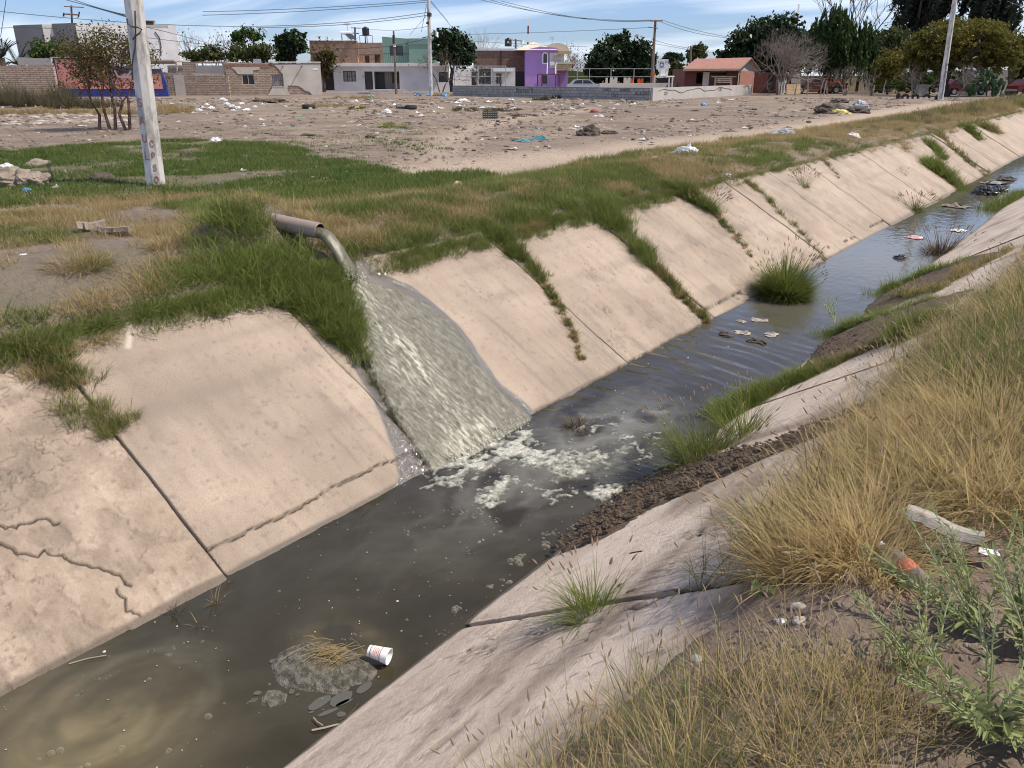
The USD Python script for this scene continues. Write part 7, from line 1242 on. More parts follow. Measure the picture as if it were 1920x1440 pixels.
d7 = 128; p7, b7_, v7, *_ = pole_between('power_pole', 'far crossarmed power pole between the solar heater and the water tank', (667, 150), (665.5, 51), d7, 0.34, 0.26, 'pole_wood', 6); bits(p7, b7_, d7 - 0.1, [('crossarm', 'pole_wood', [(658, 52), (676, 53)], 0.06), ('crossarm', 'pole_wood', [(661, 62), (673, 63)], 0.08)])
d8 = 132; p8, b8_, v8, *_ = pole_between('power_pole', 'far crossarmed power pole right of the emblem water tank', (967, 150), (967, 73), d8, 0.34, 0.26, 'pole_wood', 6); bits(p8, b8_, d8 - 0.1, [('crossarm', 'pole_wood', [(960, 75), (980, 77)], 0.07), ('crossarm', 'pole_wood', [(962, 86), (972, 86)], 0.07)])
d9 = fit_d(1763, 187); p9, b9_, v9, e91, e92 = pole_between('concrete_pole', 'leaning pale concrete pole with black lettering before the palo verde', (1763, 187), (1790.5, 0), d9, 0.40, 0.28, 'pole_concrete', 8, 0.3, over=1.6)
pole_text('MENDOZA4X', p9, b9_, v9, e91, e92, 0.215, math.atan2((-FW @ e92[:2]), (-FW @ e91[:2])), 0.19, 0.20, 'black_graffiti', 0.245)
for lb, (xb, yb), (xt, yt), d, arms in [('red and white lattice radio mast far behind the purple house', (989, 80), (990.5, 33), 240, True), ('thin far radio mast between the dark ficus and the willow', (1494, 60), (1498, 8), 260, False)]:
    b = bgpt(xb, yb, d); q = bgpt(xt, yt, d); b[2] = GZ; t = thing('radio_mast', lb, 'mast', b); v = q - b
    for k in range(8): obj('section', tube([v * k / 8, v * (k + 1) / 8], 0.28, 4), 'dimmed_red' if k % 2 == 0 else 'white_paint', t)
    if arms: obj('dish', [tube([v * u + [RT[0] * s, RT[1] * s, 0], v * u + [RT[0] * s, RT[1] * s, 0.9]], 0.55, 8) for u, s in ((0.52, -1.3), (0.60, -1.6), (0.5, 0.9), (0.55, 1.6))], 'white_paint', t); 
for lb, pts, d in [('thin television aerial behind the purple house vault', [(1035, 90), (1035, 71)], 125), ('thin aerial on the brick storey roof', [(653, 80), (653, 44)], 100)]:
    b = bgpt(*pts[0], d); t = thing('aerial', lb, 'aerial', b, YAW); q = bgpt(*pts[1], d) - b; obj('mast', tube([(0, 0, 0), (0, 0, q[2])], 0.03, 4), 'grey_metal', t); obj('elements', [tube([(-w_, 0, q[2] - k), (w_, 0, q[2] - k)], 0.02, 3) for w_, k in ((0.35, 0.0), (0.5, 0.15), (0.25, -0.1))], 'grey_metal', t)
def cable(label, pts, d0, d1, r=0.022):
    x = np.array(pts, float); s = np.concatenate([[0], np.cumsum(np.hypot(*np.diff(x, axis=0).T))]); u = np.linspace(0, s[-1], 24); X, Y = np.interp(u, s, x[:, 0]), np.interp(u, s, x[:, 1])
    if len(pts) > 2: c = np.polyfit(u, Y, min(len(pts) - 1, 3)); Y = np.polyval(c, u)
    P = np.array([bgpt(a, b, d) for a, b, d in zip(X, Y, np.linspace(d0, d1, 24))]); b = P[12].copy(); t = thing('power_cable', label, 'cable', b, group='overhead cables'); obj('strand', tube(P - b, r, 4), 'wire', t)
for lb, pts, a, b in [
    ('cable sagging from the left edge past the white building to the light pole', [(-30, 18), (120, 34), (330, 47), (480, 51), (650, 42), (803, 24)], 70, 74),
    ('lower twin cable ending at the light pole from the left', [(480, 52), (650, 47), (803, 29)], 72, 74), ('highest cable across the sky left of the light pole', [(380, 22), (560, 17), (803, 1)], 76, 76), ('second highest cable left of the light pole', [(380, 29), (600, 20), (803, 4)], 76, 76),
    ('cable descending from the top left to the nearest leaning pole', [(95, -8), (170, 12), (236, 31)], 30, 14), ('second cable descending to the nearest leaning pole', [(118, -8), (180, 14), (238, 29)], 30, 14),
    ('thin cable crossing low before the white building', [(-20, 52), (150, 55), (330, 78), (420, 86)], 80, 84), ('cable from the nearest leaning pole to the adobe house', [(270, 50), (330, 64), (400, 84)], 60, 90),
    ('long cable from the light pole rising right out of the picture', [(806, 2), (830, 30), (856, 62)], 74, 90), ('steep cable from the light pole top to the ficus', [(808, 2), (840, 40)], 74, 90), ('steep service drop from the light pole to the green storey', [(800, 29), (768, 66)], 74, 92), ('thin drop beside the service drop of the light pole', [(800, 8), (790, 60)], 74, 88),
    ('upper cable of the bundle arriving at the crossarmed power pole', [(885, -4), (1000, 22), (1120, 37), (1218, 38)], 92, 96), ('middle cable of the bundle arriving at the crossarmed power pole', [(905, -4), (1010, 24), (1125, 39), (1220, 39)], 92, 96), ('lowest cable of the bundle arriving at the crossarmed power pole', [(940, 2), (1030, 24), (1130, 40), (1220, 40)], 92, 96),
    ('upper cable from the crossarmed power pole to the huge ficus', [(1242, 38), (1300, 56), (1362, 69)], 96, 100), ('lower cable from the crossarmed power pole to the huge ficus', [(1240, 42), (1300, 62), (1362, 71)], 96, 100), ('cable from the power pole down to the thin dark pole', [(1228, 76), (1262, 85), (1295, 91)], 96, 122), ('second cable from the power pole to the thin dark pole', [(1228, 82), (1262, 88), (1295, 94)], 96, 122),
    ('cable running right from the thin dark pole', [(1296, 90), (1330, 98), (1360, 102)], 122, 126), ('thin horizontal cable behind the ficus and the emblem tank', [(870, 64), (960, 63), (1216, 52)], 110, 98), ('faint cable past the emblem tank to the court trees', [(830, 73), (960, 82), (1100, 88)], 96, 110), ('cable crossing the upper right corner', [(1888, 2), (1925, 16)], 60, 60), ('nearly upright stay wire at the left edge of the picture', [(12, -6), (7, 30), (1, 70)], 60, 60),
    ('twin line over the brick storey to the white house', [(590, 88), (680, 92), (760, 82), (803, 72)], 90, 75), ('cable from the far armed pole to the green storey', [(676, 53), (740, 58), (802, 50)], 128, 90)]: cable(lb, pts, a, b, 0.021 if a > 50 else 0.010)
# ---------------------------------------------------------------- the outfall pipe and its jet
flat('pipe_plastic', (0.26, 0.20, 0.17), rough=0.45, var=0.12, scale=9, bump=0.2); flat('pipe_inside', (0.05, 0.045, 0.035), rough=0.5)
mat('jet_water', [(0.2, (0.085, 0.072, 0.038)), (0.5, (0.12, 0.104, 0.060)), (0.8, (0.18, 0.16, 0.10))], scale=11, rough=0.16, spec=0.6, bump=0.55, bscale=14, bdist=0.03, stretch=(1, 1, 0.35))
mo = np.array([-6.2, 5.0, 1.50]); bk = np.array([-6.85, 4.88, 1.555]); pax = (mo - bk) / np.linalg.norm(mo - bk); pe1 = np.cross(pax, [0, 0, 1.0]); pe1 /= np.linalg.norm(pe1); pe2 = np.cross(pe1, pax)
a = np.linspace(0, 2 * PI, 29); R0 = 0.078
def ringp(c, r, d=0.0): return c + pax * d + r * (np.cos(a)[:, None] * pe1 + np.sin(a)[:, None] * pe2)
L_ = np.linalg.norm(mo - bk); seq = [(0.0, R0), (L_ * 0.5, R0), (L_ - 0.004, R0), (L_, R0 - 0.003), (L_, R0 - 0.009), (L_ - 0.2, R0 - 0.010)]
P = np.vstack([ringp(bk, r, d) - mo for d, r in seq]); t = thing('drain_pipe', 'reddish plastic drain pipe pouring grey-green water from the grassy bank', 'pipe', mo)
obj('pipe', TM(P, gridfaces(6, 29)), 'pipe_plastic', t, smooth=35)
obj('inner_wall', TM(np.vstack([ringp(mo, R0 - 0.0105, -0.002) - mo, ringp(mo, R0 - 0.0105, -0.5) - mo, ringp(mo, 0.001, -0.5) - mo]), gridfaces(3, 29)), 'pipe_inside', t)
u = np.linspace(0, 1, 46); T = u * 0.325; C = mo + pax * (-0.25) + np.outer(np.clip(u * 4, 0, 1), pax * 0.25); tt = np.clip(T - 0.08, 0, 1) ; v0 = 1.55
C = C + np.outer(tt, pax * v0) + np.outer(-4.9 * tt ** 2 * 1.55, [0, 0, 1.0]); C[:, 2] -= 0.022
tg = np.gradient(C, axis=0); tg /= np.linalg.norm(tg, axis=1, keepdims=True); s1 = np.repeat([[-pax[1], pax[0], 0]], 46, 0); s1 /= np.linalg.norm(s1, axis=1, keepdims=True); s2 = np.cross(tg, s1)
b = np.linspace(0, 2 * PI, 31); w1 = np.interp(u, [0, 0.25, 0.6, 1], [0.062, 0.070, 0.074, 0.105]); w2 = np.interp(u, [0, 0.25, 0.6, 1], [0.05, 0.054, 0.046, 0.055])
rip = 1 + 0.42 * (fbm(pts3(np.cos(b)[None, :] * 2.2, np.sin(b)[None, :] * 3.2, u[:, None] * 4.0), 5, 601) - 0.5) * (0.3 + u[:, None] * 1.3)
J = C[:, None] + rip[..., None] * (w1[:, None, None] * np.cos(b)[None, :, None] * s1[:, None] + w2[:, None, None] * np.sin(b)[None, :, None] * s2[:, None])
obj('water_jet', TM(J.reshape(-1, 3), gridfaces(46, 31)), 'jet_water', smooth=True, label='thick curved jet of murky water falling from the mouth of the drain pipe', category='water jet')

r = np.random.default_rng(605); dp = []; ic = trimesh.creation.icosphere(1, 1.0)
for k in range(420):
    if k < 150: c = np.array([-5.80, 4.99, 1.075]) + r.normal(0, 1, 3) * [0.07, 0.06, 0.035] + [0.03, 0, 0.03]
    else: y = r.uniform(4.25, 5.3); c = np.array([-3.93 + r.normal(0, 0.05), y, abs(r.normal(0.012, 0.03))])
    m = ic.copy(); m.apply_scale(r.uniform(0.0025, 0.008)); m.apply_translation(c); dp.append(m)
obj('splash_drops', dp, 'foam', smooth=True, kind='stuff', label='pale splash drops where the jet lands and where the sheet enters the canal', category='splash')
# ---------------------------------------------------------------- bubbles and scum on the water
MATS['bubble'] = usdkit.material(stage, '/World/Looks/bubble', {'f': ('layer_weight', {'blend': 0.35}), 'r': ('rgb_ramp', {'ramp': [(0.0, (0.10, 0.10, 0.10)), (0.5, (0.3, 0.3, 0.3)), (0.8, (0.95, 0.95, 0.95)), (1.0, (1, 1, 1))]}), 't': ('transparent_bsdf', {'color': (0.95, 0.93, 0.85)}), 'p': ('principled_bsdf', {'base_color': (0.42, 0.40, 0.31), 'roughness': 0.08, 'specular_ior_level': 1.0}), 'm': ('mix_closure', {})}, [('f.facing', 'r.fac'), ('r.color', 'm.fac'), ('t.BSDF', 'm.closure1'), ('p.BSDF', 'm.closure2')], surface='m.closure')
ico = trimesh.creation.icosphere(2, 1.0); hemi = ico.slice_plane([0, 0, -0.02], [0, 0, 1.0]); flat_ = hemi.copy(); flat_.apply_scale([1, 1, 0.55])
r = np.random.default_rng(611); W = Polygon([(-3.93, 0.4), (-3.93, 11), (-2.55, 11), (-2.5, 0.4)])
q = sample(W, 5200, 612); c1, c2 = on_z(960, 900)[:2], on_z(870, 1090)[:2]
dn = 0.45 * np.exp(-((q[:, 0] - c1[0]) / 0.5) ** 2 - ((q[:, 1] - c1[1]) / 0.8) ** 2) + 0.12 * np.exp(-((q[:, 1] - c2[1]) / 1.0) ** 2) * np.clip(nz(q[:, 0], q[:, 1], 1.2, 613) * 2 - 0.5, 0, 1) + 0.06 * np.exp(-((q[:, 1] - 6.6) / 1.5) ** 2) + 0.02 * (q[:, 1] < 3) + 0.006
q = q[r.random(len(q)) < 0.65 * dn]; s = 0.0045 + 0.007 * r.random(len(q)) ** 4
big = []
for px, py, n, spr, lo, hi in [(970, 1055, 16, 0.022, 0.010, 0.022), (948, 1080, 4, 0.02, .006, .012), (1025, 1022, 12, 0.02, 0.008, 0.017), (1022, 1005, 9, 0.025, 0.006, 0.012), (1037, 1000, 6, 0.012, .006, .012), (1078, 987, 8, 0.014, 0.007, 0.014), (920, 1100, 5, 0.008, 0.01, 0.015), (956, 1092, 4, 0.006, 0.01, 0.016), (857, 1140, 7, 0.014, 0.008, 0.02), (760, 1000, 5, 0.014, .005, .01), (900, 965, 10, 0.03, .006, .013), (930, 975, 8, 0.03, .006, .012), (865, 962, 6, 0.02, .006, .012), (660, 1195, 10, 0.03, .004, .008), (830, 1185, 6, 0.02, .004, .007), (875, 1030, 5, 0.02, .004, .008), (1180, 910, 14, 0.06, .006, .013), (1240, 875, 14, 0.08, .006, .012), (1150, 845, 18, 0.1, .005, .011), (390, 1345, 1, 0, 0.02, 0.021), (235, 1402, 2, 0.01, 0.010, 0.016), (95, 1412, 3, 0.02, 0.01, 0.02), (310, 1412, 2, .01, .01, .016), (160, 1435, 3, .03, .01, .014)]:
    c = on_z(px, py)
    for k in range(n): big.append((c[0] + r.normal(0, spr), c[1] + r.normal(0, spr * 1.3), r.uniform(lo, hi)))
big = np.array(big); pos = np.vstack([np.column_stack([q, np.full(len(q), -0.0015)]), np.column_stack([big[:, :2], np.full(len(big), -0.002)])])
scatter('water_bubbles', 'small pale bubbles drifting on the canal water around the foam', 'bubbles', [[('bubble', hemi, 'bubble')], [('bubble', flat_, 'foam')]], pos, np.concatenate([(r.random(len(q)) < 0.3).astype(int), np.zeros(len(big), int)]), np.concatenate([s, big[:, 2]]), seed=614)
r = np.random.default_rng(616); q = sample(W, 420, 617); q = q[q[:, 1] < 7.5]
mat('scum_flake', [(0.3, (0.30, 0.28, 0.22)), (0.7, (0.52, 0.50, 0.42))], scale=30, bump=0.3)
fl = []
for x, y in q:
    n = 7; an = np.sort(r.random(n) * 2 * PI); rr = r.uniform(0.0015, 0.005) * r.uniform(0.5, 1.2, n); fl.append(TM(np.vstack([np.stack([x + rr * np.cos(an), y + rr * np.sin(an) * 1.4, np.full(n, 0.0085)], 1), [[x, y, 0.010]]]), [[i, (i + 1) % n, n] for i in range(n)]))
obj('scum_flakes', fl, 'scum_flake', kind='stuff', label='tiny pale flakes scattered over the near canal water', category='scum')

# the sludge island with the cup
mat('sludge', [(0.0, (0.035, 0.03, 0.02)), (0.42, (0.085, 0.075, 0.055)), (0.54, (0.17, 0.155, 0.12)), (1.0, (0.36, 0.34, 0.29))], scale=26, detail=9, rough=0.55, spec=0.5, bump=1.0, bscale=50, bdist=0.04, masks=[('straw', (0.20, 0.135, 0.045), 0.8)])
def sludge(label, px_poly, hmax, seed, straw=None, res=0.006, name='sludge_island'):
    w = Polygon([on_z(*p)[:2] for p in px_poly]).buffer(0); x0, y0, x1, y1 = w.bounds; c = np.array([w.centroid.x, w.centroid.y, 0.0])
    X, Y = np.meshgrid(np.arange(x0 - .05, x1 + .05, res), np.arange(y0 - .05, y1 + .05, res), indexing='ij'); d = np.where(shapely.contains_xy(w, X, Y), 1, -1) * shapely.distance(w.boundary, shapely.points(X, Y))
    d = d + 0.055 * (nz(X, Y, 14, seed) - 0.5) + 0.02 * (nz(X, Y, 45, seed + 1) - 0.5); Z = hmax * (1 - np.exp(-np.clip(d, -0.02, 9) / 0.05)) + 0.03 * (nz(X, Y, 26, seed + 2) - 0.45) * np.clip(d * 30, 0, 1) + 0.016 * (nz(X, Y, 70, seed + 3) - 0.5) * np.clip(d * 30, 0, 1) - 0.004
    f = gridfaces(*X.shape); f = f[(d.ravel()[f] > -0.008).all(1)]; t = thing(name, label, 'sludge', c); s = np.zeros_like(X)
    if straw: q = on_z(*straw)[:2]; s = np.exp(-((X - q[0]) / 0.11) ** 2 - ((Y - q[1]) / 0.10) ** 2) * np.clip(nz(X, Y, 25, seed + 5) * 2.2 - 0.3, 0, 1)
    obj('mound', TM(pts3(X, Y, Z).reshape(-1, 3) - c, f), 'sludge', t, smooth=True, vars=dict(straw=np.clip(s, 0, 1))); return t, c
ts, cs = sludge('grey sludge island with flattened straw on top, under the paper cup', [(506, 1245), (520, 1222), (560, 1207), (610, 1205), (660, 1218), (690, 1238), (712, 1246), (700, 1275), (660, 1290), (640, 1305), (590, 1300), (545, 1295), (515, 1285), (508, 1262)], 0.042, 621, (622, 1238))
r = np.random.default_rng(625); st = []
for k in range(46):
    b = on_z(625 + r.normal(0, 26), 1240 + r.normal(0, 11))[:2]; an = 0.75 + r.normal(0, 0.45); L = r.uniform(0.05, 0.16); z = 0.055 + r.uniform(0, 0.015); d = np.array([math.cos(an), math.sin(an)]) * L / 2; st.append(tube([[*(b - d), z], [*b, z + 0.008], [*(b + d), z + r.uniform(-0.012, 0.02)]] - cs, 0.0016, 3, caps=False))
obj('straw', st, 'grass_straw', ts, kind='stuff')
sludge('small grey sludge lump at the lower left of the straw-topped island', [(482, 1310), (500, 1292), (525, 1292), (541, 1303), (540, 1318), (515, 1326), (492, 1325)], 0.035, 631); sludge('thin crooked sludge strand trailing left of the small lump', [(449, 1335), (458, 1318), (470, 1308), (486, 1308), (484, 1314), (470, 1317), (462, 1330), (454, 1338)], 0.014, 641)
sludge('grey scum clot drifting near the left concrete panel', [(300, 1230), (315, 1215), (328, 1207), (333, 1216), (325, 1232), (308, 1240)], 0.014, 651, name='scum_clot'); sludge('long scum strand beside the leftmost panel foot', [(128, 1306), (150, 1290), (172, 1272), (192, 1262), (196, 1272), (175, 1288), (150, 1306), (135, 1310)], 0.010, 661, name='scum_clot'); sludge('slim scum clot right of the grey one near the left panel', [(360, 1213), (372, 1200), (394, 1190), (398, 1196), (384, 1206), (366, 1216)], 0.007, 671, name='scum_clot')
sludge('dark floating film left of the straw bits at the panel foot', [(262, 1224), (285, 1212), (305, 1210), (300, 1222), (280, 1230)], 0.006, 676, name='scum_clot'); sludge('dark scum shred at the lower left water edge', [(40, 1338), (60, 1326), (78, 1330), (70, 1338), (50, 1344)], 0.008, 678, name='scum_clot')
MATS['wet_film'] = usdkit.material(stage, '/World/Looks/wet_film', {'p': ('principled_bsdf', {'base_color': (0.075, 0.067, 0.05), 'roughness': 0.30, 'specular_ior_level': 0.7})}, [], surface='p.BSDF')
r = np.random.default_rng(681)
for i, (px, py, w, h, an, l) in enumerate([(600, 1318, 0.10, 0.035, 0.6, 'flat grey film plate below the left part of the sludge island'), (640, 1310, 0.09, 0.05, 0.7, 'broad flat film plate under the middle of the sludge island'), (683, 1290, 0.07, 0.03, 0.9, 'film plate at the lower right of the sludge island'), (615, 1336, 0.08, 0.014, 0.5, 'long bright narrow film strip below the sludge plates'), (645, 1318, 0.07, 0.012, 0.5, 'narrow film strip touching the broad plate'), (512, 1240, 0.03, 0.016, 0.3, 'small oval film plate left of the sludge island'), (547, 1298, 0.022, 0.014, 0.4, 'little oval plate below the left rim of the island'), (558, 1303, 0.014, 0.008, 0.4, 'tiniest oval plate below the island rim'), (584, 1336, 0.018, 0.006, 0.4, 'thin oval plate apart from the others'), (640, 1340, 0.03, 0.02, 0.3, 'last film plate beside the floating twig'), (483, 1300, 0.03, 0.015, 0.3, 'film plate beside the small sludge lump')]):
    c = on_z(px, py); n = 14; a_ = np.linspace(0, 2 * PI, n, endpoint=False); rr = 1 + 0.10 * np.sin(a_ * 2 + i) + r.normal(0, 0.045, n); x, y = w / 1.6 * rr * np.cos(a_), h / 1.2 * rr * np.sin(a_); ca, sa = math.cos(an + 0.75), math.sin(an + 0.75)
    o = obj('scum_plate', prism(Polygon(np.stack([x * ca - y * sa, x * sa + y * ca], 1)).buffer(0.002), 0.0025).apply_translation([*c[:2], 0.001]), 'wet_film'); tag(o, l, 'scum plate')
# paper cup
mat('cup_paper', [(0.3, (0.70, 0.68, 0.64)), (0.7, (0.80, 0.78, 0.75))], scale=20, bump=0.15, rough=0.5); flat('cup_brown', (0.16, 0.06, 0.045), bump=0); flat('cup_red', (0.52, 0.13, 0.09), bump=0)
pc = on_z(712, 1246); pc = np.array([pc[0] - 0.01, pc[1] + 0.01, 0.060]); t = thing('paper_cup', 'white paper cup with red and brown print lying on the sludge island', 'cup', pc, math.radians(20), tilt=(0, math.radians(95), 0))
H = 0.115; ra, rb = 0.030, 0.043; prof = [(0.001, 0.004), (ra - 0.001, 0.004), (ra, 0), (ra + 0.0002, 0.0), (rb, H), (rb - 0.0012, H), (ra - 0.0012, 0.006), (0.001, 0.006)]
def lathe(p, n=36): m = trimesh.creation.revolve(p, sections=n); m.apply_translation([0, 0, -H / 2]); return m
obj('body', lathe(prof), 'cup_paper', t, smooth=40); tt_ = np.linspace(0, 2 * PI, 33); obj('rim', tube(np.stack([rb * np.cos(tt_), rb * np.sin(tt_), np.full(33, H / 2)], 1), 0.0018, 6, caps=False), 'cup_paper', t)
def band(nm, z0, z1, m, off=0.0006): k = lambda z: ra + (rb - ra) * z / H + off; obj(nm, lathe([(k(z0), z0), (k(z1), z1), (k(z1) + 0.0003, z1), (k(z0) + 0.0003, z0)]), m, t)
band('stripe', 0.014, 0.018, 'cup_brown'); band('stripe', 0.022, 0.0235, 'cup_red'); band('stripe', 0.073, 0.0765, 'cup_brown')
k_ = lambda z: ra + (rb - ra) * z / H + 0.0007; pr_ = []; r = np.random.default_rng(688)
for az0 in np.linspace(0, 2 * PI, 5)[:-1]:
    for row, z in enumerate((0.032, 0.042, 0.052, 0.062)):
        for j in range(6):
            a0 = az0 + 0.18 * j + 0.1 * (row % 2); a1 = a0 + r.uniform(0.07, 0.14); z1 = z + 0.006; q = np.array([[k_(zz) * math.cos(aa), k_(zz) * math.sin(aa), zz - H / 2] for aa, zz in ((a0, z), (a1, z), (a1, z1), (a0, z1))]); pr_.append(TM(q, [[0, 1, 2], [0, 2, 3]]))
obj('print', pr_, 'cup_red', t, kind='stuff')
def twig(label, pts, z, rad, m='weathered_wood', place=on_z, name='twig'):
    P = np.array([place(*p) + [0, 0, zz] for p, zz in zip(pts, np.broadcast_to(z, len(pts)))]); t = thing(name, label, 'twig', P[0]); obj('stick', tube(P - P[0], rad, 5), m, t)
twig('forked pale twig in the water below the sludge plates', [(585, 1373), (610, 1368), (632, 1362), (660, 1366), (668, 1362)], 0.012, [0.005, 0.005, 0.004, 0.004, 0.003]); twig('thin curved twig crossing the forked pale one', [(588, 1350), (595, 1358), (606, 1365)], 0.016, 0.003); twig('dark arched twig at the foot of the near concrete', [(636, 1354), (655, 1342), (668, 1328), (671, 1322)], 0.01, 0.003, 'grass_brown')
twig('long thin twig lying in the water along the left panel foot', [(130, 1248), (165, 1238), (200, 1232)], 0.012, 0.003); twig('crooked bare twig lying on the dirt line of the near concrete', [(1500, 807), (1535, 797), (1560, 790), (1588, 772)], 0.03, [0.008, 0.007, 0.006, 0.003], 'twig', on_near); twig('dark straw stub stuck to the near concrete', [(1181, 1041), (1203, 1037)], 0.012, 0.005, 'grass_brown', on_near)
# ---------------------------------------------------------------- rubbish
def paintmat(n, c, rough=0.35): flat(n, c, rough=rough, spec=0.5, var=0.12, scale=12, bump=0.3, bscale=20)
for n, c in [('bag_white', (0.62, 0.605, 0.57)), ('bag_yellow', (0.62, 0.52, 0.16)), ('bag_pink', (0.62, 0.36, 0.33)), ('bag_blue', (0.10, 0.24, 0.42)), ('bag_black', (0.02, 0.02, 0.022)), ('bag_teal', (0.07, 0.25, 0.28)), ('bag_green', (0.16, 0.36, 0.15)), ('bag_grey', (0.30, 0.31, 0.32)), ('card_tan', (0.42, 0.32, 0.22)), ('cloth_red', (0.30, 0.07, 0.06)), ('crate_green', (0.02, 0.075, 0.055))]: paintmat(n, c)
mat('rock', [(0.2, (0.15, 0.115, 0.09)), (0.5, (0.24, 0.19, 0.15)), (0.8, (0.34, 0.28, 0.225))], scale=6, bump=0.9, bscale=18, bdist=0.03); mat('rock_pale', [(0.2, (0.26, 0.22, 0.185)), (0.8, (0.45, 0.40, 0.345))], scale=6, bump=0.8, bscale=18, bdist=0.02); mat('dark_debris', [(0.2, (0.045, 0.034, 0.026)), (0.6, (0.11, 0.085, 0.065)), (1.0, (0.22, 0.17, 0.13))], scale=8, bump=1.0, bscale=20, bdist=0.04)
def lump(sx, sy, sz, seed, rough=0.35, k=2, sharp=3.0):
    m = trimesh.creation.icosphere(k, 1.0); v = m.vertices; d = 1 + rough * 2 * (fbm(v * sharp * 0.6 + seed * 3.7, 3, seed) - 0.5); v = v * d[:, None]; v[:, 2] = np.maximum(v[:, 2], -0.35); m.vertices = v * [sx, sy, sz]; return m
def crumple(w, seed, n=7, up=0.35):
    r = np.random.default_rng(seed); u, v = np.meshgrid(np.linspace(-1, 1, n), np.linspace(-1, 1, n), indexing='ij'); X = u + r.normal(0, 0.16, u.shape); Y = v * 0.7 + r.normal(0, 0.16, u.shape); Z = np.abs(r.normal(0, up, u.shape)) * (1.15 - np.maximum(abs(u), abs(v))) + 0.04; return TM(pts3(X, Y, Z).reshape(-1, 3) * w, gridfaces(n, n))
def item(name, label, cat, px, py, w, m, seed, kind='bag', place=None, z=GZ, flat_=0.6, group=None, lift=0.0):
    if place is None: p = on_z(px, py, z); p[2] = float(gz(p[0], p[1])) + lift
    else: p = place(px, py) + [0, 0, lift]
    r = np.random.default_rng(seed); t = thing(name, label, cat, p, r.uniform(0, 6), group)
    if kind == 'bag': obj('sheet', [lump(w * 0.5, w * 0.4, w * flat_ * 0.5, seed, 0.55, 3, 4.5), crumple(w * 0.5, seed)], m, t)
    elif kind == 'sheet': obj('sheet', crumple(w * 0.5, seed, 7, 0.25), m, t)
    elif kind == 'rock': obj('stone', lump(w * 0.5, w * 0.38, w * flat_ * 0.5, seed, 0.35, 3, 2.0), m, t, smooth=25)
    elif kind == 'heap': obj('heap', lump(w * 0.5, w * 0.45, w * flat_ * 0.5, seed, 0.5, 4, 4.0), m, t, smooth=25)
    return t
B = 'bag'
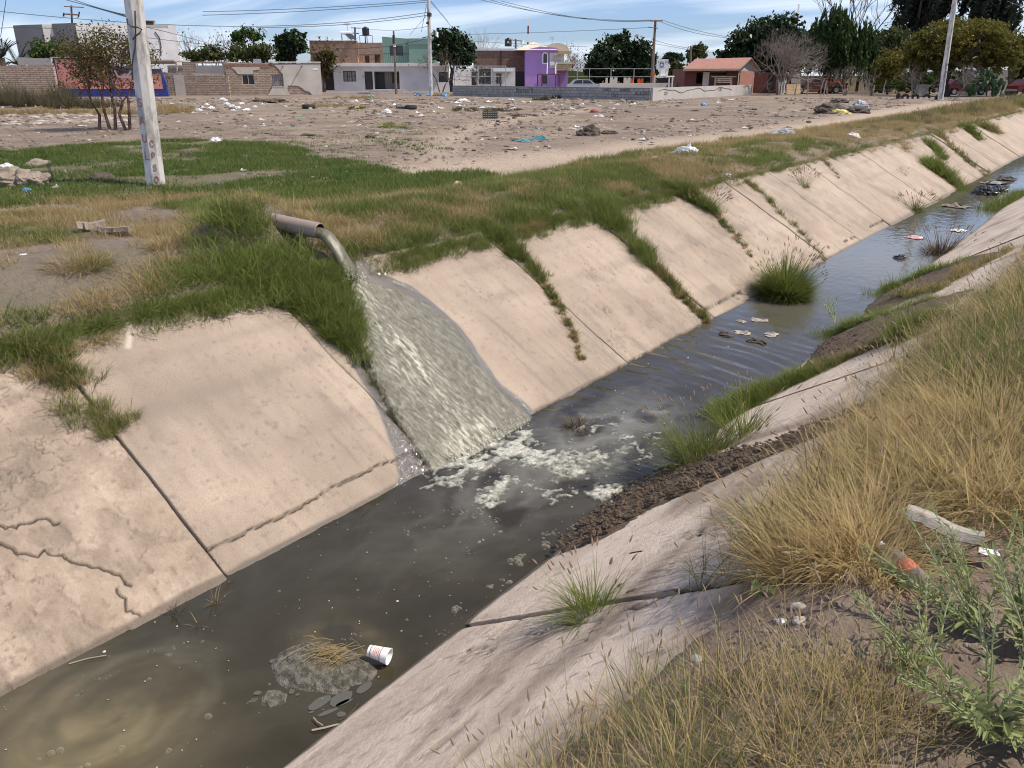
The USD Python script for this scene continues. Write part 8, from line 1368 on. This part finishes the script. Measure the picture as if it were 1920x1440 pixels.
for a in [('plastic_bag', 'torn white plastic bags caught in the grass at the crest of the far bank', B, 1285, 296, 0.55, 'bag_white', 1), ('plastic_bag', 'yellowish crumpled bag beside the torn white bags', B, 1297, 286, 0.26, 'bag_yellow', 2), ('plastic_bag', 'small yellow scrap left of the torn white bags', B, 1258, 292, 0.16, 'bag_yellow', 3), ('plastic_bag', 'pinkish white bag standing in the grass above the first panels', B, 860, 345, 0.22, 'bag_pink', 4),
          ('plastic_bag', 'lone white bag in the grass of the far bank crest', B, 1598, 261, 0.42, 'bag_white', 5), ('plastic_bag', 'white scrap right of the torn bags near the panel edge', B, 1363, 323, 0.16, 'bag_white', 6), ('plastic_bag', 'small white clump in the grass below the torn bags', B, 1228, 312, 0.18, 'bag_white', 7), ('plastic_bag', 'white bag right of the leaning pole on the bare dirt', B, 404, 264, 0.32, 'bag_white', 8),
          ('plastic_bag', 'round white bag in the field before the flat tyre', B, 725, 211, 0.55, 'bag_white', 9), ('plastic_bag', 'yellow bag in the yellow weed patch', B, 670, 203, 0.35, 'bag_yellow', 10), ('plastic_bag', 'bright green bag before the white house', B, 695, 181, 0.55, 'bag_green', 11), ('plastic_bag', 'blue bag on the dirt left of the light pole', B, 783, 180, 0.65, 'bag_blue', 12), ('plastic_bag', 'upright blue bag at the foot of the light pole', B, 804, 179, 0.6, 'bag_blue', 13), ('plastic_bag', 'blue and white bag right of the light pole', B, 834, 181, 0.7, 'bag_blue', 14),
          ('plastic_bag', 'white rags before the left end of the court wall', B, 868, 191, 0.75, 'bag_white', 15), ('plastic_bag', 'white bag below the dark post at the court wall', B, 958, 188, 0.5, 'bag_white', 16), ('plastic_bag', 'black bag against the court wall under the scrawled writing', B, 1042, 184, 0.95, 'bag_black', 17), ('plastic_bag', 'teal plastic sheet lying in the middle of the field', B, 1010, 258, 0.6, 'bag_teal', 18, 'sheet'), ('plastic_bag', 'smaller teal plastic shred left of the teal sheet', B, 985, 263, 0.45, 'bag_teal', 19, 'sheet'), ('plastic_bag', 'red rag beside the rubble before the court', B, 1114, 210, 0.5, 'cloth_red', 20), ('plastic_bag', 'blue bag in the dirt before the sunlit court wall', B, 1320, 198, 0.6, 'bag_blue', 21),
          ('plastic_bag', 'white bag in the dirt below the court wall corner', B, 1126, 219, 0.32, 'bag_white', 22), ('plastic_bag', 'small green bottle scrap in the dirt below the buried tyre', B, 561, 218, 0.22, 'bag_green', 23), ('plastic_bag', 'white paper low on the field before the sunlit wall', B, 1371, 187, 0.5, 'bag_white', 24, 'sheet'),
          ('plastic_bag', 'big white bag on the rubbish heap at the left edge', B, 14, 315, 0.30, 'bag_white', 25), ('plastic_bag', 'blue plastic shred below the left-edge rubbish heap', B, 50, 357, 0.16, 'bag_blue', 26), ('plastic_bag', 'white bag in the scrub left of the thorn tree', B, 118, 191, 0.4, 'bag_white', 27), ('plastic_bag', 'white scrap before the blue border of the painted wall', B, 176, 172, 0.6, 'bag_white', 28),
          ('plastic_bag', 'white bag on the grass right of the nearest pole foot', B, 625, 387, 0.11, 'bag_white', 29, 'sheet'), ('plastic_bag', 'white scrap in the grass just right of the pipe mouth', B, 664, 436, 0.09, 'bag_white', 30, 'sheet'), ('plastic_bag', 'white scrap on the bare soil mound at the left', B, 50, 508, 0.07, 'bag_white', 31, 'sheet'), ('plastic_strip', 'yellow plastic strip in the grass at the left edge', 'strip', 10, 407, 0.18, 'bag_yellow', 32, 'sheet')]: item(*a)
for i, (x, y, w) in enumerate([(322, 195, .4), (335, 203, .45), (372, 207, .5), (388, 197, .5), (396, 203, .6), (418, 188, .9), (426, 196, .6), (435, 199, .5), (445, 203, .6), (453, 195, .5), (462, 207, .5), (330, 206, .35), (303, 206, .35), (478, 200, .4), (437, 207, .35)]): item('white_rubbish', 'white plastic rubbish strewn below the low adobe wall', 'rubbish', x, y, w * 0.75, 'bag_white', 700 + i, 'bag', group='white rubbish below the adobe walls')
for a in [('rock', 'large brown boulder lump at the left-edge rubbish heap', 'rock', 58, 345, 0.62, 'rock', 41, 'heap', None, GZ, 0.7), ('rock', 'flat stone behind the left-edge rubbish heap', 'rock', 72, 309, 0.5, 'rock', 42, 'rock', None, GZ, 0.5), ('rock', 'dark stone left of the nearest pole', 'rock', 190, 336, 0.42, 'dark_debris', 43, 'rock'), ('rubbish_heap', 'heap of dirty rags and stones at the left edge', 'rubbish heap', 15, 345, 0.9, 'rock', 44, 'heap', None, GZ, 0.6), ('rock', 'flat pale slab at the foot of the thorn tree', 'rock', 226, 237, 0.55, 'rock_pale', 45, 'rock', None, GZ, 0.4), ('rock', 'brown rock before the court wall', 'rock', 1167, 190, 0.6, 'rock', 46, 'rock'), ('rock', 'small dark rock right of the nearest pole in the grass', 'rock', 350, 291, 0.30, 'dark_debris', 47, 'rock'),
          ('debris_heap', 'dark brown heap of brush in the field right of the teal sheet', 'debris heap', 1105, 252, 0.75, 'dark_debris', 48, 'heap', None, GZ, 0.7), ('debris_heap', 'flat debris with red brick bits beside the brown brush heap', 'debris heap', 1143, 249, 0.6, 'dark_debris', 49, 'heap', None, GZ, 0.35), ('debris_heap', 'big black heap of burnt rubbish left of the leaning pole', 'debris heap', 1556, 211, 1.7, 'dark_debris', 50, 'heap', None, GZ, 0.45), ('debris_heap', 'dark heap under the striped grey bag', 'debris heap', 1608, 210, 1.2, 'dark_debris', 51, 'heap', None, GZ, 0.4), ('plastic_bag', 'striped grey bag on the right-hand dark heap', 'bag', 1611, 208, 0.8, 'bag_grey', 52, 'bag', None, GZ, 0.7, None, 0.2), ('plastic_bag', 'pale yellow bag between the two dark heaps', 'bag', 1574, 212, 0.9, 'bag_yellow', 53, 'bag', None, GZ, 0.4), ('debris_heap', 'grey rag heap in the far field above the dark heaps', 'debris heap', 1574, 192, 1.3, 'dark_debris', 54, 'heap', None, GZ, 0.4), ('debris_heap', 'grey and white rubbish heap on the crest beside the dirt track', 'debris heap', 1466, 252, 0.75, 'bag_grey', 55, 'heap', None, GZ, 0.45), ('debris_heap', 'brown brush heap before the adobe house', 'debris heap', 520, 192, 1.4, 'dark_debris', 56, 'heap', None, GZ, 0.4), ('debris_heap', 'dark brush heap left of the brown one before the adobe house', 'debris heap', 490, 190, 1.1, 'dark_debris', 57, 'heap', None, GZ, 0.35), ('debris_heap', 'black rags by the flat tyre in the field', 'debris heap', 755, 203, 0.8, 'bag_black', 58, 'heap', None, GZ, 0.3), ('cardboard', 'flattened dark cardboard in the grass behind the lawn', 'cardboard', 577, 252, 0.45, 'dark_debris', 59, 'sheet'), ('debris_heap', 'dark clod in the sparse grass behind the lawn', 'clod', 694, 258, 0.3, 'dark_debris', 60, 'heap')]: item(*a)
# crate
p = on_z(919, 221, GZ); t = thing('plastic_crate', 'dark green slatted plastic crate in the middle of the field', 'crate', (*p[:2], float(gz(*p[:2]))), YAW + 0.05); w, d, h = 0.60, 0.42, 0.27
for y in (0, d): obj('side', [bx(-w / 2, w / 2, y - .012, y + .012, z, z + 0.035) for z in (0.01, 0.085, 0.16, h - 0.035)] + [bx(x - .015, x + .015, y - .014, y + .014, 0.0, h) for x in np.linspace(-w / 2, w / 2, 7)], 'crate_green', t)
for x in (-w / 2, w / 2): obj('end', [bx(x - .012, x + .012, 0.014, d - .014, z, z + 0.035) for z in (0.01, 0.085, 0.16, h - 0.035)], 'crate_green', t)
obj('base', bx(-w / 2, w / 2, 0.014, d - 0.014, 0.0, 0.009), 'crate_green', t)
# weathered plank and rag on the bank, driftwood and bottle on the near bank
def slab(name, label, cat, P0, P1, w, h, m, seed, z_off=0.04):
    P0, P1 = np.array(P0), np.array(P1); u = np.linspace(0, 1, 16); r = np.random.default_rng(seed); C = P0 + np.outer(u, P1 - P0); C[:, 2] += 0.012 * np.sin(u * 5 + seed); t = thing(name, label, cat, P0); s = np.cross((P1 - P0) / np.linalg.norm(P1 - P0), [0, 0, 1.0]); W = w * (1 - 0.55 * np.abs(u - 0.35) ** 1.5) * (1 + 0.12 * r.normal(0, 1, 16)); v = []
    for c, k in zip(C, W): v += [c - s * k / 2 + [0, 0, z_off], c - s * k * 0.2 + [0, 0, z_off + h], c + s * k * 0.25 + [0, 0, z_off + h * 0.9], c + s * k / 2 + [0, 0, z_off], c + s * k * 0.2 + [0, 0, z_off - h * 0.5]]
    v = np.array(v) - P0; f = []
    for i in range(15):
        for j in range(5): a_, b_ = i * 5 + j, i * 5 + (j + 1) % 5; f += [[a_, b_, b_ + 5], [a_, b_ + 5, a_ + 5]]
    for j in (1, 2, 3): f += [[0, j, j + 1], [75, 75 + j + 1, 75 + j]]
    obj('wood', TM(v, f), m, t, smooth=40); return t
mat('driftwood', [(0.2, (0.22, 0.185, 0.15)), (0.5, (0.36, 0.315, 0.265)), (0.8, (0.50, 0.45, 0.39))], scale=5, stretch=(3, 12, 12), bump=0.8, bscale=14, bdist=0.01)
g = lambda x, y, z=GZ: (lambda p: np.array([p[0], p[1], float(gz(p[0], p[1]))]))(on_z(x, y, z))
slab('driftwood', 'grey weathered driftwood board on the soil under the dry grass', 'driftwood', g(1690, 1012, 1.3) + [0, 0, 0.09], g(1835, 1048, 1.3) + [0, 0, 0.05], 0.085, 0.03, 'driftwood', 1)
slab('old_plank', 'grey weathered plank end lying in the grass of the far bank', 'plank', g(142, 412, 1.4), g(195, 408, 1.4), 0.15, 0.07, 'rock', 2); slab('old_plank', 'crooked grey wood piece right of the plank end in the grass', 'plank', g(180, 415, 1.4), g(242, 420, 1.4), 0.10, 0.05, 'rock', 3)
p = g(1850, 1053, 1.3); t = thing('paper_scrap', 'torn white paper scrap at the right end of the driftwood board', 'paper', p + [0, 0, 0.06], 0.4); obj('sheet', crumple(0.032, 5, 5, 0.12), 'bag_white', t)
flat('bottle_label', (0.42, 0.15, 0.09), var=0.3, scale=30)
MATS['clear_plastic'] = usdkit.material(stage, '/World/Looks/clear_plastic', {'f': ('fresnel', {'IOR': 1.5}), 't': ('transparent_bsdf', {'color': (0.85, 0.83, 0.78)}), 'g': ('principled_bsdf', {'base_color': (0.5, 0.46, 0.4), 'roughness': 0.08}), 'a': ('math', {'math_type': 'add', 'value2': 0.25}), 'm': ('mix_closure', {})}, [('f.fac', 'a.value1'), ('a.value', 'm.fac'), ('t.BSDF', 'm.closure1'), ('g.BSDF', 'm.closure2')], surface='m.closure')
p = g(1690, 1085, 1.25); t = thing('plastic_bottle', 'clear plastic bottle with an orange label half hidden under the dry grass', 'bottle', p + [0, 0, 0.045], YAW + PI / 2 + 0.35, tilt=(0, math.radians(80), 0)); bp = [(0.001, -0.09), (0.028, -0.09), (0.033, -0.08), (0.033, 0.03), (0.026, 0.065), (0.012, 0.09), (0.012, 0.105), (0.001, 0.105)]
obj('body', trimesh.creation.revolve(bp, sections=24), 'clear_plastic', t, smooth=40); obj('label', trimesh.creation.revolve([(0.0334, -0.045), (0.0334, 0.01), (0.0340, 0.01), (0.0340, -0.045)], sections=24), 'bottle_label', t, smooth=40); obj('cap', trimesh.creation.revolve([(0.001, 0.1055), (0.0135, 0.1055), (0.0135, 0.118), (0.001, 0.118)], sections=18), 'bag_white', t)
# rubbish in the canal
for a in [('floating_rubbish', 'pale rag floating at the upper left of the rubbish raft near the bush', 'rubbish', 1424, 601, 0.20, 'rock_pale', 801, 'sheet'), ('floating_rubbish', 'pale rag shred at the left of the rubbish raft', 'rubbish', 1390, 603, 0.12, 'rock_pale', 802, 'sheet'), ('floating_rubbish', 'torn pale rag in the middle of the rubbish raft', 'rubbish', 1392, 625, 0.18, 'rock_pale', 803, 'sheet'), ('floating_rubbish', 'torn pale rag at the right of the rubbish raft', 'rubbish', 1446, 628, 0.18, 'rock_pale', 804, 'sheet'), ('floating_rubbish', 'dark rag at the bottom of the rubbish raft', 'rubbish', 1418, 640, 0.2, 'dark_debris', 805, 'sheet'), ('floating_rubbish', 'dark strip at the left of the rubbish raft', 'rubbish', 1360, 628, 0.2, 'dark_debris', 806, 'sheet'),
          ('floating_rubbish', 'small black clump floating left of the reed tuft', 'rubbish', 1688, 484, 0.20, 'bag_black', 807, 'bag'), ('floating_rubbish', 'pink plastic floating beside the pole reflection', 'rubbish', 1714, 446, 0.30, 'bag_pink', 808, 'sheet'), ('floating_rubbish', 'white bottle shape floating in the bright far water', 'rubbish', 1796, 433, 0.30, 'bag_white', 809, 'sheet'), ('floating_rubbish', 'large black bag stranded in the far water', 'rubbish', 1845, 364, 0.65, 'bag_black', 810, 'bag'), ('floating_rubbish', 'black bag right of the large stranded one', 'rubbish', 1872, 358, 0.5, 'bag_black', 811, 'bag'), ('floating_rubbish', 'white and grey rags behind the stranded black bag', 'rubbish', 1866, 345, 0.7, 'rock_pale', 812, 'sheet'), ('floating_rubbish', 'dark debris behind the far white rags', 'rubbish', 1888, 337, 0.7, 'dark_debris', 813, 'sheet'), ('floating_rubbish', 'pale debris line across the water at the far dry tuft', 'rubbish', 1790, 388, 0.55, 'rock', 814, 'sheet')]: item(*a[:8], a[8], on_z, lift=0.0)
# loose scraps and rubble over the field
r = np.random.default_rng(821); sc = [thing('litter_scrap', 'small crumpled scrap of litter on the bare field', 'litter', (0, 0, -50)) for _ in range(0)]
protos = {}; spots = sample(Polygon([(-60, 190), (250, 190), (560, 188), (830, 186), (1230, 192), (1500, 186), (1700, 190), (1640, 215), (1480, 240), (1300, 258), (1000, 285), (880, 255), (640, 245), (330, 240), (-60, 232)]), 130, 822)
spots = np.vstack([spots, sample(Polygon([(620, 186), (1220, 190), (1220, 212), (620, 206)]), 70, 823), sample(Polygon([(-40, 286), (200, 275), (480, 275), (690, 315), (640, 350), (-40, 370)]), 16, 824)])
cols = ['bag_white', 'dark_debris', 'rock_pale', 'card_tan', 'bag_grey', 'bag_white', 'dark_debris', 'card_tan']
for i, (x, y) in enumerate(spots):
    m = cols[r.integers(0, 8)]; p = on_z(x, y, GZ); p[2] = float(gz(p[0], p[1])); dist = p[:2] @ FW; s = r.uniform(0.07, 0.16) * np.clip(dist / 32, 0.6, 1.8)
    word = {'bag_white': 'white', 'rock_pale': 'pale', 'card_tan': 'tan', 'bag_grey': 'grey', 'dark_debris': 'dark'}[m]
    if m not in protos: protos[m] = t = thing('litter_scrap', f'small crumpled {word} scrap of litter lying on the field', 'litter', p, r.uniform(0, 6), f'{word} litter scraps on the field', scale=s); obj('scrap', crumple(1.0, 830 + len(protos), 6, 0.3), m, t)
    else: copy_of(protos[m], p, protos[m].GetCustomDataByKey('label'), r.uniform(0, 6), s)
def rubble():
    r = np.random.default_rng(841); n = 9000; px = r.uniform(-60, 1800, n); py = 184 + 150 * r.random(n) ** 1.7; lim = np.interp(px, [-60, 640, 700, 1000, 1300, 1500, 1700, 1800], [300, 340, 330, 300, 262, 240, 212, 195])
    k = (py < lim) & (noise(pts3(px / 55, py / 11, 0.3), 842) > 0.38); P = np.array([on_z(a, b, GZ)[:2] for a, b in zip(px[k], py[k])]); d = P @ FW
    q = seg_dist(P, road); w = (q > 1.3) | (r.random(len(P)) < 0.12); P, d = P[w], d[w]
    pr = [[('stone', lump(1, 0.8, 0.55, 850 + i, 0.4, 1), m)] for i, m in enumerate(['rock', 'rock_pale', 'dark_debris', 'rock', 'field_soil'])] + [[('stick', lump(2.6, 0.3, 0.25, 856, 0.5, 1), 'dark_debris')], [('shred', crumple(1.2, 857, 5, 0.2), 'card_tan')], [('shred', crumple(1.4, 858, 5, 0.25), 'dark_debris')], [('tuft', patch(26, 0.8, 1.6, 859, 0.10, seg=2), 'scrub_leaf')]]
    s = (0.02 + 0.06 * r.random(len(P)) ** 3) * np.clip(d / 22, 0.7, 2.2); scatter('rubble', 'stones, clods and broken bits strewn over the bare field', 'rubble', pr, on_ground(P), r.choice(9, len(P), p=[.14, .07, .14, .1, .12, .13, .09, .12, .09]), s, seed=851)
    q = sample(Polygon([(0, 213), (60, 210), (235, 215), (250, 228), (100, 232), (0, 236)]), 260, 852); P = np.array([on_z(a, b, GZ)[:2] for a, b in q]); scatter('broken_slabs', 'band of pale broken concrete pieces left of the thorn tree', 'rubble', [[('piece', lump(1, 0.7, 0.35, 860 + i, 0.4, 1), ['rock_pale', 'rock', 'rock'][i])] for i in range(3)], on_ground(P), None, 0.05 + 0.2 * r.random(len(P)) ** 2, seed=853)
    q = sample(Polygon([(1380, 1150), (1500, 1105), (1700, 1110), (1900, 1050), (1920, 1200), (1700, 1350), (1480, 1350), (1380, 1280), (1330, 1240)]), 900, 854); P = np.array([on_z(a, b, 1.2)[:2] for a, b in q]); P = P[P[:, 0] > edge_x(P[:, 1]) + 0.02]; scatter('soil_crumbs', 'earth clods and pebbles on the bare soil between the near weeds', 'soil', [[('clod', lump(1, 0.8, 0.7, 870 + i, 0.4, 1), m)] for i, m in enumerate(['near_soil', 'rock', 'near_soil'])], on_ground(P), None, 0.002 + 0.010 * r.random(len(P)) ** 3, seed=855)
rubble()
q = np.vstack([sample(Polygon([(1045, 1045), (1065, 1000), (1140, 940), (1240, 890), (1330, 860), (1440, 840), (1560, 795), (1680, 745), (1560, 812), (1440, 862), (1330, 912), (1230, 955), (1130, 1015)]), 1300, 880), sample(Polygon([(1505, 690), (1540, 652), (1640, 608), (1750, 565), (1700, 612), (1600, 660)]), 300, 881)]); r = np.random.default_rng(882)
P = np.array([on_near(*v) for v in q]) + NN * 0.052; scatter('mud_crumbs', 'dark crumbly lumps on the mud deposits of the near bank', 'soil', [[('clod', lump(1, 0.8, 0.7, 885 + i, 0.4, 1), 'mud')] for i in range(3)], P, None, 0.005 + 0.016 * r.random(len(P)) ** 2.5, seed=883)
for i, (x, y, w) in enumerate([(1495, 1168, 0.034), (1463, 1187, 0.026), (1493, 1203, 0.034), (1560, 1195, 0.026), (1585, 1135, 0.040), (1310, 1208, 0.03), (1650, 1285, 0.016), (1680, 1290, 0.014)]): item('pebble', ['pale stone at the foot of the left golden tuft', 'bluish stone left of the pale stone by the golden tuft', 'flat tan stone below the pale stone', 'tan stone right of the flat tan stone', 'brown stone under the arching golden stems', 'grey stone set in the near concrete edge', 'white pebble on the bare soil beside the weeds', 'second white pebble on the bare soil, nearer the weeds'][i], 'stone', x, y, w * 1.5, ['rock_pale', 'bag_grey', 'rock_pale', 'rock', 'rock', 'bag_grey', 'rock_pale', 'rock_pale'][i], 900 + i, 'rock', None, 1.15)
